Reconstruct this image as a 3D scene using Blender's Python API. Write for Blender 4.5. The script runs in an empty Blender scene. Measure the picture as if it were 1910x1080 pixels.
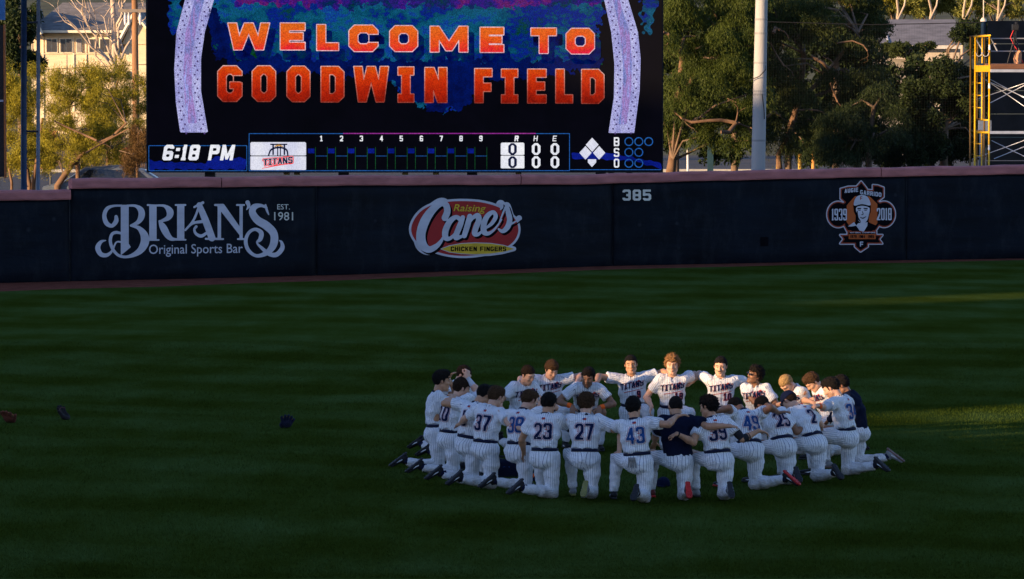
import bpy, bmesh, math, random
import numpy as np
from mathutils import Vector, Matrix

S = bpy.context.scene
C = S.collection
rad = math.radians

# ------------------------------------------------------------------ camera
FPX = 8800.0          # focal length in photo pixels (photo 1910 wide)
CAM_H = 5.95
HOR = 45.0            # horizon row in the photo
PITCH = math.atan((540.0 - HOR) / FPX)
cam_d = bpy.data.cameras.new('camera')
cam = bpy.data.objects.new('camera', cam_d)
C.objects.link(cam)
cam_d.sensor_width = 36.0
cam_d.lens = 36.0 * FPX / 1910.0
cam_d.clip_start = 1.0
cam_d.clip_end = 3000.0
cam.location = (0, 0, CAM_H)
cam.rotation_euler = (rad(90) - PITCH, 0, 0)
S.camera = cam

# ------------------------------------------------------------------ light
SUN_EL = 9.0
SUN_AZ = 56.0          # degrees to the left of straight behind the camera
RING_H = 6.78         # height of the unseen low stand, counted at the ring's side
w = bpy.data.worlds.new('World')
S.world = w
w.use_nodes = True
nt = w.node_tree
for n in list(nt.nodes):
    nt.nodes.remove(n)
sky = nt.nodes.new('ShaderNodeTexSky')
sky.sky_type = 'NISHITA'
sky.sun_disc = False
sky.sun_elevation = rad(SUN_EL)
# direction TO the sun (horizontal): (-sin az, -cos az); nishita rotation is measured from +Y towards +X
sky.sun_rotation = rad(180 + SUN_AZ)
sky.altitude = 60
sky.air_density = 1.0
sky.dust_density = 0.25
sky.ozone_density = 3.0
bg = nt.nodes.new('ShaderNodeBackground')
bg.inputs['Strength'].default_value = 0.140
wo = nt.nodes.new('ShaderNodeOutputWorld')
wb = nt.nodes.new('ShaderNodeMix'); wb.data_type = 'RGBA'; wb.blend_type = 'MULTIPLY'
wb.inputs[0].default_value = 1.0; wb.inputs[7].default_value = (1.05, .92, 1.06, 1)     # white balance of the evening sky
nt.links.new(sky.outputs[0], wb.inputs[6]); nt.links.new(wb.outputs[2], bg.inputs[0])
nt.links.new(bg.outputs[0], wo.inputs[0])

sd = bpy.data.lights.new('sun', 'SUN')
sd.energy = 5.0
sd.angle = rad(0.5)
sd.color = (1.0, 0.68, 0.38)
sun = bpy.data.objects.new('sun', sd)
C.objects.link(sun)
to_sun = Vector((-math.sin(rad(SUN_AZ)) * math.cos(rad(SUN_EL)),
                 -math.cos(rad(SUN_AZ)) * math.cos(rad(SUN_EL)), math.sin(rad(SUN_EL))))
sun.rotation_euler = (-to_sun).to_track_quat('-Z', 'Y').to_euler()
sun.location = to_sun * 60 + Vector((0, 0, 30))

S.view_settings.view_transform = 'Standard'
S.view_settings.look = 'None'
S.view_settings.gamma = 1.0
S.view_settings.use_curve_mapping = False
S.view_settings.exposure = 1.25

# ------------------------------------------------------------------ pixel helpers (photo pixels -> places in the world)
_cp, _sp = math.cos(PITCH), math.sin(PITCH)
def ray(x, y):
    u = (x - 955.0) / FPX
    v = (540.0 - y) / FPX
    return Vector((u, _cp + v * _sp, -_sp + v * _cp))
def at(x, y, D):
    r = ray(x, y)
    t = D / r.y
    return Vector((r.x * t, D, CAM_H + r.z * t))
def ground(x, y, z=0.0):
    r = ray(x, y)
    t = (z - CAM_H) / r.z
    return Vector((r.x * t, r.y * t, z))
def ppm(D):
    return FPX / D

# ------------------------------------------------------------------ object helpers
def tag(o, label=None, cat=None, group=None, kind=None):
    if label: o['label'] = label
    if cat: o['category'] = cat
    if group: o['group'] = group
    if kind: o['kind'] = kind
    return o
def empty(name, loc=(0, 0, 0), rz=0.0, label=None, cat=None, group=None, kind=None):
    o = bpy.data.objects.new(name, None)
    o.empty_display_size = 0.2
    C.objects.link(o)
    o.location = loc
    o.rotation_euler = (0, 0, rz)
    return tag(o, label, cat, group, kind)
def mesh_np(name, V, faces, smooth=False):
    """V (n,3); faces: list of index tuples or (m,k) array"""
    me = bpy.data.meshes.new(name)
    V = np.asarray(V, dtype=np.float32).reshape(-1, 3)
    if isinstance(faces, np.ndarray):
        m, k = faces.shape
        me.vertices.add(len(V)); me.vertices.foreach_set('co', V.ravel())
        me.loops.add(m * k); me.loops.foreach_set('vertex_index', faces.astype(np.int32).ravel())
        me.polygons.add(m)
        me.polygons.foreach_set('loop_start', np.arange(0, m * k, k, dtype=np.int32))
        me.polygons.foreach_set('loop_total', np.full(m, k, dtype=np.int32))
        me.update(calc_edges=True)
    else:
        me.from_pydata([tuple(map(float, v)) for v in V], [], [tuple(map(int, f)) for f in faces])
        me.update()
    if smooth:
        me.polygons.foreach_set('use_smooth', np.ones(len(me.polygons), dtype=bool))
    return me
def link(name, me, mat=None, parent=None, **kw):
    o = bpy.data.objects.new(name, me)
    C.objects.link(o)
    if mat is not None and len(me.materials) == 0:
        for m_ in (mat if isinstance(mat, (list, tuple)) else [mat]):
            me.materials.append(m_)
    if parent is not None:
        o.parent = parent
    tag(o, **kw)
    return o

class MB:
    """collects plain geometry, builds one mesh"""
    def __init__(s):
        s.v = []; s.f = []; s.mi = []
    def add(s, vs, fs, mi=0):
        b = len(s.v)
        s.v.extend([tuple(v) for v in vs])
        s.f.extend([tuple(i + b for i in f) for f in fs])
        s.mi.extend([mi] * len(fs))
        return s
    def box(s, c, d, mi=0, R=None):
        c = Vector(c); hx, hy, hz = d[0] / 2, d[1] / 2, d[2] / 2
        vs = []
        for x, y, z in ((-1,-1,-1),(1,-1,-1),(1,1,-1),(-1,1,-1),(-1,-1,1),(1,-1,1),(1,1,1),(-1,1,1)):
            p = Vector((x * hx, y * hy, z * hz))
            if R is not None: p = R @ p
            vs.append(c + p)
        return s.add(vs, [(0,3,2,1),(4,5,6,7),(0,1,5,4),(1,2,6,5),(2,3,7,6),(3,0,4,7)], mi)
    def tube(s, pts, r, n=8, mi=0, cap=True):
        pts = [Vector(p) for p in pts]
        rs = r if isinstance(r, (list, tuple)) else [r] * len(pts)
        rings = []
        up = None
        for i, p in enumerate(pts):
            t = (pts[min(i + 1, len(pts) - 1)] - pts[max(i - 1, 0)]).normalized()
            if up is None:
                up = Vector((0, 0, 1)) if abs(t.z) < 0.9 else Vector((1, 0, 0))
            a = t.cross(up)
            if a.length < 1e-5:
                a = t.cross(Vector((0.3, 1, 0.1)))
            a.normalize(); b = t.cross(a).normalized(); up = -b
            rings.append([p + (a * math.cos(2 * math.pi * k / n) + b * math.sin(2 * math.pi * k / n)) * rs[i] for k in range(n)])
        vs = [v for rg in rings for v in rg]; fs = []
        for i in range(len(pts) - 1):
            for k in range(n):
                k2 = (k + 1) % n
                fs.append((i * n + k, i * n + k2, (i + 1) * n + k2, (i + 1) * n + k))
        if cap:
            fs.append(tuple(range(n))); fs.append(tuple((len(pts) - 1) * n + k for k in reversed(range(n))))
        return s.add(vs, fs, mi)
    def build(s, name, mat, parent=None, smooth=False, **kw):
        me = bpy.data.meshes.new(name)
        me.from_pydata(s.v, [], s.f)
        me.update()
        mats = mat if isinstance(mat, (list, tuple)) else [mat]
        for m_ in mats: me.materials.append(m_)
        if len(mats) > 1: me.polygons.foreach_set('material_index', s.mi)
        if smooth: me.polygons.foreach_set('use_smooth', [True] * len(me.polygons))
        o = bpy.data.objects.new(name, me); C.objects.link(o)
        if parent is not None: o.parent = parent
        tag(o, **kw)
        return o

# ------------------------------------------------------------------ materials
def newmat(name):
    m = bpy.data.materials.new(name); m.use_nodes = True
    nt = m.node_tree
    b = nt.nodes['Principled BSDF']
    return m, nt, b
def N(nt, t, **kw):
    n = nt.nodes.new(t)
    for k, v in kw.items():
        if k.startswith('i_'):
            key = k[2:]
            n.inputs[int(key) if key.isdigit() else key.replace('_', ' ')].default_value = v
        else:
            setattr(n, k, v)
    return n
def L(nt, a, b): nt.links.new(a, b)
def ramp(nt, stops, interp='LINEAR'):
    n = nt.nodes.new('ShaderNodeValToRGB')
    cr = n.color_ramp; cr.interpolation = interp
    cr.elements[0].position = stops[0][0]; cr.elements[0].color = (*stops[0][1], 1)
    cr.elements[1].position = stops[-1][0]; cr.elements[1].color = (*stops[-1][1], 1)
    for p, c in stops[1:-1]:
        e = cr.elements.new(p); e.color = (*c, 1)
    return n
def simple(name, col, rough=0.7, metal=0.0, var=0.15, scale=6.0, bump=0.0, bscale=60.0, spec=0.3, stretch=None):
    """colour with uneven tone (wear) and fine relief"""
    m, nt, b = newmat(name)
    tc = N(nt, 'ShaderNodeTexCoord')
    src = tc.outputs['Object']
    if stretch:
        mp = N(nt, 'ShaderNodeMapping'); mp.inputs['Scale'].default_value = stretch
        L(nt, src, mp.inputs[0]); src = mp.outputs[0]
    no = N(nt, 'ShaderNodeTexNoise'); no.inputs['Scale'].default_value = scale; no.inputs['Detail'].default_value = 5
    L(nt, src, no.inputs['Vector'])
    a = tuple(c * (1 - var) for c in col); c2 = tuple(min(1, c * (1 + var)) for c in col)
    r = ramp(nt, [(0.3, a), (0.7, c2)])
    L(nt, no.outputs[0], r.inputs[0]); L(nt, r.outputs[0], b.inputs['Base Color'])
    b.inputs['Roughness'].default_value = rough
    b.inputs['Metallic'].default_value = metal
    b.inputs['Specular IOR Level'].default_value = spec
    if bump > 0:
        n2 = N(nt, 'ShaderNodeTexNoise'); n2.inputs['Scale'].default_value = bscale; n2.inputs['Detail'].default_value = 3
        L(nt, src, n2.inputs['Vector'])
        bp = N(nt, 'ShaderNodeBump'); bp.inputs['Strength'].default_value = bump; bp.inputs['Distance'].default_value = 0.02
        L(nt, n2.outputs[0], bp.inputs['Height']); L(nt, bp.outputs[0], b.inputs['Normal'])
    return m
def matte(m):
    """no gloss at all: turf and dust do not mirror the sky at a flat angle"""
    nt = m.node_tree; b = nt.nodes['Principled BSDF']; d = nt.nodes.new('ShaderNodeBsdfDiffuse')
    for src, dst in (('Base Color', 'Color'), ('Normal', 'Normal')):
        if b.inputs[src].is_linked: nt.links.new(b.inputs[src].links[0].from_socket, d.inputs[dst])
    out = nt.nodes['Material Output']
    nt.links.new(d.outputs[0], out.inputs[0])
    return m
_mc = {}
def flat(name, col, rough=0.7, **kw):
    k = name
    if k not in _mc: _mc[k] = simple(name, col, rough, **kw)
    return _mc[k]
def emis(name, col, s=1.0, var=0.0, scale=(3, 3, 3), col2=None, stops=None):
    """lit LED picture"""
    m, nt, b = newmat(name)
    b.inputs['Base Color'].default_value = (0.01, 0.01, 0.01, 1)
    b.inputs['Roughness'].default_value = 0.9; b.inputs['Specular IOR Level'].default_value = .02
    b.inputs['Emission Strength'].default_value = s
    if var > 0 or col2 or stops:
        tc = N(nt, 'ShaderNodeTexCoord'); mp = N(nt, 'ShaderNodeMapping'); mp.inputs['Scale'].default_value = scale
        L(nt, tc.outputs['Object'], mp.inputs[0])
        no = N(nt, 'ShaderNodeTexNoise'); no.inputs['Scale'].default_value = 1; no.inputs['Detail'].default_value = 7; no.inputs['Roughness'].default_value = 0.7
        L(nt, mp.outputs[0], no.inputs['Vector'])
        st = stops or [(0.35, tuple(c * (1 - var) for c in col)), (0.65, col2 or tuple(min(1.5, c * (1 + var)) for c in col))]
        r = ramp(nt, st)
        L(nt, no.outputs[0], r.inputs[0]); L(nt, r.outputs[0], b.inputs['Emission Color'])
    else:
        b.inputs['Emission Color'].default_value = (*col, 1)
    return m

# ------------------------------------------------------------------ 2D shapes as distance fields -> flat meshes
def seg2(P, a, b, ra, rb=None):
    rb = ra if rb is None else rb
    a = np.array(a, float); b = np.array(b, float)
    ba = b - a; L2 = max(ba @ ba, 1e-9)
    t = np.clip(((P - a) @ ba) / L2, 0, 1)
    return np.linalg.norm(P - a - t[:, None] * ba, axis=1) - (ra + (rb - ra) * t)
def crom(pts, n=6):
    pts = [np.array(p, float) for p in pts]
    out = []
    for i in range(len(pts) - 1):
        p0 = pts[max(i - 1, 0)]; p1 = pts[i]; p2 = pts[i + 1]; p3 = pts[min(i + 2, len(pts) - 1)]
        for k in range(n):
            t = k / n
            out.append(0.5 * ((2 * p1) + (-p0 + p2) * t + (2 * p0 - 5 * p1 + 4 * p2 - p3) * t * t + (-p0 + 3 * p1 - 3 * p2 + p3) * t ** 3))
    out.append(pts[-1])
    return out
def stroke(pts, smooth=True):
    """pts: (x, y, halfwidth)"""
    q = crom(pts) if smooth and len(pts) > 2 else [np.array(p, float) for p in pts]
    def f(P):
        d = np.full(len(P), 1e9)
        for i in range(len(q) - 1):
            d = np.minimum(d, seg2(P, q[i][:2], q[i + 1][:2], q[i][2], q[i + 1][2]))
        return d
    return f
def poly(pts, smooth=False):
    if smooth:
        pp = list(pts) ; n = len(pp)
        ext = [pp[-1]] + pp + [pp[0], pp[1]]
        q = []
        for i in range(1, n + 1):
            p0, p1, p2, p3 = [np.array(ext[j], float) for j in (i - 1, i, i + 1, i + 2)]
            for k in range(5):
                t = k / 5
                q.append(0.5 * ((2 * p1) + (-p0 + p2) * t + (2 * p0 - 5 * p1 + 4 * p2 - p3) * t * t + (-p0 + 3 * p1 - 3 * p2 + p3) * t ** 3))
    else:
        q = [np.array(p, float) for p in pts]
    q = np.array(q)
    def f(P):
        d = np.full(len(P), 1e9); inside = np.zeros(len(P), bool)
        for i in range(len(q)):
            a = q[i]; b = q[(i + 1) % len(q)]
            d = np.minimum(d, seg2(P, a, b, 0))
            c = (a[1] > P[:, 1]) != (b[1] > P[:, 1])
            if abs(b[1] - a[1]) > 1e-12:
                xi = a[0] + (P[:, 1] - a[1]) * (b[0] - a[0]) / (b[1] - a[1])
                inside ^= c & (P[:, 0] < xi)
        return np.where(inside, -d, d)
    return f
def rect(x0, y0, x1, y1): return poly([(x0, y0), (x1, y0), (x1, y1), (x0, y1)])
def ellipse(cx, cy, a, b): 
    return poly([(cx + a * math.cos(t), cy + b * math.sin(t)) for t in np.linspace(0, 2 * math.pi, 40, endpoint=False)])
def U(*fs): return lambda P: np.minimum.reduce([f(P) for f in fs])
def SUB(a, b): return lambda P: np.maximum(a(P), -b(P))
def INT(a, b): return lambda P: np.maximum(a(P), b(P))
def OFF(a, r): return lambda P: a(P) - r
def SHIFT(a, dx, dy): return lambda P: a(P - np.array([dx, dy]))

def fill2d(fn, x0, y0, x1, y1, h, maxrun=8):
    """marching squares; returns verts (n,2) and faces, merged along rows inside"""
    nx = int(math.ceil((x1 - x0) / h)) + 1; ny = int(math.ceil((y1 - y0) / h)) + 1
    xs = x0 + np.arange(nx) * h; ys = y0 + np.arange(ny) * h
    X, Y = np.meshgrid(xs, ys)
    F = fn(np.stack([X.ravel(), Y.ravel()], 1)).reshape(ny, nx)
    I = F < 0
    V = []; idx = {}; faces = []
    def vid(key, x, y):
        if key not in idx:
            idx[key] = len(V); V.append((x, y))
        return idx[key]
    cnt = I[:-1, :-1].astype(int) + I[1:, :-1] + I[:-1, 1:] + I[1:, 1:]
    for j in range(ny - 1):
        row = cnt[j]
        if row.max() == 0: continue
        i = 0
        while i < nx - 1:
            c = row[i]
            if c == 4:
                k = i
                while k < nx - 1 and row[k] == 4 and k - i < maxrun: k += 1
                faces.append((vid((i, j), xs[i], ys[j]), vid((k, j), xs[k], ys[j]), vid((k, j + 1), xs[k], ys[j + 1]), vid((i, j + 1), xs[i], ys[j + 1])))
                i = k; continue
            if c > 0:
                cs = [(i, j), (i + 1, j), (i + 1, j + 1), (i, j + 1)]
                pg = []
                for a in range(4):
                    p = cs[a]; q = cs[(a + 1) % 4]
                    fp = F[p[1], p[0]]; fq = F[q[1], q[0]]
                    if fp < 0: pg.append(vid(p, xs[p[0]], ys[p[1]]))
                    if (fp < 0) != (fq < 0):
                        t = fp / (fp - fq)
                        key = (min(p, q), max(p, q))
                        pg.append(vid(key, xs[p[0]] + (xs[q[0]] - xs[p[0]]) * t, ys[p[1]] + (ys[q[1]] - ys[p[1]]) * t))
                if len(pg) >= 3: faces.append(tuple(pg))
            i += 1
    return np.array(V, float).reshape(-1, 2), faces

# block letters as polygons: x,y = lower-left corner in an y-UP system, w,h size, s = stem width, sh = bar height
def glyph(ch, x, y, w, h, s, sh=None, c=None, serif=0.0):
    sh = sh or s; c = c if c is not None else min(w, h) * 0.22
    X = lambda t: x + t; Y = lambda t: y + t
    def octo(x0, y0, x1, y1, c, tl=1, tr=1, br=1, bl=1):
        p = []
        p += [(x0 + c, y0), ] if bl else [(x0, y0)]
        p += [(x1 - c, y0), (x1, y0 + c)] if br else [(x1, y0)]
        p += [(x1, y1 - c), (x1 - c, y1)] if tr else [(x1, y1)]
        p += [(x0 + c, y1), (x0, y1 - c)] if tl else [(x0, y1)]
        p += [(x0, y0 + c)] if bl else []
        return poly(p)
    ci = max(c * 0.45, 1e-4)
    x1 = x + w; y1 = y + h; ym = y + h / 2
    B = []
    if ch in 'OGCQ0':
        o = SUB(octo(x, y, x1, y1, c), octo(x + s, y + sh, x1 - s, y1 - sh, ci))
        if ch == 'C': o = SUB(o, rect(x1 - s * 1.05, ym - h * .16, x1 + s, ym + h * .16))
        if ch == 'G':
            o = U(SUB(o, rect(x1 - s * 1.05, ym + sh * .1, x1 + s, ym + h * .5 - sh - c * .25)), rect(x + w * .5, ym - sh * .6, x1 - s * .2, ym + sh * .2))
        return o
    if ch == 'D':
        return SUB(octo(x, y, x1, y1, c, tl=0, bl=0), octo(x + s, y + sh, x1 - s, y1 - sh, ci, tl=0, bl=0))
    if ch == 'U': return SUB(octo(x, y, x1, y1, c, tl=0, tr=0), octo(x + s, y + sh, x1 - s, y1 + sh, ci, tl=0, tr=0))
    if ch == 'J': return U(SUB(octo(x, y, x1, y1, c, tl=0, tr=0), rect(x - 1, y + sh, x1 - s, y1 + 1)), rect(x, y + c, x + s, y + h * .35))
    if ch == 'E': return U(rect(x, y, x + s, y1), rect(x, y, x1, y + sh), rect(x, y1 - sh, x1, y1), rect(x, ym - sh / 2, x1 - w * .08, ym + sh / 2))
    if ch == 'F': return U(rect(x, y, x + s, y1), rect(x, y1 - sh, x1, y1), rect(x, ym - sh * .7, x1 - w * .06, ym + sh * .3))
    if ch == 'L': return U(rect(x, y, x + s, y1), rect(x, y, x1, y + sh))
    if ch == 'I':
        if serif > 0: return U(rect(x + w / 2 - s / 2, y, x + w / 2 + s / 2, y1), rect(x, y, x1, y + sh), rect(x, y1 - sh, x1, y1))
        return rect(x + w / 2 - s / 2, y, x + w / 2 + s / 2, y1)
    if ch == 'T': return U(rect(x + w / 2 - s / 2, y, x + w / 2 + s / 2, y1), rect(x, y1 - sh, x1, y1))
    if ch == 'H': return U(rect(x, y, x + s, y1), rect(x1 - s, y, x1, y1), rect(x, ym - sh / 2, x1, ym + sh / 2))
    if ch == 'N': return U(rect(x, y, x + s, y1), rect(x1 - s, y, x1, y1), poly([(x, y1), (x + s * 1.1, y1), (x1, y), (x1 - s * 1.1, y)]))
    if ch == 'M': return U(rect(x, y, x + s, y1), rect(x1 - s, y, x1, y1), poly([(x, y1), (x + s, y1), (x + w / 2, y + h * .42), (x1 - s, y1), (x1, y1), (x + w / 2 + s * .35, y + h * .05), (x + w / 2 - s * .35, y + h * .05)]))
    if ch == 'W':
        q = w * .25
        return U(poly([(x, y1), (x + s, y1), (x + q + s * .45, y), (x + q - s * .5, y)]), poly([(x + w / 2 - s * .5, y1), (x + w / 2 + s * .5, y1), (x + q + s * .45, y), (x + q - s * .5, y)]),
                 poly([(x + w / 2 - s * .5, y1), (x + w / 2 + s * .5, y1), (x1 - q + s * .5, y), (x1 - q - s * .45, y)]), poly([(x1 - s, y1), (x1, y1), (x1 - q + s * .5, y), (x1 - q - s * .45, y)]))
    if ch == 'V': return U(poly([(x, y1), (x + s, y1), (x + w / 2 + s * .5, y), (x + w / 2 - s * .5, y)]), poly([(x1 - s, y1), (x1, y1), (x + w / 2 + s * .5, y), (x + w / 2 - s * .5, y)]))
    if ch == 'A': return U(poly([(x, y), (x + s, y), (x + w / 2 + s * .5, y1), (x + w / 2 - s * .5, y1)]), poly([(x1 - s, y), (x1, y), (x + w / 2 + s * .5, y1), (x + w / 2 - s * .5, y1)]), rect(x + w * .22, y + h * .25, x1 - w * .22, y + h * .25 + sh * .8))
    if ch == 'K': return U(rect(x, y, x + s, y1), poly([(x + s * .8, ym - sh * .3), (x1 - s, y1), (x1, y1), (x + s, ym - sh)]), poly([(x + s, ym + sh * .4), (x + s * 1.7, ym + sh * .8), (x1, y), (x1 - s * 1.1, y)]))
    if ch in 'PR':
        o = U(rect(x, y, x + s, y1), SUB(octo(x, ym - sh * .5, x1, y1, c * .8, tl=0, bl=0), octo(x + s, ym + sh * .5, x1 - s, y1 - sh, ci * .8, tl=0, bl=0)))
        return U(o, poly([(x + w * .45, ym), (x + w * .45 + s, ym), (x1, y), (x1 - s, y)])) if ch == 'R' else o
    if ch in 'B8':
        l = 0 if ch == 'B' else 1
        return U(SUB(octo(x, y, x1, ym + sh * .5, c * .8, tl=l, bl=l), octo(x + s, y + sh, x1 - s, ym - sh * .5, ci * .8, tl=l, bl=l)),
                 SUB(octo(x, ym - sh * .5, x1, y1, c * .8, tl=l, bl=l), octo(x + s, ym + sh * .5, x1 - s, y1 - sh, ci * .8, tl=l, bl=l)))
    if ch == '3':
        return U(SUB(octo(x, y, x1, ym + sh * .5, c * .8), U(octo(x + s, y + sh, x1 - s, ym - sh * .5, ci * .8), rect(x - 1, y + h * .26, x + w * .45, ym + sh))),
                 SUB(octo(x, ym - sh * .5, x1, y1, c * .8), U(octo(x + s, ym + sh * .5, x1 - s, y1 - sh, ci * .8), rect(x - 1, ym - sh, x + w * .45, y1 - h * .26))))
    if ch == '6':
        return U(SUB(octo(x, y, x1, ym + sh * .5, c * .8), octo(x + s, y + sh, x1 - s, ym - sh * .5, ci * .8)),
                 SUB(octo(x, y, x1, y1, c), U(octo(x + s, y + sh, x1 - s, y1 - sh, ci), rect(x1 - s * 1.1, ym, x1 + 1, y1 - h * .26))))
    if ch == '9':
        return U(SUB(octo(x, ym - sh * .5, x1, y1, c * .8), octo(x + s, ym + sh * .5, x1 - s, y1 - sh, ci * .8)),
                 SUB(octo(x, y, x1, y1, c), U(octo(x + s, y + sh, x1 - s, y1 - sh, ci), rect(x - 1, y + h * .26, x + s * 1.1, ym))))
    if ch == '5':
        return U(rect(x, y1 - sh, x1 - w * .05, y1), rect(x, ym - sh * .4, x + s, y1),
                 SUB(octo(x, y, x1, ym + sh * .8, c * .9), U(octo(x + s, y + sh, x1 - s, ym - sh * .2, ci * .8), rect(x - 1, y + h * .24, x + s * 1.1, ym - sh * .2))))
    if ch == 'S':
        return U(SUB(octo(x, ym - sh * .5, x1, y1, c * .8), U(octo(x + s, ym + sh * .5, x1 - s, y1 - sh, ci * .8), rect(x1 - w * .4, ym - sh, x1 + 1, y1 - h * .26))),
                 SUB(octo(x, y, x1, ym + sh * .5, c * .8), U(octo(x + s, y + sh, x1 - s, ym - sh * .5, ci * .8), rect(x - 1, y + h * .26, x + w * .4, ym + sh))))
    if ch == '2':
        return U(SUB(octo(x, y + h * .3, x1, y1, c), U(octo(x + s, y - h, x1 - s, y1 - sh, ci), rect(x - 1, y, x + s * 1.1, y1 - h * .28), rect(x - 1, y, x1 + 1, y + h * .55))),
                 poly([(x1, y + h * .56), (x1 - s, y + h * .56), (x, y + sh), (x, y), (x + s, y + sh * .6)]), rect(x, y, x1, y + sh), poly([(x, y), (x1 - s * .6, y + h * .56), (x1, y + h * .56), (x1, y + h * .5), (x + s * 1.3, y)]))
    if ch == '4': return U(rect(x1 - s * 1.5, y, x1 - s * .5, y1), rect(x, y + h * .24, x1, y + h * .24 + sh), poly([(x1 - s * 1.5, y1), (x1 - s * .6, y1), (x + s * .9, y + h * .3), (x, y + h * .3)]))
    if ch == '7': return U(rect(x, y1 - sh, x1, y1), poly([(x1 - s * 1.1, y1), (x1, y1), (x1, y1 - sh), (x + w * .4 + s * .5, y), (x + w * .4 - s * .5, y)]))
    if ch == '1': return U(rect(x + w / 2 - s / 2, y, x + w / 2 + s / 2, y1), poly([(x + w / 2, y1), (x + w / 2, y1 - sh * 1.1), (x + w * .1, y1 - sh * 1.8), (x + w * .1, y1 - sh * .8)]), rect(x + w * .08, y, x1 - w * .08, y + sh * .8))
    if ch == ':': return U(rect(x + w / 2 - s * .6, y + h * .15, x + w / 2 + s * .6, y + h * .35), rect(x + w / 2 - s * .6, y + h * .6, x + w / 2 + s * .6, y + h * .8))
    return rect(x, y, x + s, y + s)
def word(txt, x, y, w, h, s, gap=None, sh=None, shear=0.0, c=None, slope=0.0, serif=0.0, widths=None):
    """a union of block letters filling width w (y up)"""
    W = {'I': .45, '1': .55, ' ': .55, 'M': 1.25, 'W': 1.35, ':': .4, '.': .3}
    if serif: W['I'] = .75
    rel = [W.get(ch, 1.0) for ch in txt]
    gap = gap if gap is not None else 0.18
    tot = sum(rel) + gap * (len(txt) - 1)
    u = w / tot; cx = x; fs = []
    for ch, r in zip(txt, rel):
        if ch != ' ': fs.append(glyph(ch, cx, y, r * u, h, s, sh, c, serif))
        cx += (r + gap) * u
    f = U(*fs)
    if shear or slope:
        g = f
        def f(P):
            Q = P.copy(); Q[:, 0] = P[:, 0] - shear * (P[:, 1] - y); Q[:, 1] = P[:, 1] - slope * (P[:, 0] - x)
            return g(Q)
    return f
def flipy(fn):
    """turn a y-up field into photo pixels (y down)"""
    return lambda P: fn(P * np.array([1.0, -1.0]))
def pxword(txt, x0, y0, x1, y1, s, **kw):
    """word in photo pixels: box x0,y0 (top-left) .. x1,y1 (bottom-right)"""
    return flipy(word(txt, x0, -y1, x1 - x0, y1 - y0, s, **kw))

def font_mesh(txt, bold=0.0, shear=0.0, spacing=1.0):
    cu = bpy.data.curves.new('text', 'FONT'); cu.body = txt; cu.offset = bold; cu.shear = shear
    cu.space_character = spacing; cu.resolution_u = 3
    o = bpy.data.objects.new('text', cu); C.objects.link(o)
    dg = bpy.context.evaluated_depsgraph_get()
    me = bpy.data.meshes.new_from_object(o.evaluated_get(dg))
    bpy.data.objects.remove(o); bpy.data.curves.remove(cu)
    V = np.array([v.co[:2] for v in me.vertices]); F = [tuple(p.vertices) for p in me.polygons]
    bpy.data.meshes.remove(me)
    V[:, 0] -= V[:, 0].min(); V[:, 1] -= V[:, 1].min()
    V /= np.array([V[:, 0].max(), V[:, 1].max()])
    return V, F
def pxfont(txt, x0, y0, x1, y1, **kw):
    V, F = font_mesh(txt, **kw)
    return np.stack([x0 + V[:, 0] * (x1 - x0), y1 - V[:, 1] * (y1 - y0)], 1), F
# ================================================================== field
WALL = [(-60, 536.0), (-20, 528.3), (132, 524.6), (412, 518.5), (640, 512.7), (970, 501.8), (1145, 495.8), (1640, 486.0), (1930, 481.6), (1990, 480.5)]   # (px x, px y) of the foot of the wall
def wall_foot(px):
    xs_ = [a for a, b in WALL]; ys_ = [b for a, b in WALL]
    y = float(np.interp(px, xs_, ys_))
    return ground(px, y)
# the wall's plan: a smooth curve through those feet, in world metres
_wp = [ground(a, b) for a, b in WALL]
_wp[0] = _wp[1] + (_wp[1] - _wp[3]).normalized() * 30
_wp[-1] = _wp[-2] + (_wp[-2] - _wp[-4]).normalized() * 30
WX = [p.x for p in _wp]; WY = [p.y for p in _wp]
def wall_y(x): return float(np.interp(x, WX, WY))
def on_wall(px, py, off=0.012):
    """place on the wall's face seen at a photo pixel"""
    r = ray(px, py)
    lo_, hi_ = 80.0, 180.0
    for _ in range(50):
        m_ = (lo_ + hi_) / 2
        if wall_y(r.x / r.y * m_) > m_: lo_ = m_
        else: hi_ = m_
    D = lo_
    x = r.x / r.y * D
    d = Vector((0.3, wall_y(x + .15) - wall_y(x - .15), 0)).normalized()
    n = Vector((d.y, -d.x, 0))
    p = at(px, py, D)
    return p + n * off
def wall_h(px): return float(np.interp(px, [-100, 131.9, 132, 412, 640, 970, 1100, 1300, 1910, 2000], [2.13, 2.13, 2.38, 2.37, 2.36, 2.29, 2.26, 2.30, 2.38, 2.40]))

# ---- grass
gm, nt, b = newmat('mown_grass')
tc = N(nt, 'ShaderNodeTexCoord')
sp = N(nt, 'ShaderNodeSeparateXYZ'); L(nt, tc.outputs['Object'], sp.inputs[0])
def mth(op, a, b_=None, c=None):
    n = N(nt, 'ShaderNodeMath', operation=op)
    for i, v in enumerate((a, b_, c)):
        if v is None: continue
        if isinstance(v, (int, float)): n.inputs[i].default_value = v
        else: L(nt, v, n.inputs[i])
    return n.outputs[0]
wn = N(nt, 'ShaderNodeTexNoise', i_Scale=.09, i_Detail=3.0); L(nt, tc.outputs['Object'], wn.inputs['Vector'])
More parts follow.
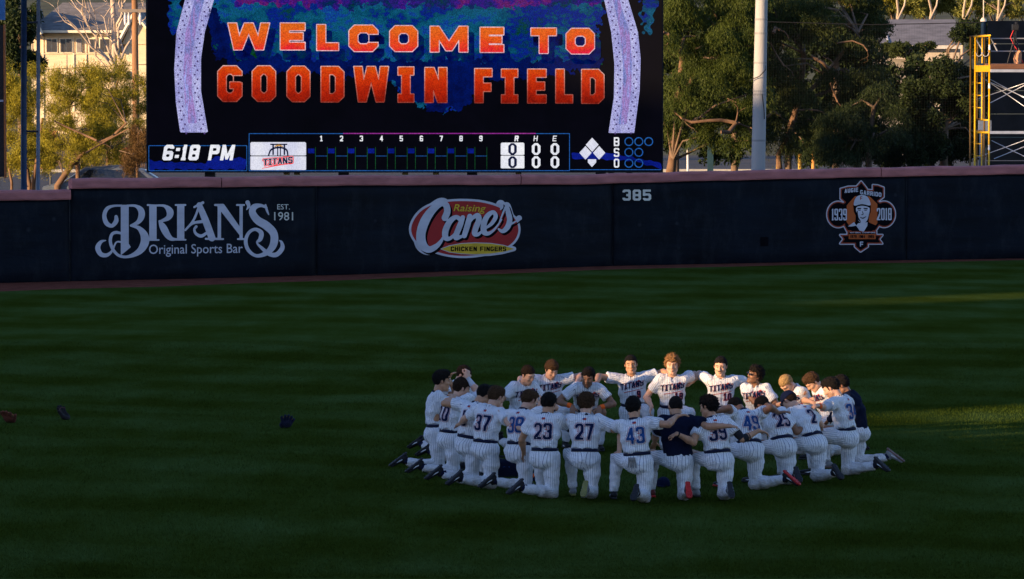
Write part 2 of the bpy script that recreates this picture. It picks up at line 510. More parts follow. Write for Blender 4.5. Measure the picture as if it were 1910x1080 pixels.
# mowing bands: light and dark passes, leaning a little
band = mth('ADD', mth('MULTIPLY', sp.outputs[1], 1.0), mth('MULTIPLY', sp.outputs[0], .42))
band = mth('ADD', band, mth('MULTIPLY', wn.outputs[0], 5.0))
s1 = mth('SINE', mth('MULTIPLY', band, 2 * math.pi / 3.3))
s1 = mth('MULTIPLY', s1, 2.2); s1 = mth('MINIMUM', mth('MAXIMUM', s1, -1), 1)
b2 = mth('ADD', mth('MULTIPLY', sp.outputs[1], .75), mth('MULTIPLY', sp.outputs[0], -1.0))
b2 = mth('SINE', mth('MULTIPLY', mth('ADD', b2, mth('MULTIPLY', wn.outputs[0], 1.2)), 2 * math.pi / 6.3))
b2 = mth('MINIMUM', mth('MAXIMUM', mth('MULTIPLY', b2, 1.8), -1), 1)
bands = mth('ADD', mth('MULTIPLY', s1, .055), mth('MULTIPLY', b2, .055))
mp = N(nt, 'ShaderNodeMapping'); mp.inputs['Scale'].default_value = (1.2, .35, 1); L(nt, tc.outputs['Object'], mp.inputs[0])
n1 = N(nt, 'ShaderNodeTexNoise', i_Scale=1.0, i_Detail=8.0, i_Roughness=.68); L(nt, mp.outputs[0], n1.inputs['Vector'])
n2 = N(nt, 'ShaderNodeTexNoise', i_Scale=26.0, i_Detail=5.0, i_Roughness=.75); L(nt, tc.outputs['Object'], n2.inputs['Vector'])
n3 = N(nt, 'ShaderNodeTexNoise', i_Scale=.30, i_Detail=3.0); L(nt, tc.outputs['Object'], n3.inputs['Vector'])
v = mth('ADD', mth('MULTIPLY', n1.outputs[0], .60), mth('MULTIPLY', n2.outputs[0], .85))
v = mth('ADD', mth('ADD', v, mth('MULTIPLY', n3.outputs[0], .45)), mth('ADD', bands, -.945 + .48))
r = ramp(nt, [(0.15, (.0210, .0290, .0028)), (.40, (.0315, .0490, .0058)), (.60, (.0440, .0710, .0145)), (.92, (.068, .112, .033))])
L(nt, v, r.inputs[0]); L(nt, r.outputs[0], b.inputs['Base Color'])
b.inputs['Roughness'].default_value = .8; b.inputs['Specular IOR Level'].default_value = .02
bp = N(nt, 'ShaderNodeBump', i_Strength=.6, i_Distance=.03); L(nt, n2.outputs[0], bp.inputs['Height']); L(nt, bp.outputs[0], b.inputs['Normal'])
matte(gm)
TRK = [(-200, 552), (0, 543), (300, 534), (640, 522.7), (1100, 503.9), (1500, 493.5), (1910, 485.2), (2150, 479)]
_tp = [ground(a, b_) for a, b_ in TRK]
_tp[0] = _tp[1] + (_tp[0] - _tp[1]).normalized() * 40; _tp[-1] = _tp[-2] + (_tp[-1] - _tp[-2]).normalized() * 40
mb = MB()
# ground sheet reaching the horizon
mb.add([(-900, -60, -.03), (900, -60, -.03), (900, 1500, -.03), (-900, 1500, -.03)], [(0, 1, 2, 3)])
mb.build('ground', flat('dry_earth', (.13, .11, .085), .95, scale=.4, var=.3), kind='structure')
mb = MB()
xs0 = np.linspace(-60, 60, 61)
edge = [float(np.interp(x, [p.x for p in _tp], [p.y for p in _tp])) + .10 * math.sin(x * 1.7) + .06 * math.sin(x * 4.1) for x in xs0]
vs = []; fs = []
for i, x in enumerate(xs0): vs += [(x, -30, 0), (x, 60, 0), (x, edge[i], 0)]
for i in range(len(xs0) - 1):
    for k in range(2): fs.append((i * 3 + k, i * 3 + 3 + k, i * 3 + 4 + k, i * 3 + 1 + k))
mb.add(vs, fs); mb.build('outfield_grass', gm, kind='structure')
mb = MB(); vs = []; fs = []
for i, x in enumerate(xs0): vs += [(x, edge[i] - .5, -.006), (x, wall_y(x) + .3, -.006)]
for i in range(len(xs0) - 1): fs.append((i * 2, i * 2 + 2, i * 2 + 3, i * 2 + 1))
mb.add(vs, fs)
mb.build('warning_track', matte(simple('red_brick_dust', (.15, .050, .032), .95, var=.25, scale=3, bump=.5, bscale=40)), kind='structure')

# ================================================================== padded outfield wall
M_PAD = simple('navy_vinyl_pad', (.0026, .0056, .0108), .6, var=.4, scale=1.2, bump=.35, bscale=5, spec=.10, stretch=(.5, .5, 2.2))
nt = M_PAD.node_tree; b = nt.nodes['Principled BSDF']     # scuffs, ball marks and dusty runs on the vinyl
tc = N(nt, 'ShaderNodeTexCoord'); mp = N(nt, 'ShaderNodeMapping'); mp.inputs['Scale'].default_value = (1.3, 1.3, .5); L(nt, tc.outputs['Object'], mp.inputs[0])
sc1 = N(nt, 'ShaderNodeTexNoise', i_Scale=2.2, i_Detail=9.0, i_Roughness=.75); L(nt, mp.outputs[0], sc1.inputs['Vector'])
sc2 = N(nt, 'ShaderNodeTexVoronoi', i_Scale=1.1); L(nt, tc.outputs['Object'], sc2.inputs['Vector'])
r1 = ramp(nt, [(.50, (0, 0, 0)), (.78, (1, 1, 1))]); L(nt, sc1.outputs[0], r1.inputs[0])
r2 = ramp(nt, [(.03, (1, 1, 1)), (.075, (0, 0, 0))]); L(nt, sc2.outputs[0], r2.inputs[0])
mxs = N(nt, 'ShaderNodeMath', operation='MAXIMUM'); L(nt, r1.outputs[0], mxs.inputs[0]); L(nt, r2.outputs[0], mxs.inputs[1])
mmx = N(nt, 'ShaderNodeMix', data_type='RGBA'); L(nt, mxs.outputs[0], mmx.inputs[0]); L(nt, b.inputs['Base Color'].links[0].from_socket, mmx.inputs[6]); mmx.inputs[7].default_value = (.016, .020, .026, 1)
L(nt, mmx.outputs[2], b.inputs['Base Color'])
M_RAIL = simple('faded_red_rail_pad', (.40, .145, .135), .85, var=.22, scale=2.2, bump=.3, bscale=14, stretch=(1, 1, 3))
wall = empty('outfield_wall', (on_wall(955, 500).x, on_wall(955, 500).y, 0), 0, 'long navy padded outfield wall with a faded red top rail', 'wall')
def wpt(x, z, off=0.0):
    y = wall_y(x); d = Vector((.3, wall_y(x + .15) - wall_y(x - .15), 0)).normalized(); n = Vector((d.y, -d.x, 0))
    return Vector((x, y, z)) + n * off
def px_of_x(x):          # photo column of a place on the wall
    return 955 + FPX * x / wall_y(x)
def x_of_px(px): return on_wall(px, 500).x
seams = [-900, -300, 132, 592, 1145, 1692, 2200, 2800]
loc = Vector(wall.location)
rngw = random.Random(4)
def xof(px):
    if px < -20: return WX[1] + (px + 20) / 80.0
    if px > 1990: return WX[-2] + (px - 1990) / 73.0
    return x_of_px(px)
X1145 = xof(1145)
for a, b_ in zip(seams[:-1], seams[1:]):
    xa, xb = xof(a), xof(b_)
    n = max(4, int((xb - xa) / .12)); rows = 16
    vs = []; fs = []
    ph = rngw.uniform(0, 6); amp = rngw.choice([.003, .004, .005])
    for i in range(n + 1):
        t = i / n; x = xa + .012 + (xb - xa - .024) * t
        H = wall_h(px_of_x((xa + xb) / 2) if not (a < 132) else 60) if a < 412 else wall_h(px_of_x(x))
        for j in range(rows + 1):
            z = (H - .2) * j / rows
            bul = .05 * (1 - (2 * t - 1) ** 60) * (1 - (2 * j / rows - 1) ** 20)
            fold = amp * (math.sin(z * 9 + 2.0 * math.sin(x * 1.3 + ph) + ph) * .5 + .5 * math.sin(z * 21 + x * 2.1 + ph)) * (1 if j not in (0, rows) else 0) - .020 * (.5 + .5 * math.sin(z * 13 + x * .9 + math.sin(x * 3 + z * 2))) * math.exp(-abs(x - X1145) / 1.6) * (1 if 0 < j < rows else 0)
            vs.append(wpt(x, z, bul + fold - .05) - loc)
    for i in range(n):
        for j in range(rows):
            k = i * (rows + 1) + j
            fs.append((k, k + rows + 1, k + rows + 2, k + 1))
    # back and rim of the pad
    base = len(vs)
    for i in range(n + 1):
        x = xa + .012 + (xb - xa - .024) * i / n
        H = wall_h(px_of_x((xa + xb) / 2) if not (a < 132) else 60) if a < 412 else wall_h(px_of_x(x))
        vs.append(wpt(x, 0, -.16) - loc); vs.append(wpt(x, H - .2, -.16) - loc)
    for i in range(n):
        fs.append((base + i * 2, base + i * 2 + 1, base + i * 2 + 3, base + i * 2 + 2))
        fs.append((i * (rows + 1) + rows, (i + 1) * (rows + 1) + rows, base + (i + 1) * 2 + 1, base + i * 2 + 1))
    fs.append(tuple([j for j in range(rows + 1)]) + (base + 1, base))
    fs.append(tuple([n * (rows + 1) + j for j in reversed(range(rows + 1))]) + (base + n * 2, base + n * 2 + 1))
    m = MB(); m.add(vs, fs); m.build('pad', M_PAD, wall, smooth=True)
for a, b_ in ((-900, 131), (133, 411), (413, 968), (970, 1640), (1642, 2800)):
    xa, xb = xof(a), xof(b_)
    n = max(6, int((xb - xa) / .25)); prof = [(.045, -.235), (.062, -.20), (.066, -.06), (.045, -.015), (0, .0), (-.16, .0), (-.20, -.03), (-.20, -.235)]
    vs = []; fs = []
    for i in range(n + 1):
        x = xa + (xb - xa) * i / n
        H = wall_h(60) if b_ < 132 else wall_h(max(px_of_x(x), 133))
        w_ = .008 * math.sin(x * 3.1) + .005 * math.sin(x * 7.7)
        for o, z in prof: vs.append(wpt(x, H + z + (w_ if z > -.1 else w_ * .6), o + w_ * .6) - loc)
    k = len(prof)
    for i in range(n):
        for j in range(k): fs.append((i * k + j, (i + 1) * k + j, (i + 1) * k + (j + 1) % k, i * k + (j + 1) % k))
    fs.append(tuple(reversed(range(k)))); fs.append(tuple(n * k + j for j in range(k)))
    m = MB(); m.add(vs, fs); m.build('top_rail', M_RAIL, wall, smooth=False)

def on_wall_np(A, off):
    A = np.asarray(A, float); u = (A[:, 0] - 955) / FPX; v = (540 - A[:, 1]) / FPX
    ry = _cp + v * _sp; rz = -_sp + v * _cp; kx = u / ry
    lo_ = np.full(len(A), 80.0); hi_ = np.full(len(A), 180.0)
    for _ in range(40):
        m_ = (lo_ + hi_) / 2; c = np.interp(kx * m_, WX, WY) > m_
        lo_ = np.where(c, m_, lo_); hi_ = np.where(c, hi_, m_)
    D = lo_; x = kx * D; z = CAM_H + rz / ry * D
    s_ = (np.interp(x + .15, WX, WY) - np.interp(x - .15, WX, WY)) / .3; ln = np.sqrt(1 + s_ * s_)
    return np.stack([x + s_ / ln * off, D - off / ln, z], 1)
PADOFF = .007
def wall_print(name, fn, box, mat, layer, h=.5, parent=None, xf=None):
    """print on the wall: fn in local drawing units, xf maps drawing -> photo pixels"""
    V, F = fill2d(fn, *box, h) if callable(fn) else fn
    if len(F) == 0: return None
    if xf: V = np.stack([xf[0] + V[:, 0] / xf[2], xf[1] + V[:, 1] / xf[2]], 1)
    W = on_wall_np(V, PADOFF + layer * .004)
    p0 = Vector(parent.location) + loc if parent is not None else loc
    me = mesh_np(name, W - np.array(loc), F)
    return link(name, me, mat, parent if parent is not None else wall)
M_PWHITE = simple('white_wall_paint', (.50, .50, .55), .7, var=.12, scale=1.5, stretch=(1, 1, 3))
M_PCREAM = simple('cream_wall_paint', (.62, .60, .52), .7, var=.1, scale=1.5)
M_PRED = simple('red_wall_paint', (.34, .012, .012), .6, var=.12, scale=2)
M_PBLACK = flat('black_wall_paint', (.003, .003, .005), .9, spec=.05)
M_PYEL = simple('yellow_wall_paint', (.62, .40, .02), .6, var=.15, scale=3)
M_PORA = simple('orange_wall_paint', (.42, .085, .012), .6, var=.12, scale=2)
M_PDRED = flat('dark_red_wall_paint', (.30, .055, .025), .8, spec=.1)

# ---- first sign: script-like capitals with curls
xf1 = (160, 360, 4.658)
ST = stroke
let = U(
    rect(303, 103, 372, 470), poly([(303, 460), (372, 440), (390, 470), (330, 520), (303, 540)]),
    ST([(262, 205, 14), (262, 245, 20), (225, 285, 16), (178, 260, 20), (160, 195, 18), (185, 135, 16), (240, 112, 10), (310, 110, 9)]),
    ST([(360, 110, 9), (430, 112, 12), (478, 150, 26), (482, 205, 27), (450, 255, 18), (390, 283, 9)]),
    ST([(390, 283, 9), (460, 305, 18), (508, 370, 34), (508, 440, 36), (460, 510, 26), (370, 552, 13), (290, 545, 12), (235, 490, 13), (212, 420, 14), (225, 360, 13), (262, 342, 13), (305, 350, 10)]),
    ST([(172, 412, 4), (130, 425, 14), (103, 475, 22), (128, 530, 20), (180, 540, 16), (225, 505, 10), (262, 430, 7), (300, 425, 8)]),
    rect(550, 105, 614, 405), ST([(536, 104, 8), (600, 108, 8), (640, 104, 6)]), ST([(545, 408, 7), (632, 408, 7)]),
    ST([(600, 110, 8), (680, 112, 12), (730, 160, 30), (715, 215, 22), (640, 248, 8)]), ST([(640, 245, 10), (672, 300, 30), (712, 370, 26), (750, 400, 16), (800, 400, 7)]),
    rect(792, 105, 855, 405), ST([(780, 104, 8), (864, 104, 8)]), ST([(780, 406, 7), (866, 406, 7)]),
    ST([(985, 105, 24), (1040, 240, 30), (1095, 390, 30)]), ST([(985, 110, 10), (935, 235, 10), (864, 322, 9)]), ST([(942, 122, 9), (1016, 84, 12)]),
    ST([(870, 315, 9), (930, 262, 11), (1030, 246, 14)]), ST([(1045, 350, 12), (1000, 374, 14), (955, 352, 12), (942, 315, 10), (958, 292, 12)]), ST([(1042, 398, 9), (1166, 398, 9)]),
    rect(1144, 105, 1174, 400), ST([(1122, 104, 9), (1190, 104, 10)]), poly([(1130, 98), (1200, 98), (1362, 330), (1362, 400), (1330, 360), (1150, 130)]), ST([(1130, 400, 8), (1192, 400, 8)]),
    rect(1334, 105, 1362, 395), ST([(1312, 104, 8), (1374, 104, 8)]), ST([(1320, 400, 8), (1368, 400, 8)]),
    ST([(1404, 82, 19), (1414, 112, 14), (1396, 145, 4)]),
    ST([(1588, 188, 5), (1572, 150, 10), (1560, 104, 8)]),
    ST([(1568, 128, 10), (1520, 108, 14), (1462, 122, 26), (1446, 170, 30), (1490, 235, 34), (1570, 285, 36), (1632, 355, 34), (1628, 450, 32), (1570, 520, 22), (1480, 545, 14), (1410, 495, 16), (1388, 415, 16), (1415, 345, 14), (1470, 315, 14), (1522, 345, 20), (1515, 400, 18), (1486, 432, 8), (1530, 480, 14), (1590, 528, 18), (1655, 535, 20), (1705, 480, 20), (1700, 430, 12), (1680, 412, 4)]))
sg = wall_print('painted_sign_lettering', let, (60, 50, 1760, 590), M_PWHITE, 1, 3.4, xf=xf1)
sg['label'] = 'large pale ornate capitals of a sports bar sign'
for txt, bx in (('Original Sports Bar', (548, 448, 1362, 556)), ('EST.', (1662, 97, 1772, 143)), ('1981', (1635, 165, 1800, 238))):
    V, F = pxfont(txt, *bx, bold=.004)
    if txt[0] == 'O': V[:, 1] -= (V[:, 0] - 548) * .012
    wall_print('painted_words', (V, F), None, M_PWHITE if txt[0] == 'O' else M_PCREAM, 1, xf=xf1)

# ---- second sign: red oval
xf2 = (740, 350, 7.2)
red = poly([(190, 560), (230, 430), (330, 310), (480, 230), (680, 190), (900, 180), (1120, 195), (1320, 245), (1480, 330), (1590, 430), (1630, 560), (1590, 690), (1480, 790), (1300, 860), (1100, 900), (900, 915), (700, 900), (500, 850), (330, 780), (230, 680)], smooth=True)
cane = U(ST([(640, 405, 44), (672, 320, 44), (655, 235, 42), (585, 210, 42), (470, 300, 52), (370, 450, 62), (318, 620, 62), (335, 760, 62), (420, 830, 45), (520, 790, 35), (590, 715, 22), (625, 640, 10)]),
         ST([(850, 430, 30), (790, 395, 28), (710, 450, 38), (650, 570, 42), (650, 670, 38), (710, 680, 24), (790, 600, 18), (850, 480, 18)]),
         ST([(880, 400, 30), (845, 500, 38), (800, 610, 38), (790, 670, 36), (850, 660, 22), (900, 640, 14)]),
         ST([(975, 385, 34), (945, 500, 38), (900, 645, 34)]), ST([(945, 510, 16), (1010, 410, 22), (1080, 375, 36), (1095, 440, 38), (1055, 540, 38), (1040, 615, 36), (1090, 625, 22), (1160, 560, 12)]),
         ST([(1185, 545, 14), (1270, 480, 24), (1322, 390, 28), (1290, 330, 26), (1215, 375, 34), (1165, 480, 38), (1165, 590, 38), (1225, 615, 24), (1310, 555, 14), (1400, 430, 10)]),
         ST([(1392, 228, 32), (1402, 262, 22), (1384, 300, 4)]),
         ST([(1370, 470, 8), (1420, 340, 12), (1470, 240, 16), (1490, 330, 34), (1510, 430, 36), (1480, 530, 36), (1415, 585, 26), (1360, 555, 12)]), ST([(1500, 500, 18), (1580, 460, 10), (1640, 410, 8)]))
lens = poly([(590, 822), (700, 782), (860, 752), (1050, 743), (1250, 750), (1420, 775), (1570, 822), (1420, 862), (1250, 885), (1050, 893), (860, 884), (700, 862)])
b0 = wall_print('painted_oval_sign', OFF(U(red, cane, lens), 30), (120, 110, 1720, 1000), M_PWHITE, 1, 7, xf=xf2)
b0['label'] = 'red and white oval restaurant sign'
wall_print('painted_red_field', red, (150, 150, 1700, 960), M_PRED, 2, 7, xf=xf2)
wall_print('painted_shadow', SHIFT(cane, 26, 28), (150, 150, 1700, 960), M_PBLACK, 3, 6, xf=xf2)
wall_print('painted_script', cane, (150, 150, 1700, 960), M_PWHITE, 4, 5, xf=xf2)
wall_print('painted_lens', OFF(lens, 8), (560, 700, 1600, 920), M_PWHITE, 5, 6, xf=xf2)
wall_print('painted_lens', lens, (560, 700, 1600, 920), M_PYEL, 6, 6, xf=xf2)
wall_print('painted_words', flipy(word('CHICKEN FINGERS', 715, -852, 745, 62, 15, sh=13)), (700, 770, 1480, 870), M_PBLACK, 7, 4, xf=xf2)
V, F = pxfont('Raising', 752, 222, 1190, 345, bold=.012, shear=.25); V[:, 1] -= (V[:, 0] - 752) * -.02
wall_print('painted_words', (V, F), None, M_PYEL, 5, xf=xf2)

# ---- distance figures
wall_print('painted_distance', pxword('385', 1160.8, 353.5, 1214.3, 374.2, 4.6, gap=.22, sh=4.0), (1158, 350, 1217, 377), M_PCREAM, 1, .7)
# ---- memorial badge
xf3 = (1500, 320, 6.352)
sil = U(poly([(430, 205), (520, 180), (620, 178), (672, 118), (730, 190), (745, 218), (812, 222), (812, 160), (870, 165), (938, 190), (938, 300), (870, 352), (900, 370), (900, 620), (840, 705), (505, 705), (470, 640), (450, 380), (480, 362), (430, 320)]),
        ellipse(400, 508, 128, 150), ellipse(945, 506, 128, 150),
        poly([(425, 752), (512, 752), (512, 710), (850, 710), (850, 752), (925, 752), (885, 800), (922, 852), (750, 852), (750, 890), (665, 946), (600, 890), (600, 852), (425, 852), (465, 800)]))
b1 = wall_print('painted_badge', OFF(sil, 15), (220, 80, 1120, 990), M_PWHITE, 1, 6, xf=xf3)
b1['label'] = 'memorial badge with a man in a white cap between two year circles'
wall_print('badge_border', OFF(sil, 3), (240, 90, 1100, 970), M_PDRED, 2, 6, xf=xf3)
wall_print('badge_field', OFF(sil, -11), (240, 90, 1100, 970), M_PBLACK, 3, 6, xf=xf3)
wall_print('badge_diamond', poly([(500, 400), (595, 292), (770, 292), (862, 385), (862, 610), (800, 690), (560, 690), (495, 590)]), (480, 280, 880, 700), M_PORA, 4, 6, xf=xf3)
face = U(poly([(588, 402), (590, 340), (625, 292), (680, 278), (735, 292), (768, 340), (775, 400), (680, 385)], smooth=True),
         SUB(poly([(612, 425), (680, 405), (755, 422), (770, 450), (758, 520), (738, 580), (700, 610), (665, 605), (632, 570), (615, 500)], smooth=True),
             U(ST([(630, 440, 8), (665, 436, 6)]), ST([(702, 436, 6), (740, 440, 8)]), ST([(638, 458, 5), (660, 456, 5)]), ST([(708, 456, 5), (732, 458, 5)]), ST([(682, 470, 3), (692, 505, 5), (672, 512, 4)]), ST([(655, 540, 3), (690, 552, 7), (728, 532, 3)]), ST([(622, 470, 6), (628, 540, 9), (660, 590, 6)]))),
         poly([(632, 612), (745, 600), (742, 640), (700, 712), (650, 700), (610, 640)]), poly([(510, 650), (585, 598), (612, 640), (555, 650)]))
wall_print('badge_portrait_shade', poly([(575, 400), (680, 380), (785, 400), (782, 480), (765, 520), (758, 600), (850, 640), (800, 705), (560, 705), (505, 650), (600, 600), (605, 520), (585, 480)]), (490, 370, 870, 720), M_PBLACK, 5, 6, xf=xf3)
wall_print('badge_portrait', face, (500, 270, 800, 720), M_PWHITE, 6, 4, xf=xf3)
wall_print('badge_cap_letter', flipy(word('F', 655, -335, 28, 42, 8)), (650, 285, 690, 340), M_PDRED, 7, 3, xf=xf3)
for txt, x0, y0, x1, y1, s_, sl in (('AUGIE', 470, 205, 632, 255, 11, .10), ('GARRIDO', 655, 216, 908, 268, 11, -.13), ('1939', 318, 440, 498, 578, 15, 0), ('2018', 852, 432, 1030, 575, 15, 0), ('F', 652, 828, 692, 888, 13, 0)):
    f = flipy(word(txt, x0, -y1, x1 - x0, y1 - y0, s_, slope=sl))
    wall_print('badge_words', f, (x0 - 10, y0 - 50, x1 + 10, y1 + 50), M_PWHITE, 8, 4.5, xf=xf3)
wall_print('badge_bar', rect(522, 740, 842, 800), (515, 735, 850, 805), M_PORA, 5, 6, xf=xf3)
for txt, x0 in (('1979', 540), ('1984', 640), ('1995', 748)):
    wall_print('badge_words', flipy(word(txt, x0, -788, 75, 36, 7)), (x0 - 5, 745, x0 + 80, 795), M_PBLACK, 6, 4, xf=xf3)
wall_print('badge_words', flipy(word('NATIONAL CHAMPIONS', 535, -730, 300, 16, 4)), (530, 708, 840, 735), M_PWHITE, 8, 4, xf=xf3)
# small hatch in the pad
wall_print('wall_hatch', rect(1418, 442, 1433, 459), (1416, 440, 1436, 461), M_PBLACK, 1, 1)

# ================================================================== video scoreboard
BD = 128.0
def bp_(px, py, off=0.0): p = at(px, py, BD); return Vector((p.x, BD - off, p.z))
board = empty('video_scoreboard', (bp_(755, 300).x, BD + .6, 0), 0, 'giant lit video scoreboard reading welcome with the score strip below', 'scoreboard')
bl = Vector(board.location)
c0 = bp_(273, 322); c1 = bp_(1237, 320)
top_z = 9.2
mb = MB(); mb.box(((c0.x + c1.x) / 2 - bl.x, .42 - .6 + .02, (c0.z + top_z) / 2), (c1.x - c0.x, .8, top_z - c0.z)); mb.build('cabinet', flat('black_cabinet_metal', (.006, .006, .010), .6), board)
for fx in (.12, .38, .63, .88):
    m = MB(); m.box((c0.x + (c1.x - c0.x) * fx - bl.x, .15, (c0.z) / 2), (.28, .3, c0.z + .02)); m.build('support_post', flat('dark_steel', (.03, .03, .035), .5, metal=.3), board)
for fx in (.27, .29, .5, .56, .72, .9, .935):
    m = MB(); m.box((c0.x + (c1.x - c0.x) * fx - bl.x, -.15, c0.z - .04), (.16, .12, .07)); m.build('bracket', flat('brass_bracket', (.25, .17, .06), .5, metal=.5), board)
def led(name, fn, box, mat, layer, h=1.0, label=None):
    V, F = fill2d(fn, *box, h) if callable(fn) else fn
    if len(F) == 0: return
    u = (V[:, 0] - 955) / FPX; v = (540 - V[:, 1]) / FPX
    t = BD / (_cp + v * _sp)
    W = np.stack([u * t, np.full(len(V), BD - .004 * layer), CAM_H + (-_sp + v * _cp) * t], 1) - np.array(bl)
    o = link(name, mesh_np(name, W, F), mat, board)
    if label: o['label'] = label
    return o
LE = 1.0
def ledm(name, stops, scale=(1.2, 1, 1.2), s=1.0, dots=.35, grad=None):
    """LED picture: noisy colour, with the dot grid of the panel"""
    m, nt, b = newmat(name)
    b.inputs['Base Color'].default_value = (.003, .003, .004, 1); b.inputs['Roughness'].default_value = .9; b.inputs['Specular IOR Level'].default_value = .02
    tc = N(nt, 'ShaderNodeTexCoord'); mp = N(nt, 'ShaderNodeMapping'); mp.inputs['Scale'].default_value = scale
    L(nt, tc.outputs['Object'], mp.inputs[0])
    no = N(nt, 'ShaderNodeTexNoise', i_Scale=1.0, i_Detail=9.0, i_Roughness=.72); L(nt, mp.outputs[0], no.inputs['Vector'])
    fac = no.outputs[0]
    if grad:
        sp = N(nt, 'ShaderNodeSeparateXYZ'); L(nt, tc.outputs['Object'], sp.inputs[0])
        g = N(nt, 'ShaderNodeMapRange'); g.inputs[1].default_value = grad[0]; g.inputs[2].default_value = grad[1]; L(nt, sp.outputs[2], g.inputs[0])
        a = N(nt, 'ShaderNodeMath', operation='MULTIPLY', i_1=.55); L(nt, no.outputs[0], a.inputs[0])
        c = N(nt, 'ShaderNodeMath', operation='MULTIPLY_ADD', i_1=.55); L(nt, g.outputs[0], c.inputs[0]); L(nt, a.outputs[0], c.inputs[2]); fac = c.outputs[0]
    r = ramp(nt, stops); L(nt, fac, r.inputs[0])
    # scan-line grain of the panel
    wn = N(nt, 'ShaderNodeTexNoise', i_Scale=38.0, i_Detail=2.0); L(nt, tc.outputs['Object'], wn.inputs['Vector'])
    mr = N(nt, 'ShaderNodeMapRange'); mr.inputs[1].default_value = .38; mr.inputs[2].default_value = .62; mr.inputs[3].default_value = 1 - dots; mr.inputs[4].default_value = 1 + dots * .5
    L(nt, wn.outputs[0], mr.inputs[0])
    L(nt, r.outputs[0], b.inputs['Emission Color'])
    st = N(nt, 'ShaderNodeMath', operation='MULTIPLY', i_1=s * .43); L(nt, mr.outputs[0], st.inputs[0]); L(nt, st.outputs[0], b.inputs['Emission Strength'])
    return m
zt = lambda py: bp_(500, py).z
E_BLK = ledm('led_black', [(.3, (.0006, .0006, .0012)), (.7, (.0018, .0015, .004))])
E_ART = ledm('led_blue_art', [(.30, (.0, .010, .002)), (.37, (.002, .055, .008)), (.42, (.001, .035, .10)), (.47, (.002, .008, .24)), (.51, (.001, .06, .12)), (.57, (.004, .10, .19)), (.61, (.004, .03, .30)), (.66, (.006, .13, .26)), (.72, (.06, .01, .22))], scale=(.7, 1, 1.0), s=1.0, dots=.5)
E_DARKB = ledm('led_deep_blue', [(.35, (.0, .002, .04)), (.65, (.0, .008, .13))], scale=(2, 1, 2))
E_SHD = ledm('led_letter_shadow', [(.35, (.0, .0, .01)), (.5, (.0, .004, .10)), (.65, (.0, .03, .06))], scale=(3, 1, 3))
E_BAND = ledm('led_lilac_band', [(.3, (.30, .30, .70)), (.48, (.45, .45, .85)), (.62, (.60, .60, .98)), (.75, (.75, .68, .98))], scale=(5, 1, 1.2), s=.85, dots=.4)
E_DOT = ledm('led_band_dot', [(.3, (.02, .03, .12)), (.7, (.12, .06, .22))])
E_OUT = ledm('led_pink_white', [(.3, (.75, .35, .42)), (.7, (1, .72, .78))], s=.85)
E_OUT2 = ledm('led_fading_outline', [(.25, (.25, .02, .01)), (.6, (.65, .18, .13)), (.9, (.95, .65, .60))], s=.85, scale=(4, 1, 4), grad=(zt(195), zt(122)))
E_W1 = ledm('led_orange_pink', [(.22, (.75, .010, .08)), (.36, (.80, .020, .025)), (.50, (.80, .08, .010)), (.72, (.80, .14, .012)), (.95, (.50, .11, .006))], scale=(4, 1, 4), grad=(zt(104), zt(42)))
E_W2 = ledm('led_orange_red', [(.22, (.16, .005, .001)), (.45, (.40, .014, .001)), (.66, (.62, .035, .002)), (.95, (.75, .12, .004))], scale=(4, 1, 4), grad=(zt(195), zt(122)))
E_WHITE = ledm('led_white', [(.3, (.75, .77, .9)), (.7, (1, 1, 1))], s=.95, dots=.15)
E_CELL = ledm('led_pale_cell', [(.3, (.60, .62, .85)), (.7, (.92, .92, 1))], s=.9, dots=.15)
E_LINE = ledm('led_blue_line', [(.3, (.01, .07, .30)), (.7, (.02, .13, .42))])
E_GRN = ledm('led_green_line', [(.3, (.004, .05, .01)), (.7, (.01, .10, .03))])
E_PUR = ledm('led_purple_line', [(.3, (.22, .01, .25)), (.7, (.35, .04, .30))])
E_RB = ledm('led_royal_blue', [(.3, (.0, .004, .10)), (.7, (.005, .015, .30))])
led('screen', rect(275, -330, 1235, 319), (270, -330, 1240, 322), E_BLK, 1, 8, 'dark LED screen face')
def wobf(f, a, fr):
    return lambda P: f(P) + a * (np.sin(P[:, 0] * fr + 3 * np.sin(P[:, 1] * fr * .7)) * np.sin(P[:, 1] * fr * 1.3 + 2 * np.sin(P[:, 0] * fr * .9)) + .6 * np.sin(P[:, 0] * fr * 3.1 + 1.5 * np.sin(P[:, 1] * fr * 2.3)))
art = U(poly([(392, -300), (1130, -300), (1128, 0), (1112, 60), (1118, 118), (1000, 120), (960, 128), (880, 126), (872, 175), (845, 205), (790, 200), (760, 180), (700, 125), (600, 120), (430, 118), (405, 90), (392, 40), (400, 0)]))
led('picture_field', wobf(wobf(art, 7, .09), 3.5, .31), (330, -330, 1180, 240), E_ART, 2, 2.0, 'blotchy blue and teal artwork')
E_TOP = ledm('led_purple_green_art', [(.32, (.0, .06, .004)), (.42, (.0, .015, .10)), (.5, (.03, .006, .22)), (.58, (.14, .01, .12)), (.66, (.01, .02, .30)), (.75, (.01, .12, .03))], scale=(1.1, 1, 1.6), dots=.5)
led('picture_patch', wobf(wobf(poly([(440, -300), (1120, -300), (1120, 6), (1000, 10), (900, 14), (690, 12), (610, 16), (545, 8), (440, 10)]), 6, .08), 3, .3), (420, -310, 1140, 30), E_TOP, 3, 2.5, 'purple and green top of the artwork')
for pg in ([(425, 108), (1120, 112), (1118, 126), (1010, 140), (900, 150), (880, 196), (800, 205), (735, 150), (560, 140), (430, 128)], [(390, 20), (402, 20), (425, 60), (432, 112), (405, 104), (392, 60)]):
    led('deep_blue_patch', wobf(wobf(poly(pg), 6, .07), 3, .27), (370, 0, 1150, 240), E_DARKB, 3, 2.5)
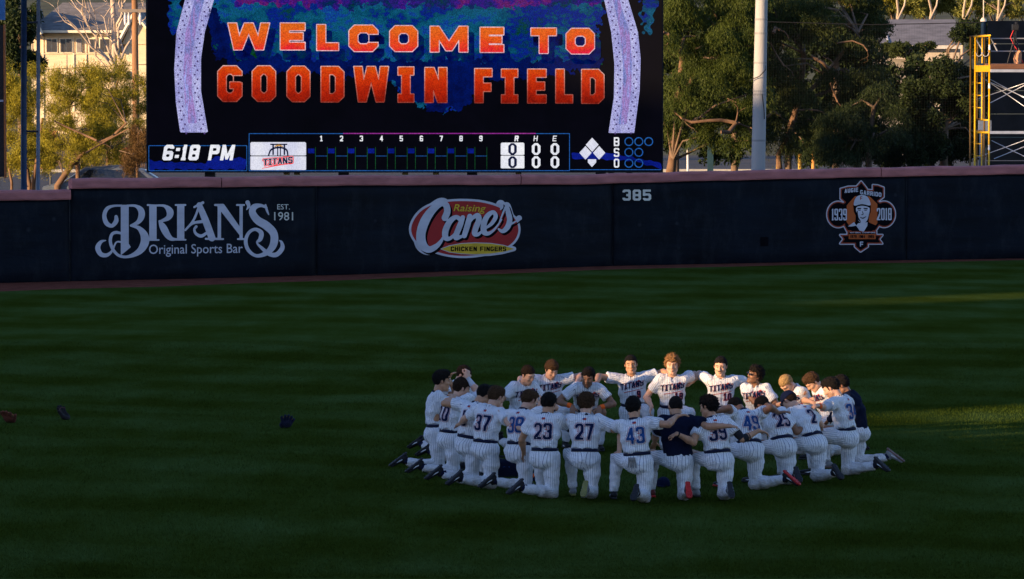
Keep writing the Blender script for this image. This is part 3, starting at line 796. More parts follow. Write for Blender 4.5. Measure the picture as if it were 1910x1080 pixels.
for pg in ([(1190, -200), (1228, -200), (1225, 20), (1210, 60), (1198, 60)], [(305, -200), (350, -200), (335, 40), (322, 70), (316, 30)]):
    led('picture_field', wobf(poly(pg), 6, .12), (280, -210, 1232, 100), E_ART, 2, 2.5)
lb = poly([(360, -120), (372, -120), (399, 0), (382, 60), (375, 110), (375, 170), (388, 247), (336, 247), (328, 190), (325, 130), (329, 60), (345, 0)])
rb = poly([(1108, -120), (1150, -120), (1172, 0), (1190, 60), (1195, 110), (1193, 170), (1183, 248), (1135, 248), (1145, 180), (1146, 120), (1140, 60), (1127, 0)])
E_BCORE = ledm('led_band_core', [(.3, (.10, .16, .40)), (.45, (.22, .25, .60)), (.55, (.36, .20, .50)), (.62, (.30, .34, .75)), (.8, (.45, .5, .9))], scale=(7, 1, .9), dots=.4)
led('lit_band_core', OFF(lb, -17), (300, -120, 410, 250), E_BCORE, 4, 2.5); led('lit_band', lb, (300, -120, 410, 250), E_BAND, 3, 2.5, 'left lilac band'); led('lit_band', rb, (1100, -120, 1200, 250), E_BAND, 3, 2.5, 'right lilac band'); led('lit_band_core', OFF(rb, -16), (1100, -120, 1200, 250), E_BCORE, 4, 2.5)
ds = []
for k in range(30):
    y = 5 + k * 8.4
    li = np.interp(y, [0, 60, 110, 170, 247], [399, 382, 375, 375, 388]); lo2 = np.interp(y, [0, 60, 130, 190, 247], [345, 329, 325, 328, 336])
    ri = np.interp(y, [0, 60, 120, 180, 248], [1127, 1140, 1146, 1145, 1136]); ro = np.interp(y, [0, 60, 110, 170, 248], [1172, 1190, 1195, 1193, 1183])
    o = 2.5 if k % 2 else -2.5
    for x in (li - 9 + o, lo2 + 9 + o, ri + 9 + o, ro - 9 + o): ds.append((x, y))
mbd = MB()
for x, y in ds:
    mbd.add([bp_(x + 1.9 * math.cos(t), y + 1.9 * math.sin(t), .016) - bl for t in np.linspace(0, 2 * math.pi, 7)[:-1]], [(5, 4, 3, 2, 1, 0)])
mbd.build('band_dots', E_DOT, board, kind='stuff')
wl = [('W', 423, 41, 505, 95), ('E', 521, 41, 571, 95), ('L', 589, 44, 633.6, 96), ('C', 649, 45, 707, 98), ('O', 725, 46, 781, 98), ('M', 800.4, 47, 874.7, 99), ('E', 893.6, 49, 941.6, 99.5), ('T', 988.4, 50.4, 1039.7, 101.5), ('O', 1054, 51, 1110.6, 102.5)]
gl = [('G', 404.4, 121, 453.3, 191), ('O', 468.6, 121, 516, 191), ('O', 533.4, 121.5, 580, 191.5), ('D', 597, 122, 643.4, 192), ('W', 658, 122, 726.8, 192), ('I', 740.5, 123, 773.8, 192.5), ('N', 790.6, 124, 835.6, 193), ('F', 883.6, 126, 919.6, 193.5), ('I', 933.4, 127, 967.6, 194), ('E', 982.3, 127, 1020.5, 194), ('L', 1034.8, 127, 1070, 194), ('D', 1083, 127.5, 1128.4, 194.5)]
for grp, mt, sw, sh_ in ((wl, E_W1, 16.5, 14), (gl, E_W2, 15.5, 15)):
    for ch, x0, y0, x1, y1 in grp:
        f = flipy(glyph(ch, x0 + 2, -(y1 - 2), x1 - x0 - 4, y1 - y0 - 4, sw, sh_, 10 if ch in 'OCGD' else None, 1))
        bx = (x0 - 14, y0 - 4, x1 + 20, y1 + 26)
        if grp is wl: led('letter_shadow', OFF(SHIFT(f, 8, 15), 4), bx, E_SHD, 3, 1.5)
        led('letter_outline', OFF(f, 1.25), bx, E_OUT if grp is wl else E_OUT2, 5, 1.2)
        led('letter', OFF(f, -.4), bx, mt, 6, 1.1)
fr = lambda x0, y0, x1, y1, w_: SUB(rect(x0, y0, x1, y1), rect(x0 + w_, y0 + w_, x1 - w_, y1 - w_))
led('strip_frame', fr(277, 271, 461, 319, 1.3), (275, 269, 463, 321), E_LINE, 3, 1)
led('strip_glow', wobf(poly([(280, 300), (380, 305), (400, 291), (458, 296), (458, 317), (280, 317)]), 2, .1), (278, 285, 461, 319), E_RB, 2, 1.3)
led('strip_frame', fr(464, 248.5, 1063, 319, 1.4), (462, 247, 1065, 321), E_LINE, 3, 1)
led('strip_frame', rect(640, 248, 1000, 249.8), (638, 247, 1002, 251), E_PUR, 4, 1)
led('strip_frame', rect(1063, 315.8, 1233, 317.2), (1060, 314, 1235, 320), E_LINE, 3, 1)
led('strip_glow', wobf(poly([(1066, 285), (1120, 283), (1175, 292), (1233, 305), (1233, 314), (1180, 300), (1066, 296)]), 1.5, .1), (1064, 280, 1235, 318), E_RB, 2, 1.3)
led('clock_reading', pxword('6:18 PM', 302, 270, 434, 299, 6.2, shear=.18, gap=.2, c=4), (298, 266, 445, 303), E_WHITE, 4, .8, 'white time reading 6:18 PM')
led('team_cell', rect(467, 265, 571, 290), (465, 263, 573, 292), E_CELL, 3, 2); led('team_cell', rect(467, 291.5, 571, 317), (465, 290, 573, 319), E_CELL, 3, 2)
E_INK = emis('led_ink', (.004, .006, .03), .5); E_GOLD = emis('led_gold', (.45, .22, .03), .5)
mono = U(rect(508, 268, 511, 289), rect(529, 268, 532, 289), rect(517, 272, 519, 290), rect(522, 272, 524, 290), rect(504, 268, 536, 270.5), ST([(501, 290, 1.3), (506, 279, 1.6), (520, 275, 1.6), (534, 279, 1.6), (537, 290, 1.3)]))
led('visitor_emblem', mono, (498, 265, 540, 292), E_INK, 5, .8); led('visitor_emblem', SHIFT(ST([(513, 270, 1.0), (520, 268, 1.3), (527, 270, 1.0)]), 0, 3), (505, 265, 535, 280), E_GOLD, 6, .8)
E_RD = emis('led_red_ink', (.75, .03, .03), .5)
tf = pxword('TITANS', 491, 297, 546, 309, 2.6, slope=.09, gap=.13, sh=2.1, serif=1)
led('home_name', SUB(OFF(tf, 1.8), OFF(tf, .5)), (484, 289, 554, 317), E_RD, 5, .7); led('home_name', tf, (486, 290, 552, 316), E_INK, 6, .7)
led('home_name', ST([(489, 314, .6), (520, 308, .9), (548, 304, .5)]), (485, 300, 552, 317), E_RD, 5, .7)
for k, x in enumerate([599.5, 637, 674, 711.5, 748.5, 786, 823, 860, 897]):
    led('inning_number', pxword(str(k + 1), x - 3, 253, x + 3, 263.5, 1.9), (x - 5, 251, x + 5, 266), E_WHITE, 4, .7)
    led('inning_cell', U(rect(x - 11.6, 274, x - 10.6, 316), rect(x + 10.6, 274, x + 11.6, 316)), (x - 13, 272, x + 13, 318), E_GRN, 3, .8)
    led('inning_cell', rect(x - 10.6, 290.5, x + 10.6, 291.4), (x - 12, 289, x + 12, 293), E_LINE, 3, .8)
    led('inning_cell', rect(x - 25, 277, x - 13, 286), (x - 26, 275, x - 11, 288), E_RB, 3, .8)
for ch, x in (('R', 963), ('H', 998.5), ('E', 1034)):
    led('column_heading', pxword(ch, x - 3.6, 253, x + 3.6, 263.5, 2.3 if ch == 'R' else 1.6, shear=.12), (x - 6, 251, x + 7, 266), E_WHITE, 4, .7)
led('score_cell', rect(934, 266, 978, 289), (932, 264, 980, 291), E_WHITE, 3, 2); led('score_cell', rect(934, 290.3, 978, 314), (932, 289, 980, 316), E_WHITE, 3, 2)
for x in (956, 1000, 1035):
    for y0 in (267, 291.5):
        led('score_digit', pxword('0', x - 8, y0, x + 8, y0 + 22, 5, sh=3.6, c=5), (x - 10, y0 - 2, x + 10, y0 + 25), E_INK if x == 956 else E_WHITE, 4, .8)
dia = lambda cx, cy, r_: poly([(cx - r_, cy), (cx, cy - r_ * 1.1), (cx + r_, cy), (cx, cy + r_ * 1.1)])
led('base_marker', dia(1104.5, 270, 12), (1090, 255, 1120, 285), E_CELL, 4, .9); led('base_marker', dia(1092, 285, 11.5), (1078, 270, 1106, 300), E_CELL, 4, .9); led('base_marker', dia(1117.5, 285, 11.5), (1104, 270, 1132, 300), E_CELL, 4, .9)
led('base_marker', poly([(1096.5, 297), (1112, 297), (1112, 303), (1104, 311.5), (1096.5, 303)]), (1094, 294, 1115, 314), E_CELL, 4, .9)
for ch, y in (('B', 256), ('S', 276), ('O', 296)):
    led('count_letter', pxword(ch, 1145, y, 1155, y + 16.5, 2.6), (1142, y - 2, 1158, y + 19), E_WHITE, 4, .8)
for y, n in ((264, 3), (284, 2), (304.5, 2)):
    for k in range(n):
        cx = 1173 + k * 18.5
        led('count_ring', SUB(ellipse(cx, y, 8.3, 8.3), ellipse(cx, y, 6.4, 6.4)), (cx - 10, y - 10, cx + 10, y + 10), E_LINE, 4, .8)
# ================================================================== unseen blocks added on the sun side (left): heights shaped to cast the evening shade
SA = rad(SUN_AZ)
sdx, sdy = math.sin(SA), math.cos(SA)          # travel of the light
pux, puy = math.cos(SA), -math.sin(SA)
T0 = -45.0
TANE = math.tan(rad(SUN_EL))
def up_(u, t): return Vector((u * pux + t * sdx, u * puy + t * sdy, 0))
def slab(name, label, cat, u0, u1, h0, mat, depth=3.0, t0=T0):
    """h0 = height counted at t = 0; raised with the distance to the caster"""
    H = h0 + (-t0) * TANE
    a, b_ = up_(u0, t0), up_(u1, t0)
    root = empty(name, (a + b_) / 2, math.atan2((b_ - a).y, (b_ - a).x), label, cat)
    ln = (b_ - a).length
    m = MB(); m.box((0, 0, H / 2 - .3), (ln, depth, H - .6)); m.build('wall', mat, root)
    m = MB(); m.box((0, 0, H - .15), (ln + .0, depth + .5, .3)); m.build('roof_slab', mat, root)
    # seating steps towards the field
    m = MB()
    for k in range(6): m.box((0, (-1 if True else 1) * -(depth / 2 + .5 + k * .9), (6 - k) * .45 / 2), (ln, .9, (6 - k) * .45))
    m.build('seating_steps', flat('concrete', (.33, .32, .30), .9), root)
M_STAND = simple('stand_concrete', (.30, .29, .28), .9, var=.15, scale=1)
slab('shade_block', 'low unseen stand on the left, height set to shade the ring', 'shade_block', -56.6, 25, RING_H, M_STAND)
slab('shade_block', 'taller unseen block beyond the low stand, added to shade the grass', 'shade_block', -78.6, -56.5, 12.6, M_STAND)
slab('shade_block', 'unseen gap block, kept lower to let sun onto the grass', 'shade_block', -80.4, -78.6, 9.7, M_STAND)
slab('shade_block', 'tall unseen block added to shade the outfield wall', 'shade_block', -105.5, -80.4, 15.6, M_STAND)
slab('shade_block', 'tallest unseen block added for shade at the far left end', 'shade_block', -117, -105.5, 17.3, M_STAND)
# ================================================================== behind the wall
def leaf_mat(name, dark, lite, scale=.9, hue=None):
    m, nt, b = newmat(name)
    tc = N(nt, 'ShaderNodeTexCoord')
    n1 = N(nt, 'ShaderNodeTexNoise', i_Scale=scale, i_Detail=3.0); L(nt, tc.outputs['Object'], n1.inputs['Vector'])
    n2 = N(nt, 'ShaderNodeTexNoise', i_Scale=14.0, i_Detail=2.0); L(nt, tc.outputs['Object'], n2.inputs['Vector'])
    a = N(nt, 'ShaderNodeMath', operation='ADD'); L(nt, n1.outputs[0], a.inputs[0]); L(nt, n2.outputs[0], a.inputs[1])
    r = ramp(nt, [(.35, dark), (.65, lite)]); r.color_ramp.elements[0].position = .7 / 2; r.color_ramp.elements[1].position = 1.25 / 2
    h = N(nt, 'ShaderNodeMath', operation='MULTIPLY', i_1=.5); L(nt, a.outputs[0], h.inputs[0]); L(nt, h.outputs[0], r.inputs[0])
    L(nt, r.outputs[0], b.inputs['Base Color'])
    b.inputs['Roughness'].default_value = .6; b.inputs['Specular IOR Level'].default_value = .15
    tr = N(nt, 'ShaderNodeBsdfTranslucent'); L(nt, r.outputs[0], tr.inputs[0])
    mx = N(nt, 'ShaderNodeMixShader', i_0=.25); out = nt.nodes['Material Output']
    L(nt, b.outputs[0], mx.inputs[1]); L(nt, tr.outputs[0], mx.inputs[2]); L(nt, mx.outputs[0], out.inputs[0])
    return m
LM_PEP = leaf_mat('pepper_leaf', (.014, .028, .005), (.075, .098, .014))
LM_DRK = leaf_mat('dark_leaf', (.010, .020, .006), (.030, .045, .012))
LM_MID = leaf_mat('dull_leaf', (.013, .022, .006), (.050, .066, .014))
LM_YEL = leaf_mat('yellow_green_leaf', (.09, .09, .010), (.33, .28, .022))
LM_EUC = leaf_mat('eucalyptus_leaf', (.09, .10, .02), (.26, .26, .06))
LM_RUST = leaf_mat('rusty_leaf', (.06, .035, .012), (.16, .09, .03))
M_BARK = simple('grey_brown_bark', (.15, .10, .065), .9, var=.4, scale=4, bump=.6, bscale=12, stretch=(1, 1, .3))
M_BARKP = simple('pale_bark', (.42, .33, .25), .9, var=.3, scale=3, bump=.5, bscale=12, stretch=(1, 1, .3))
M_BARKO = simple('orange_brown_bark', (.14, .080, .045), .9, var=.35, scale=4, bump=.5, bscale=12)
def leaves(P, Dn, ln, wd, rng):
    """leaf blades: P (n,3) roots, Dn (n,3) directions, ln, wd (n,)"""
    n = len(P)
    sd = rng.normal(size=(n, 3)); sd -= Dn * (sd * Dn).sum(1)[:, None]; sd /= np.linalg.norm(sd, axis=1)[:, None]
    tip = P + Dn * ln[:, None]; midp = P + Dn * (ln * .45)[:, None]
    V = np.stack([P - sd * wd[:, None] * .7, midp + sd * wd[:, None] * 1.3, tip], 1).reshape(-1, 3)
    F = np.arange(n * 3).reshape(n, 3)
    return V, F
def crown(kind, clumps, n, rng, leaf=(.16, .022), droop=1.0):
    """clumps: (x,y,z,rx,ry,rz); n leaves in all"""
    vol = np.array([c[3] * c[5] for c in clumps]); vol = vol / vol.sum()
    Ps = []; Ds = []
    for c, f in zip(clumps, vol):
        c = np.array(c)
        if kind == 'weeping':
            per = 9; k = max(4, int(n * f / per))
            d = rng.normal(size=(k, 3)); d /= np.linalg.norm(d, axis=1)[:, None]; d[:, 2] = np.abs(d[:, 2]) * .8 - .1 * rng.random(k)
            r_ = .55 + .45 * rng.random(k) ** .5
            st = c[:3] + d * c[3:6] * r_[:, None]
            Ls = rng.uniform(.5, 1.5, k) * c[5] * .9
            drift = rng.normal(size=(k, 3)) * .12; drift[:, 2] = -1
            for j in range(per):
                t = (j + rng.random(k)) / per
                p = st + drift * (Ls * t)[:, None]
                p[:, :2] += (d[:, :2] * (.25 * np.sin(t * 1.6))[:, None])
                Ps.append(p + rng.normal(size=(k, 3)) * .05)
                q = drift * 1.0 + rng.normal(size=(k, 3)) * .45; Ds.append(q / np.linalg.norm(q, axis=1)[:, None])
        elif kind == 'broom':
            k = max(4, int(n * f)); d = rng.normal(size=(k, 3)); d /= np.linalg.norm(d, axis=1)[:, None]
            p = c[:3] + rng.normal(size=(k, 3)) * c[3:6] * .62
            q = d * .5 + rng.normal(size=(k, 3)) * .45; q[:, 2] += .55; Ps.append(p); Ds.append(q / np.linalg.norm(q, axis=1)[:, None])
        else:
            k = max(4, int(n * f)); d = rng.normal(size=(k, 3)); d /= np.linalg.norm(d, axis=1)[:, None]
            p = c[:3] + d * c[3:6] * (.45 + .6 * rng.random(k) ** .5)[:, None] * (1 + .18 * np.sin(d[:, 0] * 7 + d[:, 2] * 9))[:, None]
            q = rng.normal(size=(k, 3)); q[:, 2] -= .3; Ps.append(p); Ds.append(q / np.linalg.norm(q, axis=1)[:, None])
    P = np.concatenate(Ps); Dn = np.concatenate(Ds); P[:, 2] = np.maximum(P[:, 2], .05)
    return leaves(P, Dn, rng.uniform(.6, 1.3, len(P)) * leaf[0], rng.uniform(.6, 1.3, len(P)) * leaf[1], rng)
def limb(mb, p, d, r, L_, rng, depth, tips, bend=.25, nseg=5, grav=0.0):
    pts = [p]; rs = [r]; dd = d.normalized()
    for k in range(nseg):
        dd = (dd + Vector((rng.normal() * bend, rng.normal() * bend, rng.normal() * bend * .6 + grav))).normalized()
        p = p + dd * L_ / nseg; pts.append(p); rs.append(r * (1 - .55 * (k + 1) / nseg))
        if depth > 0 and k >= 1:
            for _ in range(1 if rng.random() < .7 else 2):
                nd = (dd + Vector((rng.normal() * .8, rng.normal() * .8, rng.normal() * .5 + .1))).normalized()
                limb(mb, p, nd, rs[-1] * .62, L_ * .62, rng, depth - 1, tips, bend, nseg, grav)
    tips.append(p)
    mb.tube(pts, rs, 6 if r > .05 else 4)
def pxz(px, py, D): return at(px, py, D)
def tree(label, px, D, clumps_px, kind, n, lmat, bmat, trunk, seed, leaf=(.13, .013), group=None, name='tree', limbs=None, bough=.045):
    """clumps_px: (px, py, halfwidth px, halfheight px, depth offset m)"""
    rng = np.random.default_rng(seed)
    base = at(px, 300, D); base.z = 0
    root = empty(name, base, 0, label, 'tree', group)
    mm = D / FPX
    cl = []
    for (cx, cy, hw, hh, dz) in clumps_px:
        p = at(cx, cy, D + dz); cl.append((p.x - base.x, p.y - base.y, p.z, hw * mm, max(hw, hh) * mm * .8, hh * mm))
    mb = MB(); tips = []
    top = None
    for tr in trunk:
        pts = [at(a, b_, D + (c if len(q_) > 3 else 0)) - base for q_ in [tr] for a, b_, c in [(0, 0, 0)]] if False else [Vector((at(q[0], q[1], D + q[3]).x, at(q[0], q[1], D + q[3]).y, max(at(q[0], q[1], D + q[3]).z, -.05))) - base for q in tr]
        if pts[0].z < 2: pts.insert(0, Vector((pts[0].x * 1.0, pts[0].y, -.05))); rr_ = [tr[0][2] * mm * 1.15] + [q[2] * mm for q in tr]
        else: rr_ = [q[2] * mm for q in tr]
        mb.tube(pts, rr_, 8)
    mb.build('trunk', bmat, root, smooth=True)
    if limbs:
        m2 = MB()
        for tr in limbs:
            pts = [at(q[0], q[1], D + q[3]) - base for q in tr]
            m2.tube(pts, [q[2] * mm for q in tr], 6)
            if len(m2.v) > 0:
                e = pts[-1]; limb(m2, e, (pts[-1] - pts[-2]), tr[-1][2] * mm * .5, .5, rng, 1, [], .5, 3)
        m2.build('limb', bmat, root, smooth=True)
    # hidden inner boughs carry the clumps
    m3 = MB()
    tps = [at(q[0], q[1], D + q[3]) - base for tr in trunk for q in tr[1:]]
    for c in cl[::2]:
        e = Vector(c[:3]); st = min(tps, key=lambda t_: (t_ - e).length + (1.5 if t_.z > e.z + .3 else 0)); mid_ = (st + e) / 2 + Vector((rng.normal() * .2, rng.normal() * .2, .25))
        m3.tube([st, mid_, e], [bough, bough * .7, bough * .3], 5)
    m3.build('bough', M_BARK, root, smooth=True)
    V, F = crown(kind, cl, n, rng, leaf)
    link('crown', mesh_np('crown', V, F), lmat, root, kind='stuff')
    return root
def rclumps(x0, x1, y0, y1, n, hw, hh, seed, dz=1.2, skip=None):
    r = random.Random(seed); out = []
    while len(out) < n:
        x, y = r.uniform(x0, x1), r.uniform(y0, y1)
        if skip and skip(x, y): continue
        out.append((x, y, hw * r.uniform(.6, 1.3), hh * r.uniform(.6, 1.3), r.uniform(-dz, dz)))
    return out
# far ground seen over the wall: a car park and the bank beyond it
mb = MB(); mb.add([(-120, 128, 0), (120, 128, 0), (120, 215, 0), (-120, 215, 0)], [(0, 1, 2, 3)])
mb.build('car_park', simple('worn_asphalt', (.035, .034, .034), .9, var=.25, scale=.8), kind='structure')
m = MB(); vs = []; fs = []
for i in range(61):
    x = -150 + 5 * i
    for j, (y, z) in enumerate(((214, 0), (230, .4 + .3 * math.sin(x * .11)), (262, 3.0 + .7 * math.sin(x * .07)), (330, 10 + 2 * math.sin(x * .03)), (520, 30), (900, 44))): vs.append((x * (1 + j * .5), y, z))
for i in range(60):
    for j in range(5): k = i * 6 + j; fs.append((k, k + 6, k + 7, k + 1))
m.add(vs, fs); m.build('hillside', simple('dry_grass_bank', (.055, .058, .022), .95, var=.4, scale=.5), kind='structure', smooth=True)

gr_t = 'trees beyond the outfield wall'
# weeping pepper trees right of the scoreboard
tree('big weeping pepper tree between scoreboard and concrete pole', 1256, 150,
     rclumps(1215, 1425, -30, 215, 58, 21, 26, 11, 2.2) + [(1250, 235, 20, 30, 0), (1300, 225, 22, 34, .5), (1345, 215, 18, 36, -.3), (1392, 210, 20, 44, 0), (1405, 120, 20, 40, 1), (1370, 40, 30, 30, -1), (1290, 30, 30, 30, 0), (1252, 80, 18, 34, -2.3), (1262, 150, 16, 34, -2.2), (1250, 200, 14, 34, -2.2), (1285, 180, 18, 30, -2.2), (1330, 150, 22, 34, -2.2), (1305, 255, 16, 26, -1), (1350, 262, 14, 22, -1), (1395, 262, 14, 24, -1)],
     'weeping', 115000, LM_PEP, M_BARKO, [[(1250, 330, 10, -.5), (1254, 300, 8, -.3), (1259, 255, 7, .6), (1264, 180, 6, 1.6), (1275, 90, 5, 1.8)], [(1262, 200, 5, 1.4), (1300, 130, 4, 1.6), (1350, 60, 3, 1.6)]], 21, group=gr_t,
     limbs=[[(1268, 100, 3.2, -2.4), (1272, 82, 3.6, -2.3), (1276, 70, 2.8, -2.2)], [(1272, 222, 2.6, -2.6), (1290, 228, 2.8, -2.7), (1320, 225, 3.0, -2.7), (1345, 224, 3.4, -2.6), (1378, 230, 4.0, -2.3)], [(1345, 246, 3.6, -2.8), (1360, 246, 4.4, -2.7), (1368, 236, 4.0, -2.5), (1372, 230, 3.5, -2.4)], [(1237, 60, 3.0, -2.6), (1247, 64, 2.6, -2.5)], [(1250, 202, 1.6, -2.6), (1262, 212, 1.8, -2.6), (1275, 224, 2, -2.6)]])
tree('weeping pepper tree with bare twisting limbs right of the concrete pole', 1500, 152,
     rclumps(1430, 1640, -30, 60, 30, 24, 20, 12, 2.0) + rclumps(1425, 1640, 60, 200, 26, 17, 24, 13, 1.8, skip=lambda x, y: 1470 < x < 1540 and 70 < y < 150) + [(1500, 230, 16, 40, -1), (1530, 250, 18, 40, -1.2), (1450, 250, 14, 34, 0), (1585, 190, 22, 30, -.5), (1610, 150, 20, 22, -1), (1475, 275, 14, 24, 0), (1500, 180, 20, 30, -2), (1450, 215, 14, 30, -2), (1545, 225, 20, 30, -2)],
     'weeping', 80000, LM_MID, M_BARKO, [[(1455, 330, 6, 0), (1452, 290, 5.5, 0), (1470, 250, 6, 0), (1490, 190, 6, .3), (1500, 100, 5, .5)], [(1490, 190, 4, 0), (1540, 140, 4, 0), (1600, 60, 3, 0)]], 22, group=gr_t,
     limbs=[[(1513, 104, 2.6, -2.6), (1522, 110, 3.4, -2.6), (1535, 117, 3.4, -2.6), (1545, 128, 3.2, -2.4), (1555, 118, 2, -2.2)], [(1437, 80, 1.6, -2.5), (1450, 105, 1.8, -2.5), (1462, 122, 2.0, -2.5)], [(1430, 218, 2.8, -2.6), (1443, 208, 3.0, -2.6), (1455, 216, 2.4, -2.5)], [(1485, 206, 1.6, -2.5), (1508, 204, 2.0, -2.5), (1525, 206, 1.8, -2.5)], [(1562, 80, 1.6, -2.4), (1590, 76, 1.6, -2.4), (1610, 84, 1.4, -2.4), (1618, 95, 1.4, -2.4)], [(1443, 62, 4.0, -2.4), (1446, 52, 3.6, -2.3), (1455, 56, 2.6, -2.3)], [(1549, 155, 1.8, -2.5), (1556, 175, 2.0, -2.4), (1562, 190, 1.6, -2.3)]])
tree('low weeping tree in deep shade at the foot of the netting', 1620, 148,
     rclumps(1530, 1700, 200, 300, 26, 18, 22, 14, 1.5) + [(1640, 170, 26, 26, 0), (1670, 215, 22, 26, 0), (1520, 285, 16, 20, 0)],
     'weeping', 34000, LM_DRK, M_BARK, [[(1620, 330, 6, 0), (1622, 260, 5, 0), (1630, 200, 4, 0)]], 23, group=gr_t)
tree('broad dark evergreen tree left of the yellow scaffold', 1760, 150,
     rclumps(1700, 1835, 90, 310, 46, 19, 20, 15, 1.8, skip=lambda x, y: (x < 1720 and y < 150) or (x < 1790 and y < 115)) + rclumps(1785, 1832, 40, 90, 8, 14, 16, 16, 1.2) + [(1690, 200, 20, 22, 0), (1680, 260, 22, 24, 0), (1665, 300, 20, 20, 0)],
     'bushy', 50000, LM_DRK, M_BARK, [[(1760, 330, 8, 0), (1762, 240, 7, 0), (1765, 150, 5, 0)]], 24, leaf=(.13, .034), group=gr_t)
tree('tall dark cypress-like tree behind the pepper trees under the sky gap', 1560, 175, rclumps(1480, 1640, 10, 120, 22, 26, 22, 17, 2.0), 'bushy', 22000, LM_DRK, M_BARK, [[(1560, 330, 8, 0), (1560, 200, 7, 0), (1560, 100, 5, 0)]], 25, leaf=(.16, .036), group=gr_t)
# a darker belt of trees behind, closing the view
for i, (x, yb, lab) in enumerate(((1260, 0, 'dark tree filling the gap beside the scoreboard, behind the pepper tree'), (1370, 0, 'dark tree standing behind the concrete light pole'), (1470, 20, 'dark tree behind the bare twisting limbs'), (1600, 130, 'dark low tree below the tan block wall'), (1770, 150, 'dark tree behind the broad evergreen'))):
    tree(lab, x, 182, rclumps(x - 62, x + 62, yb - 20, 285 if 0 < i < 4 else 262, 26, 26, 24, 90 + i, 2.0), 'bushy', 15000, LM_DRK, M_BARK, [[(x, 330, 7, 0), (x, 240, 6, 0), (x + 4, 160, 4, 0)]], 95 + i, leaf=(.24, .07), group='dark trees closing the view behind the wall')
# bright row of eucalyptus on top
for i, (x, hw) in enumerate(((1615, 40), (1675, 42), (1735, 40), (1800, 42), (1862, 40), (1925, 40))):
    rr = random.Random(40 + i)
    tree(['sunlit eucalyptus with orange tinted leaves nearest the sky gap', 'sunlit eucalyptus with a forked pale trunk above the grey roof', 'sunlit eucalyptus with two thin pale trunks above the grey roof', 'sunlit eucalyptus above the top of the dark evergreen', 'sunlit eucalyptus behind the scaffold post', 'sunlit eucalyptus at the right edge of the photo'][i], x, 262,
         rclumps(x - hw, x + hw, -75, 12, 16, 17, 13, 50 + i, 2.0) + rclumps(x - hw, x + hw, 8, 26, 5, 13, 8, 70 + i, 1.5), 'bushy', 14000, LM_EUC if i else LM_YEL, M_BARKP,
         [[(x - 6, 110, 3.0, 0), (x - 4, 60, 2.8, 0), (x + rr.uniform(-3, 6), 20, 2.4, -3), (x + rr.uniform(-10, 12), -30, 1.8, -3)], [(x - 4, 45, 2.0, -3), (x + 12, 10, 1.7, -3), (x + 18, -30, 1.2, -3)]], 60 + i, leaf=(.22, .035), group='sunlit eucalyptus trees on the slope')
# left side
tree('dark evergreen tree at the far left behind the blue pole', 38, 190, rclumps(8, 66, 20, 120, 16, 16, 16, 31, 1.6) + [(20, 10, 14, 20, 0), (50, 60, 14, 20, 0)], 'bushy', 16000, LM_DRK, M_BARK, [[(38, 330, 6, 0), (38, 200, 5, 0), (38, 80, 4, 0)]], 32, leaf=(.18, .045), group=gr_t)
yel = 'yellow-green desert trees left of the scoreboard'
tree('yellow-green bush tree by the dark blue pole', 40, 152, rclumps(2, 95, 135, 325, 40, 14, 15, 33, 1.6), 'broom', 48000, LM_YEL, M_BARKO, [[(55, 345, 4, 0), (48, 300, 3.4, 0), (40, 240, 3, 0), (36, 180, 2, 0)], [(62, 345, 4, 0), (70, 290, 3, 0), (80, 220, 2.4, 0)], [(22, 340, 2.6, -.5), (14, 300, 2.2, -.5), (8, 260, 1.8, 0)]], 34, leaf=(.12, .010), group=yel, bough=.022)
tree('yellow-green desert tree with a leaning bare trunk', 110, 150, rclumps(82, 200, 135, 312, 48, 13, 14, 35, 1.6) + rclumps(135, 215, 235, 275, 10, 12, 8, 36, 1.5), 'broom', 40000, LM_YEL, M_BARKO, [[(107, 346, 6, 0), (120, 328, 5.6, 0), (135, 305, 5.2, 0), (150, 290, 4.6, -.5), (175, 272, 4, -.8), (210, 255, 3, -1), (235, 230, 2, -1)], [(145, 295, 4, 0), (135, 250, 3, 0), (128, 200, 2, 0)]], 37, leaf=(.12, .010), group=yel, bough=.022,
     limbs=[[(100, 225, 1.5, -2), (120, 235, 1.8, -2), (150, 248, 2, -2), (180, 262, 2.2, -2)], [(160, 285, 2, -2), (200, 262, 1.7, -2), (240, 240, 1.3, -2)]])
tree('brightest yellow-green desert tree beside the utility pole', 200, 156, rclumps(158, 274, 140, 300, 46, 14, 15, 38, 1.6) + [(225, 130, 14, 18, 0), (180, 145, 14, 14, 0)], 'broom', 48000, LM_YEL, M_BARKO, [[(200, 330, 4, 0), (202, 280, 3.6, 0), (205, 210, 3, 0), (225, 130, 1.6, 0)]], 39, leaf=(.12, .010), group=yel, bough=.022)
tree('rust coloured shrub against the scoreboard edge', 256, 148, rclumps(236, 276, 235, 318, 12, 10, 13, 41, 1.0), 'broom', 14000, LM_RUST, M_BARKO, [[(256, 332, 2.5, 0), (256, 290, 2, 0), (258, 250, 1.5, 0)]], 42, leaf=(.11, .010), group=yel, bough=.018, name='shrub')
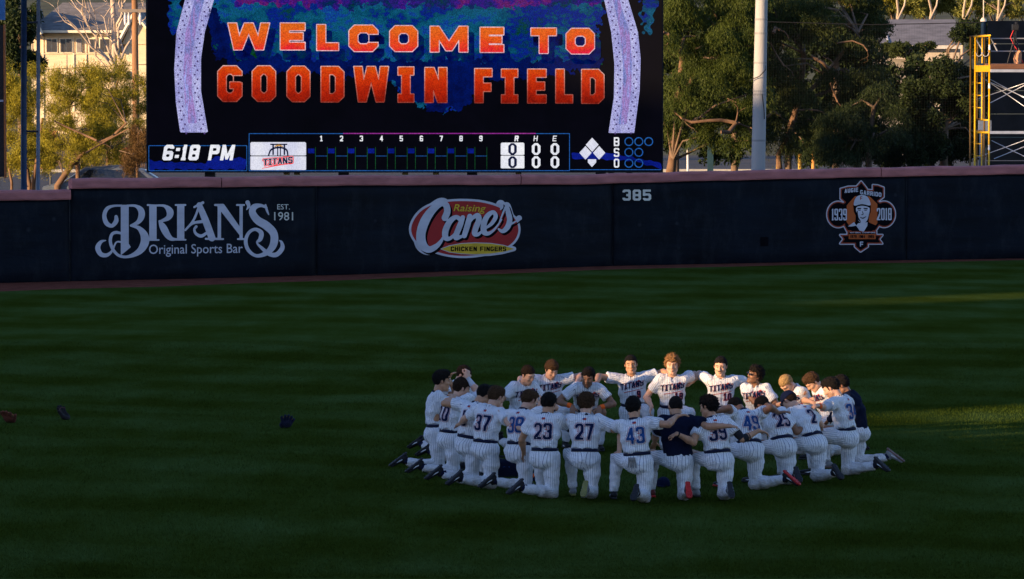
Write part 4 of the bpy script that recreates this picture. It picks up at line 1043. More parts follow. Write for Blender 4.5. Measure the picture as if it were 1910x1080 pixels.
# bare tree in front of the house
rng = np.random.default_rng(8)
bb = at(212, 300, 205); bb.z = 0
bt = empty('bare_tree', bb, 0, 'leafless pale-branched tree in front of the cream house', 'tree')
mb = MB(); q = lambda px, py, dz=0: at(px, py, 205 + dz) - bb
mb.tube([Vector((0, 0, 0)), q(213, 150), q(213, 70), q(210, 0), q(207, -40)], [.16, .14, .12, .10, .08], 8); mb.build('trunk', M_BARKP, bt, smooth=True)
mb = MB()
for a, b_ in (((205, 125), (128, 0)), ((200, 122), (150, 10)), ((212, 120), (160, -10)), ((216, 110), (232, -20)), ((225, 118), (190, 20)), ((214, 60), (240, -20)), ((205, 130), (120, 20)), ((228, 112), (262, 10)), ((230, 100), (215, 10))):
    p0 = q(*a); p1 = q(*b_, rng.uniform(-1.5, 1.5)); pts = [p0 + (p1 - p0) * k / 5 + Vector((rng.normal() * .12, rng.normal() * .12, rng.normal() * .10)) for k in range(6)]
    mb.tube(pts, [.065 - .009 * k for k in range(6)], 5)
    for k in (2, 3, 4):
        limb(mb, pts[k], (p1 - p0).normalized() + Vector((rng.normal() * .7, rng.normal() * .5, .2)), .028, 1.2, rng, 1, [], .3, 3)
mb.build('branch', M_BARKP, bt, smooth=True, kind='stuff')

# ---- cream house
HD = 235.0
hb = at(160, 100, HD); hb.z = 0
house = empty('house', (hb.x, HD, 0), 0, 'cream two-storey house with grey gabled roof, far left', 'house')
M_CREAM = simple('cream_siding', (.62, .50, .33), .85, var=.1, scale=1.2, bump=.3, bscale=8, stretch=(1, 1, 6))
M_TRIM = simple('cream_trim', (.70, .60, .44), .8, var=.08)
M_ROOF = simple('grey_shingle', (.16, .145, .13), .95, var=.3, scale=3, bump=.5, bscale=20)
M_PANE = flat('dim_window_glass', (.05, .05, .055), .15, spec=.6)
M_SHUT = flat('grey_shutter', (.22, .20, .19), .7)
hx = lambda px: at(px, 45, HD).x - hb.x
hz = lambda py: at(160, py, HD).z
def bx(name, mat, x0, x1, y0, y1, z0, z1, par, **k):
    m = MB(); m.box(((x0 + x1) / 2, (y0 + y1) / 2, (z0 + z1) / 2), (x1 - x0, y1 - y0, z1 - z0)); return m.build(name, mat, par, **k)
bx('wall', M_CREAM, hx(62), hx(300), 0, 9, 0, hz(56), house)
m = MB(); x0, x1 = hx(56), hx(306); ze = hz(57); zr = hz(4)
m.add([(x0, -.6, ze), (x1, -.6, ze), (x1 - 1.2, 4.5, zr), (x0 + 1.2, 4.5, zr), (x1, 9.6, ze), (x0, 9.6, ze), (x0, -.6, ze - .15), (x1, -.6, ze - .15), (x1, 9.6, ze - .15), (x0, 9.6, ze - .15)], [(0, 1, 2, 3), (3, 2, 4, 5), (0, 3, 5), (1, 4, 2), (0, 6, 7, 1), (1, 7, 8, 4), (4, 8, 9, 5), (5, 9, 6, 0)])
m.build('roof', M_ROOF, house)
bx('fascia', M_TRIM, hx(56), hx(306), -.72, -.61, hz(61), hz(56.5), house)
for (a, b_) in ((86, 106), (112, 134), (143, 152), (166, 182), (186, 204), (210, 224)):
    w_ = bx('window', M_TRIM, hx(a - 1.5), hx(b_ + 1.5), -.10, .0, hz(98.5), hz(71), house)
    if b_ - a > 12:
        for k in range(2):
            xa = a + (b_ - a) * k / 2 + .8; xb = a + (b_ - a) * (k + 1) / 2 - .8
            bx('pane', M_PANE, hx(xa), hx(xb), -.13, -.101, hz(97), hz(73), w_)
    else: bx('shutter', M_SHUT, hx(a), hx(b_), -.13, -.101, hz(97), hz(73), w_)
for py in (100, 127): bx('band_trim', M_TRIM, hx(62), hx(300), -.07, -.003, hz(py + 1.2), hz(py), house)
for px in (80, 137, 160, 207): bx('corner_board', M_TRIM, hx(px - 1.2), hx(px + 1.2), -.06, -.002, 0, hz(56.5), house)
def gable(x0, x1, xp, yt, ye, yf_):
    m = MB(); a, b_, c = hx(x0), hx(x1), hx(xp)
    m.add([(a, yf_, hz(ye)), (b_, yf_, hz(ye)), (c, yf_, hz(yt)), (a, 2, hz(ye)), (b_, 2, hz(ye)), (c, 3.5, hz(yt)), (a + .15, yf_ + .1, 0), (b_ - .15, yf_ + .1, 0), (b_ - .15, yf_ + .1, hz(ye)), (a + .15, yf_ + .1, hz(ye))], [(0, 1, 2), (6, 7, 8, 9)])
    m.build('gable_wall', M_CREAM, house)
    m = MB()
    for s0, s1 in (((a - .35, hz(ye) - .25), (c, hz(yt) + .15)), ((b_ + .35, hz(ye) - .25), (c, hz(yt) + .15))):
        m.add([(s0[0], yf_ - .35, s0[1]), (s1[0], yf_ - .35, s1[1]), (s1[0], 4, s1[1]), (s0[0], 2, s0[1]), (s0[0], yf_ - .35, s0[1] - .16), (s1[0], yf_ - .35, s1[1] - .16), (s1[0], 4, s1[1] - .16), (s0[0], 2, s0[1] - .16)], [(0, 1, 2, 3), (7, 6, 5, 4), (0, 4, 5, 1)])
    m.build('gable_roof', M_ROOF, house)
    m = MB()
    for s0 in ((a - .35, hz(ye) - .25), (b_ + .35, hz(ye) - .25)):
        m.tube([(s0[0], yf_ - .38, s0[1] - .05), (c, yf_ - .38, hz(yt) + .06)], .09, 4)
    m.build('bargeboard', M_TRIM, house)
gable(57, 70, 63, 22, 52, -1.2); gable(234, 302, 258, 26, 82, -2.0)
bx('window', M_PANE, hx(243), hx(248), -2.0, -1.93, hz(147), hz(132), house)
# pale wall low in the gap of the trees
o = bx('garden_wall', simple('pale_stucco', (.62, .50, .34), .9, var=.15), at(135, 45, 200).x, at(166, 45, 200).x, 200, 200.3, 0, at(150, 208, 200).z, None); tag(o, 'pale stucco wall corner seen through the desert trees', 'wall')
# picket fence and road behind
fr_ = empty('iron_fence', (at(200, 45, 196).x, 196, 0), 0, 'thin brown picket fence behind the desert trees', 'fence')
for k, px in enumerate(np.arange(60, 275, 3.6)):
    m = MB(); p = at(px, 45, 196); m.box((p.x - fr_.location.x, 0, .85), (.035, .035, 1.7)); m.build('picket', flat('brown_iron', (.10, .065, .045), .7), fr_)
m = MB(); m.box((at(167, 45, 196).x - fr_.location.x, .03, 1.6), (4.9, .03, .05)); m.box((at(167, 45, 196).x - fr_.location.x, .03, .3), (4.9, .03, .05)); m.build('fence_rail', flat('brown_iron', (.10, .065, .045), .7), fr_)
for i, (x, c, lab) in enumerate(((85, (.50, .20, .10), 'orange clay planter beyond the desert trees'), (232, (.6, .12, .08), 'small red and white sign on the picket fence'))):
    m = MB(); p = at(x, 260 if i == 0 else 288, 194); m.box((0, 0, 0), (.9 if i == 0 else .25, .2, .7 if i == 0 else .4)); m.box((0, 0, .32 if i == 0 else .22), (.96 if i == 0 else .27, .24, .08)); m.box((0, 0, -.3 - p.z / 2), (.6 if i == 0 else .05, .1, p.z - .3))
    o = m.build('planter' if i == 0 else 'fence_sign', simple('clay%d' % i, c, .8), label=lab, cat='planter' if i == 0 else 'sign'); o.location = p
# utility pole
p = at(252, 45, 185)
ut = empty('utility_pole', (p.x, 185, 0), 0, 'brown wooden utility pole with insulators before the cream house', 'utility pole')
mb = MB(); mb.tube([(.03, 0, 0), (0, 0, 4.5), (-.03, 0, 10)], [.15, .13, .11], 10); mb.build('pole', simple('brown_timber', (.24, .125, .06), .9, var=.3, scale=3, bump=.5, bscale=20, stretch=(1, 1, .2)), ut, smooth=True)
mb = MB(); mb.box((0, -.1, at(0, 20, 185).z), (1.3, .1, .12)); mb.build('crossarm', flat('grey_timber', (.2, .17, .14), .9), ut)
for px in (234, 241, 262): m = MB(); z = at(0, 30, 185).z; x = at(px, 45, 185).x - p.x; m.tube([(x, -.1, z - .35), (x, -.1, z - .2), (x, -.1, z), (x, -.1, z + .15)], [.03, .06, .06, .03], 8); m.build('insulator', flat('pale_ceramic', (.5, .5, .5), .3), ut, smooth=True)
# overhead wires
def wire(label, pts, r=.012):
    m = MB(); m.tube(pts, r, 4); m.build('overhead_wire', flat('black_wire', (.01, .01, .01), .6), label=label, cat='wire')
wire('black wire crossing in front of the cream house', [at(60, 131, 186), at(150, 126, 186), at(252, 121, 185), at(300, 119, 185)])
# two poles close behind the wall at the left
p = at(45, 300, 121)
dp = empty('steel_pole', (p.x, 121, 0), 0, 'dark blue painted steel pole at the left end of the wall', 'pole')
mm = 121 / FPX
mb = MB(); mb.tube([(-.02, 0, 0), (0, 0, 4), (.03, 0, 8)], [5.8 * mm, 5.6 * mm, 5.4 * mm], 12); mb.build('shaft', simple('dark_blue_steel', (.010, .030, .075), .5, var=.3, scale=4), dp, smooth=True)
mb = MB()
for py in (42, 245): mb.tube([(0, 0, at(0, py, 121).z), (27 * mm, 0, at(0, py, 121).z)], .03, 6)
mb.build('bracket', flat('dark_steel', (.03, .03, .035), .5, metal=.3), dp)
mb = MB()
for k in range(13): mb.tube([(5 * mm, 0, .9 + k * .45), (8 * mm, 0, .9 + k * .45)], .012, 4)
mb.build('step_bolt', flat('dark_steel', (.03, .03, .035), .5, metal=.3), dp, kind='stuff')
p = at(72, 300, 121.2)
gp = empty('steel_pole', (p.x, 121.2, 0), 0, 'thin grey conduit pole beside the dark blue pole', 'pole')
mb = MB(); mb.tube([(-.03, 0, 0), (0, 0, 4), (.03, 0, 8)], 3.6 * mm, 10); mb.build('shaft', simple('galvanised_blue_grey', (.14, .16, .20), .5, var=.2, scale=3), gp, smooth=True)
p = at(94, 300, 165)
o = MB().tube([(0, 0, 0), (0, 0, at(94, 258, 165).z)], .035, 6).build('sign_post', flat('dark_steel', (.03, .03, .035), .5, metal=.3), label='short thin post among the desert trees', cat='post'); o.location = (p.x, 165, 0)
# advertising board at the very left
ab = empty('advertising_board', (at(-60, 300, 120).x, 120, 0), 0, 'dark advertising board with an orange edge at the left margin', 'billboard')
ax_ = at(9.5, 45, 120).x - ab.location.x; zb = at(0, 330, 120).z; zt_ = at(0, 47, 120).z
m = MB(); m.box((ax_ / 2 - 1, .1, (zb + zt_) / 2), (ax_ + 2 - .06, .2, zt_ - zb)); m.build('panel', simple('dark_brown_panel', (.012, .008, .008), .6), ab)
m = MB(); m.box((ax_ - .02, .05, (zb + zt_) / 2), (.035, .26, zt_ - zb + .06)); m.build('edge_trim', flat('orange_paint', (.30, .085, .015), .6), ab)
m = MB(); m.box((ax_ / 2 - 1, -.01, at(0, 188, 120).z), (ax_ + 2 - .1, .03, .05)); m.build('middle_strip', flat('grey_strip', (.3, .3, .35), .5), ab)
m = MB(); m.box((ax_ / 2 - 1, .08, at(0, 15, 120).z), (ax_ + 2 - .02, .2, .6)); m.build('header', simple('blue_header', (.03, .12, .30), .5), ab)
for dx in (-1.2, ax_ - .25): m = MB(); m.box((dx, .2, zb / 2), (.14, .14, zb)); m.build('post', flat('dark_steel', (.03, .03, .035), .5, metal=.3), ab)

# ---- cars behind the wall
def car(label, px, D, ry, col, ln=4.5):
    p = at(px, 320, D)
    root = empty('parked_car', (p.x, D, 0), rad(ry), label, 'car', 'cars parked behind the wall')
    prof = [(-2.2, .35), (-2.25, .75), (-1.6, .92), (-.9, 1.38), (.2, 1.44), (1.0, 1.30), (1.55, .95), (2.1, .80), (2.2, .45)]
    m = MB(); vs = []; fs = []; k = len(prof)
    for i, yy in enumerate((-.82, -.72, .72, .82)):
        for x, z in prof: vs.append((x, yy * (.82 if z > 1.1 else 1.0), z - (.06 if i in (0, 3) else 0)))
    for i in range(3):
        for j in range(k - 1): a = i * k + j; fs.append((a, a + 1, a + k + 1, a + k))
    fs.append(tuple(range(k))); fs.append(tuple(3 * k + j for j in reversed(range(k)))); fs.append((0, k, 2 * k, 3 * k, 3 * k + k - 1, 3 * k - 1, 2 * k - 1, k - 1))
    m.add(vs, fs); m.build('body', flat('car_' + '_'.join(str(c) for c in col), col, .3, spec=.6), root, smooth=False)
    for s_ in (-1, 1):
        m = MB()
        m.add([(-1.25, s_ * .80, 1.0), (1.15, s_ * .80, 1.0), (.75, s_ * .70, 1.3), (-.75, s_ * .70, 1.33)], [(0, 1, 2, 3)])
        m.build('side_window', M_LENS2, root)
    for x in (-1.4, 1.35):
        for s_ in (-1, 1):
            m = MB(); m.tube([(x, s_ * .70, .32), (x, s_ * .88, .32)], .32, 16); w_ = m.build('wheel', flat('tyre_rubber', (.015, .015, .015), .8), root)
            m = MB(); m.tube([(x, s_ * .86, .32), (x, s_ * .895, .32)], .19, 12); m.build('rim', flat('alloy', (.4, .4, .42), .4, metal=.7), w_)
M_LENS2 = flat('car_glass', (.015, .018, .02), .08, spec=.8)
car('silver blue parked car whose roof just shows over the wall', 212, 151, 4, (.10, .12, .15))
car('black parked car whose roof shows right of the scoreboard', 1308, 141, -5, (.02, .02, .024))
for px, y, c, h_, lab in ((1283, 262, (.55, .55, .52), 0, 'thin white post under the pepper tree'), (1451, 288, (.55, .35, .03), 0, 'short yellow bollard right of the concrete pole'), (1492, 288, (.45, .27, .05), 0, 'second yellow bollard from the concrete pole'), (1517, 285, (.50, .24, .06), 0, 'orange bollard furthest from the concrete pole')):
    p = at(px, y, 178); m = MB(); m.tube([(0, 0, 0), (0, 0, p.z)], .07 if px > 1400 else .045, 8); m.tube([(0, 0, p.z), (0, 0, p.z + .04)], [.07, .02], 8)
    o = m.build('bollard' if px > 1400 else 'white_post', simple('post%d' % px, c, .7), label=lab, cat='bollard' if px > 1400 else 'post', smooth=True); o.location = (p.x, 178, 0)
p = at(1325, 270, 176); m = MB(); m.box((0, 0, p.z / 2), (.22, .2, p.z)); m.box((0, 0, p.z + .05), (.27, .26, .1)); o = m.build('utility_cabinet', simple('teal_paint', (.008, .032, .045), .6), label='teal cabinet standing under the pepper tree', cat='cabinet'); o.location = (p.x, 176, 0)
# kerb and far pavement glimpsed below the trees
m = MB(); m.box((10, 190, .06), (60, .3, .12)); m.build('kerb', flat('concrete', (.33, .32, .30), .9), kind='structure')

# ---- concrete light pole
p = at(1411.5, 320, 122)
mm = 122 / FPX
cp = empty('light_pole', (p.x, 122, 0), 0, 'tall tapering concrete light pole rising behind the wall', 'light pole')
M_CONC = simple('pale_concrete', (.32, .315, .305), .85, var=.14, scale=2.2, bump=.35, bscale=25, stretch=(1, 1, .35))
mb = MB(); zz = [0, 2, 4, 6, 8, 10]; mb.tube([(.0 + .017 * z, 0, z) for z in zz], [(14.2 - .45 * z) * mm for z in zz], 20); mb.build('shaft', M_CONC, cp, smooth=True)
for py in (36, 62, 117, 170, 176, 262): z = at(0, py, 122).z; m = MB(); m.tube([(.017 * z, 0, z - .025), (.017 * z, 0, z + .025)], (14.5 - .45 * z) * mm, 20); m.build('band', flat('grey_band', (.22, .22, .22), .6), cp)
m = MB(); m.tube([(.2, -.08, at(0, 112, 122).z), (.22, -.1, at(0, 130, 122).z), (.05, -.26, at(0, 142, 122).z), (-.2, -.12, at(0, 150, 122).z)], .012, 5); m.tube([(.12, -.2, at(0, 175, 122).z), (.17, -.17, at(0, 200, 122).z), (.19, -.16, at(0, 222, 122).z)], .012, 5); m.build('cable', flat('black_wire', (.01, .01, .01), .6), cp)

# ---- grey roofed house at the right
r0 = at(1700, 60, 222)
h2 = empty('house', (r0.x, 222, 0), 0, 'low house with a long grey shingle roof under the eucalyptus', 'house')
X2 = lambda px: at(px, 45, 222).x - r0.x
Z2 = lambda py: at(0, py, 222).z
m = MB(); m.add([(X2(1640), -.5, Z2(84)), (X2(1795), -.5, Z2(84)), (X2(1800), 5, Z2(36)), (X2(1625), 5, Z2(36)), (X2(1795), 10, Z2(84)), (X2(1640), 10, Z2(84))], [(0, 1, 2, 3), (3, 2, 4, 5), (0, 3, 5), (1, 4, 2)]); m.build('roof', simple('weathered_shingle', (.15, .145, .15), .95, var=.25, scale=2, bump=.5, bscale=16), h2)
m = MB(); m.tube([(X2(1656), -.55, Z2(84)), (X2(1661), 3.0, Z2(56)), (X2(1664), 3.4, Z2(50))], .06, 5); m.build('valley_flashing', flat('pale_metal', (.4, .4, .42), .5), h2)
bx('wall', simple('beige_render', (.40, .34, .28), .9), X2(1646), X2(1790), 0, 9, 0, Z2(84), h2)
bx('fascia', flat('pale_fascia', (.45, .42, .38), .8), X2(1688), X2(1790), -.62, -.52, Z2(91), Z2(84.5), h2)
bx('window', M_PANE, X2(1700), X2(1716), -.06, -.01, Z2(112), Z2(95), h2)
o = MB().add([(at(1628, 120, 216).x, 216, at(0, 108, 216).z), (at(1720, 120, 216).x, 216, at(0, 112, 216).z), (at(1722, 120, 214).x, 213, 0), (at(1626, 120, 214).x, 213, 0), (at(1628, 120, 216).x, 217, at(0, 108, 216).z), (at(1720, 120, 216).x, 217, at(0, 112, 216).z), (at(1722, 120, 214).x, 218, 0), (at(1626, 120, 214).x, 218, 0)], [(0, 3, 2, 1), (0, 1, 5, 4), (4, 5, 6, 7), (0, 4, 7, 3), (1, 2, 6, 5)]).build('garden_wall', simple('tan_block', (.22, .19, .15), .9, var=.2), label='tan block wall below the grey roofed house', cat='wall')
tree('low green hedge in front of the grey roofed house', 1690, 216, rclumps(1645, 1735, 84, 112, 12, 12, 9, 81, 1.0), 'bushy', 9000, LM_MID, M_BARK, [[(1690, 200, 3, 0), (1690, 110, 2, 0)]], 82, leaf=(.16, .045), name='hedge')
# palm under the sky gap
pb = at(1556, 60, 250); pb.z = 0
pm = empty('palm_tree', pb, 0, 'arching palm fronds against the small gap of sky', 'tree')
mb = MB(); top = at(1568, 28, 250) - pb; mb.tube([Vector((0, 0, 0)), top * .5 + Vector((.1, 0, 0)), top], [.22, .18, .15], 8); mb.build('trunk', M_BARK, pm, smooth=True)
rg = np.random.default_rng(3)
for k in range(12):
    a = k * .55 + .2; mb = MB(); pts = []
    for t in np.linspace(0, 1, 7): pts.append(top + Vector((math.cos(a) * t * 1.9, math.sin(a) * t * 1.6, .75 * math.sin(t * 2.2) - 1.0 * t * t)))
    mb.tube(pts, [.03 - .003 * i for i in range(7)], 4)
    for i in range(1, 7):
        for s_ in (-1, 1):
            for o_ in (0, .5):
                b0_ = pts[i - 1] + (pts[i] - pts[i - 1]) * o_; dv = Vector((-math.sin(a) * s_ * .45 + math.cos(a) * .2, math.cos(a) * s_ * .45, -.35))
                mb.add([b0_, b0_ + Vector((0, 0, .05)) + dv * .5, b0_ + dv], [(0, 1, 2)])
    mb.build('frond', LM_MID, pm)

# ---- scaffold tower with camera
SD = 128.0; sp0 = at(1833, 300, SD)
sc_ = empty('scaffold_tower', (sp0.x, SD, 0), 0, 'yellow scaffold tower with a plank deck at the right edge', 'scaffold')
SX = lambda px: at(px, 45, SD).x - sp0.x
SZ = lambda py: at(0, py, SD).z
M_YELP = simple('yellow_enamel', (.68, .38, .008), .45, var=.15, scale=5)
M_GALV = simple('galvanised_tube', (.42, .44, .50), .4, metal=.5, var=.15)
def frame(yo, dxo, mat):
    o_ = MB(); r_ = .026
    xl, xm, xr = SX(1819.5) + dxo, SX(1832.5) + dxo, SX(1846) + dxo
    o_.tube([(xl, yo, -.0), (xl, yo, SZ(68))], r_, 8); o_.tube([(xr, yo, -.0), (xr, yo, SZ(66))], r_, 8)
    o_.tube([(xl - .03, yo, SZ(69)), (xr + .03, yo, SZ(66))], r_, 8)
    f = o_.build('end_frame', mat, sc_, smooth=True)
    for (a, b_) in ((70, 118), (134, 224), (248, 330)): m = MB(); m.tube([(xm, yo, SZ(b_)), (xm, yo, SZ(a))], .022, 6); m.build('inner_post', mat, sc_, smooth=True)
    for py in (155, 178, 201, 268, 291): m = MB(); m.tube([(xl, yo, SZ(py)), (xm, yo, SZ(py))], .016, 6); m.build('rung', mat, sc_, smooth=True)
    m = MB(); m.tube([(xm - .05, yo, SZ(224)), (xr, yo, SZ(224))], .022, 6); m.build('crossbar', mat, sc_, smooth=True)
    m = MB(); m.tube([(xl, yo, SZ(247)), (xr, yo, SZ(247))], .03, 8); m.build('crossbar', mat, sc_, smooth=True)
    return f
frame(0, 0, M_YELP)
frame(1.5, .02, flat('shaded_yellow_enamel', (.10, .055, .01), .6)); frame(0, SX(2010), M_YELP); frame(1.5, SX(2010), M_YELP)  # near rear frame: its shade is put into a darker yellow
m = MB(); m.box(((SX(1820) + SX(1847)) / 2, -.03, (SZ(122) + SZ(134)) / 2), (SX(1847) - SX(1820), .05, SZ(122) - SZ(134))); m.build('access_gate', M_YELP, sc_)
for k in range(4): m = MB(); m.box(((SX(1847) + SX(2010)) / 2, .1 + k * .37, SZ(124)), (SX(2010) - SX(1847), .34, .14)); m.build('deck_plank', simple('brown_plank', (.13, .06, .035), .9, var=.3, scale=3, stretch=(.3, 3, 3)), sc_)
for py, yo in ((132, -.06), (247, -.06), (132, 1.55)): m = MB(); m.box(((SX(1847) + SX(2010)) / 2, yo, SZ(py)), (SX(2010) - SX(1847), .05, .075)); m.build('ledger', M_GALV, sc_)
for (a, b_, c, d, yo) in ((1847, 148, 1925, 190, -.07), (1847, 192, 1925, 152, -.07), (1847, 150, 1935, 188, 1.5), (1830, 188, 1925, 156, 1.5), (1850, 262, 1925, 298, -.07), (1855, 296, 1925, 268, -.07), (1825, 300, 1930, 262, 1.5), (1835, 140, 1930, 205, 1.5)):
    m = MB(); m.tube([(SX(a), yo, SZ(b_)), (SX(c), yo, SZ(d))], .013, 6); m.build('cross_brace', M_GALV, sc_, smooth=True)
for py in (72, 96): m = MB(); m.tube([(SX(1849), .9, SZ(py)), (SX(2010), .9, SZ(py))], .02, 6); m.build('guard_rail', flat('grey_rail', (.25, .26, .28), .5), sc_, smooth=True)
for a, b_ in ((1826, 1840), (1855, 1867)): m = MB(); m.tube([(SX(a), .9, SZ(72)), (SX(b_), .9, SZ(96))], .02, 6); m.build('guard_rail', flat('grey_rail', (.25, .26, .28), .5), sc_, smooth=True)
for a, b_ in ((1820, 1832), (1832, 1845)): m = MB(); m.tube([(SX(a), -.04, SZ(98)), (SX(a + 2.5), -.05, SZ(103.5)), (SX((a + b_) / 2), -.05, SZ(105.5)), (SX(b_ - 2.5), -.05, SZ(103.5)), (SX(b_), -.04, SZ(98))], .011, 5); m.build('chain', flat('pale_chain', (.5, .5, .5), .5), sc_, smooth=True)
for py in (88, 160, 275): m = MB(); m.tube([(SX(1846), 0, SZ(py + 5)), (SX(1846), 0, SZ(py - 5))], .029, 8); m.build('label_sleeve', flat('white_sleeve', (.7, .7, .7), .6), sc_, smooth=True)
# deep blue post with cap
np_ = empty('steel_post', (at(1833, 300, 131).x, 131, 0), 0, 'navy steel post with a pale cap behind the yellow scaffold', 'post')
mm = 131 / FPX
m = MB(); m.tube([(-.05, 0, 0), (0, 0, at(0, 40, 131).z)], 4.8 * mm, 12); m.build('shaft', simple('navy_steel', (.012, .03, .07), .5, var=.25, scale=3), np_, smooth=True)
m = MB(); m.tube([(0, 0, at(0, 40, 131).z), (0, 0, at(0, 37, 131).z), (0, 0, at(0, 33, 131).z)], [6 * mm, 6 * mm, 3 * mm], 10); m.tube([(0, 0, at(0, 33, 131).z), (.0, 0, at(0, -20, 131).z)], 1.1 * mm, 6); m.build('cap', flat('cream_cap', (.5, .45, .38), .7), np_, smooth=True)
m = MB(); m.box((.05, 0, at(0, 236, 131).z), (.34, .3, .34)); m.build('junction_box', flat('blue_grey_box', (.10, .13, .2), .6), np_)
# camera on tripod
tp = at(1893, 118, 128.9)
ct = empty('video_camera', (tp.x, 128.9, tp.z), 0, 'black video camera on a tripod on the scaffold deck', 'camera')
mb = MB()
for (dx, dy) in ((-.22, -.15), (.20, -.15), (0, .25)): mb.tube([(dx, dy, 0), (0, 0, .75)], [.016, .02], 6)
mb.build('tripod', flat('black_metal', (.012, .012, .014), .5), ct)
mb = MB(); mb.tube([(0, 0, .7), (0, 0, .88)], .04, 8); mb.box((0, -.02, .98), (.16, .34, .16)); mb.tube([(0, -.18, .99), (0, -.34, .99)], [.055, .07], 12); mb.box((.03, .02, 1.10), (.05, .2, .06)); mb.box((-.02, .02, .86), (.10, .12, .05)); mb.build('camera_body', flat('black_metal', (.012, .012, .014), .5), ct)
mb = MB(); mb.tube([(-.05, -.05, .9), (-.14, -.12, .7), (-.05, -.15, .5), (.05, -.2, .35), (.14, -.2, .15), (.2, -.25, 0)], .012, 6); mb.build('cable', flat('red_cable', (.5, .02, .02), .5), ct, smooth=True)
# tan shape added for the man partly seen beside it
mb = MB(); q0 = at(1899, 118, 128.7)
mb.tube([(0, 0, 0), (-.02, 0, .12), (.02, 0, .26), (.05, 0, .34)], [.10, .11, .09, .04], 10); mb.tube([(-.06, -.02, .05), (-.07, -.02, .2), (0, -.02, .3)], .03, 6)
o = mb.build('man_part', simple('tan_skin_tone', (.45, .22, .11), .8), label='skin-coloured shape for a man partly seen beside the camera tripod', cat='bag', smooth=True); o.location = q0
# dark sheeted wall behind the scaffold
bw = empty('batters_eye_screen', (at(1880, 300, 136).x, 136, 0), 0, 'dark grey slatted screen wall behind the scaffold', 'wall')
x0 = at(1842, 45, 136).x - bw.location.x; x1 = x0 + 14
zt2 = at(0, 38, 136).z; nS = 9
for k in range(nS):
    z0 = zt2 * k / nS; z1 = zt2 * (k + 1) / nS
    m = MB(); m.add([(x0, 0, z0 + .012), (x1, 0, z0 + .012), (x1, -.04, z1 - .012), (x0, -.04, z1 - .012), (x0, .06, z0 + .012), (x1, .06, z0 + .012), (x1, .06, z1 - .012), (x0, .06, z1 - .012)], [(0, 1, 2, 3), (3, 2, 6, 7), (0, 3, 7, 4), (0, 4, 5, 1), (1, 5, 6, 2)]); m.build('slat', simple('charcoal_sheet', (.030, .027, .026), .95, var=.2, scale=2, spec=.05) if k == 0 else bpy.data.materials['charcoal_sheet'], bw)
m = MB()
for k in range(60): m.tube([(x0 + k * .1, 0, zt2), (x0 + k * .1, 0, zt2 + .14)], .006, 3)
m.build('wire_spikes', flat('dark_steel', (.03, .03, .035), .5, metal=.3), bw, kind='stuff')
# netting
nx0, nx1 = at(1424, 45, 127).x, at(1832, 45, 127).x
net = MB(); ztn = at(0, 44, 127).z
for k in range(int((nx1 - nx0) / .07)): x = nx0 + k * .07; net.tube([(x - nx0, 0, 1.5), (x - nx0, 0, ztn)], .0009, 3, cap=False)
for k in range(int((ztn - 1.5) / .07)): z = 1.5 + k * .07; net.tube([(0, 0, z), (nx1 - nx0, 0, z)], .0009, 3, cap=False)
nt_ = empty('safety_net', (nx0, 127, 0), 0, 'fine dark safety net hung between concrete pole and scaffold', 'net')
net.build('mesh', flat('net_cord', (.02, .02, .02), .8), nt_, kind='stuff')
m = MB(); m.tube([(0, 0, ztn + .05), ((nx1 - nx0) / 2, 0, ztn - .03), (nx1 - nx0, 0, ztn + .03)], .012, 5); m.build('top_cable', flat('black_wire', (.01, .01, .01), .6), nt_)
# ================================================================== people
def sst(a, b, k):
    """smooth minimum"""
    h = np.clip(0.5 + 0.5 * (b - a) / k, 0, 1)
    return b + (a - b) * h - k * h * (1 - h)
def ssub(a, b, k):
    """a minus b, smooth"""
    h = np.clip(0.5 - 0.5 * (a + b) / k, 0, 1)
    return a + (-b - a) * h + k * h * (1 - h)
A3 = lambda v: np.array(v, float)
def cone3(P, a, b, ra, rb):
    ba = b - a; t = np.clip(((P - a) @ ba) / max(ba @ ba, 1e-9), 0, 1)
    return np.linalg.norm(P - a - t[:, None] * ba, axis=1) - (ra + (rb - ra) * t)
def ell3(P, c, R, r):
    """ellipsoid; R columns = axes"""
    q = (P - c) @ R / r
    k0 = np.linalg.norm(q, axis=1); k1 = np.linalg.norm(q / r, axis=1)
    return k0 * (k0 - 1) / np.maximum(k1, 1e-6)
def loft3(P, a, b, X, prof):
    """elliptic profile along a->b; prof = list of (t, half width, half depth)"""
    Wd = b - a; Ln = np.linalg.norm(Wd); Wd = Wd / Ln
    X = X - Wd * (X @ Wd); X = X / np.linalg.norm(X); Y = np.cross(Wd, X)
    q = P - a; w_ = q @ Wd / Ln
    ts = [p[0] for p in prof]
    ax = np.interp(w_, ts, [p[1] for p in prof]); by = np.interp(w_, ts, [p[2] for p in prof])
    wc = np.clip(w_, ts[0], ts[-1]); ex = (w_ - wc) * Ln
    u = q @ X; v = q @ Y
    m = np.minimum(ax, by)
    k = np.sqrt((u / ax) ** 2 + (v / by) ** 2 + (ex / (m * .6)) ** 2)
    return (k - 1) * m * np.where(np.abs(u / ax) > np.abs(v / by), np.minimum(ax / m, 1.15), 1.0), (u / ax, v / by, w_)

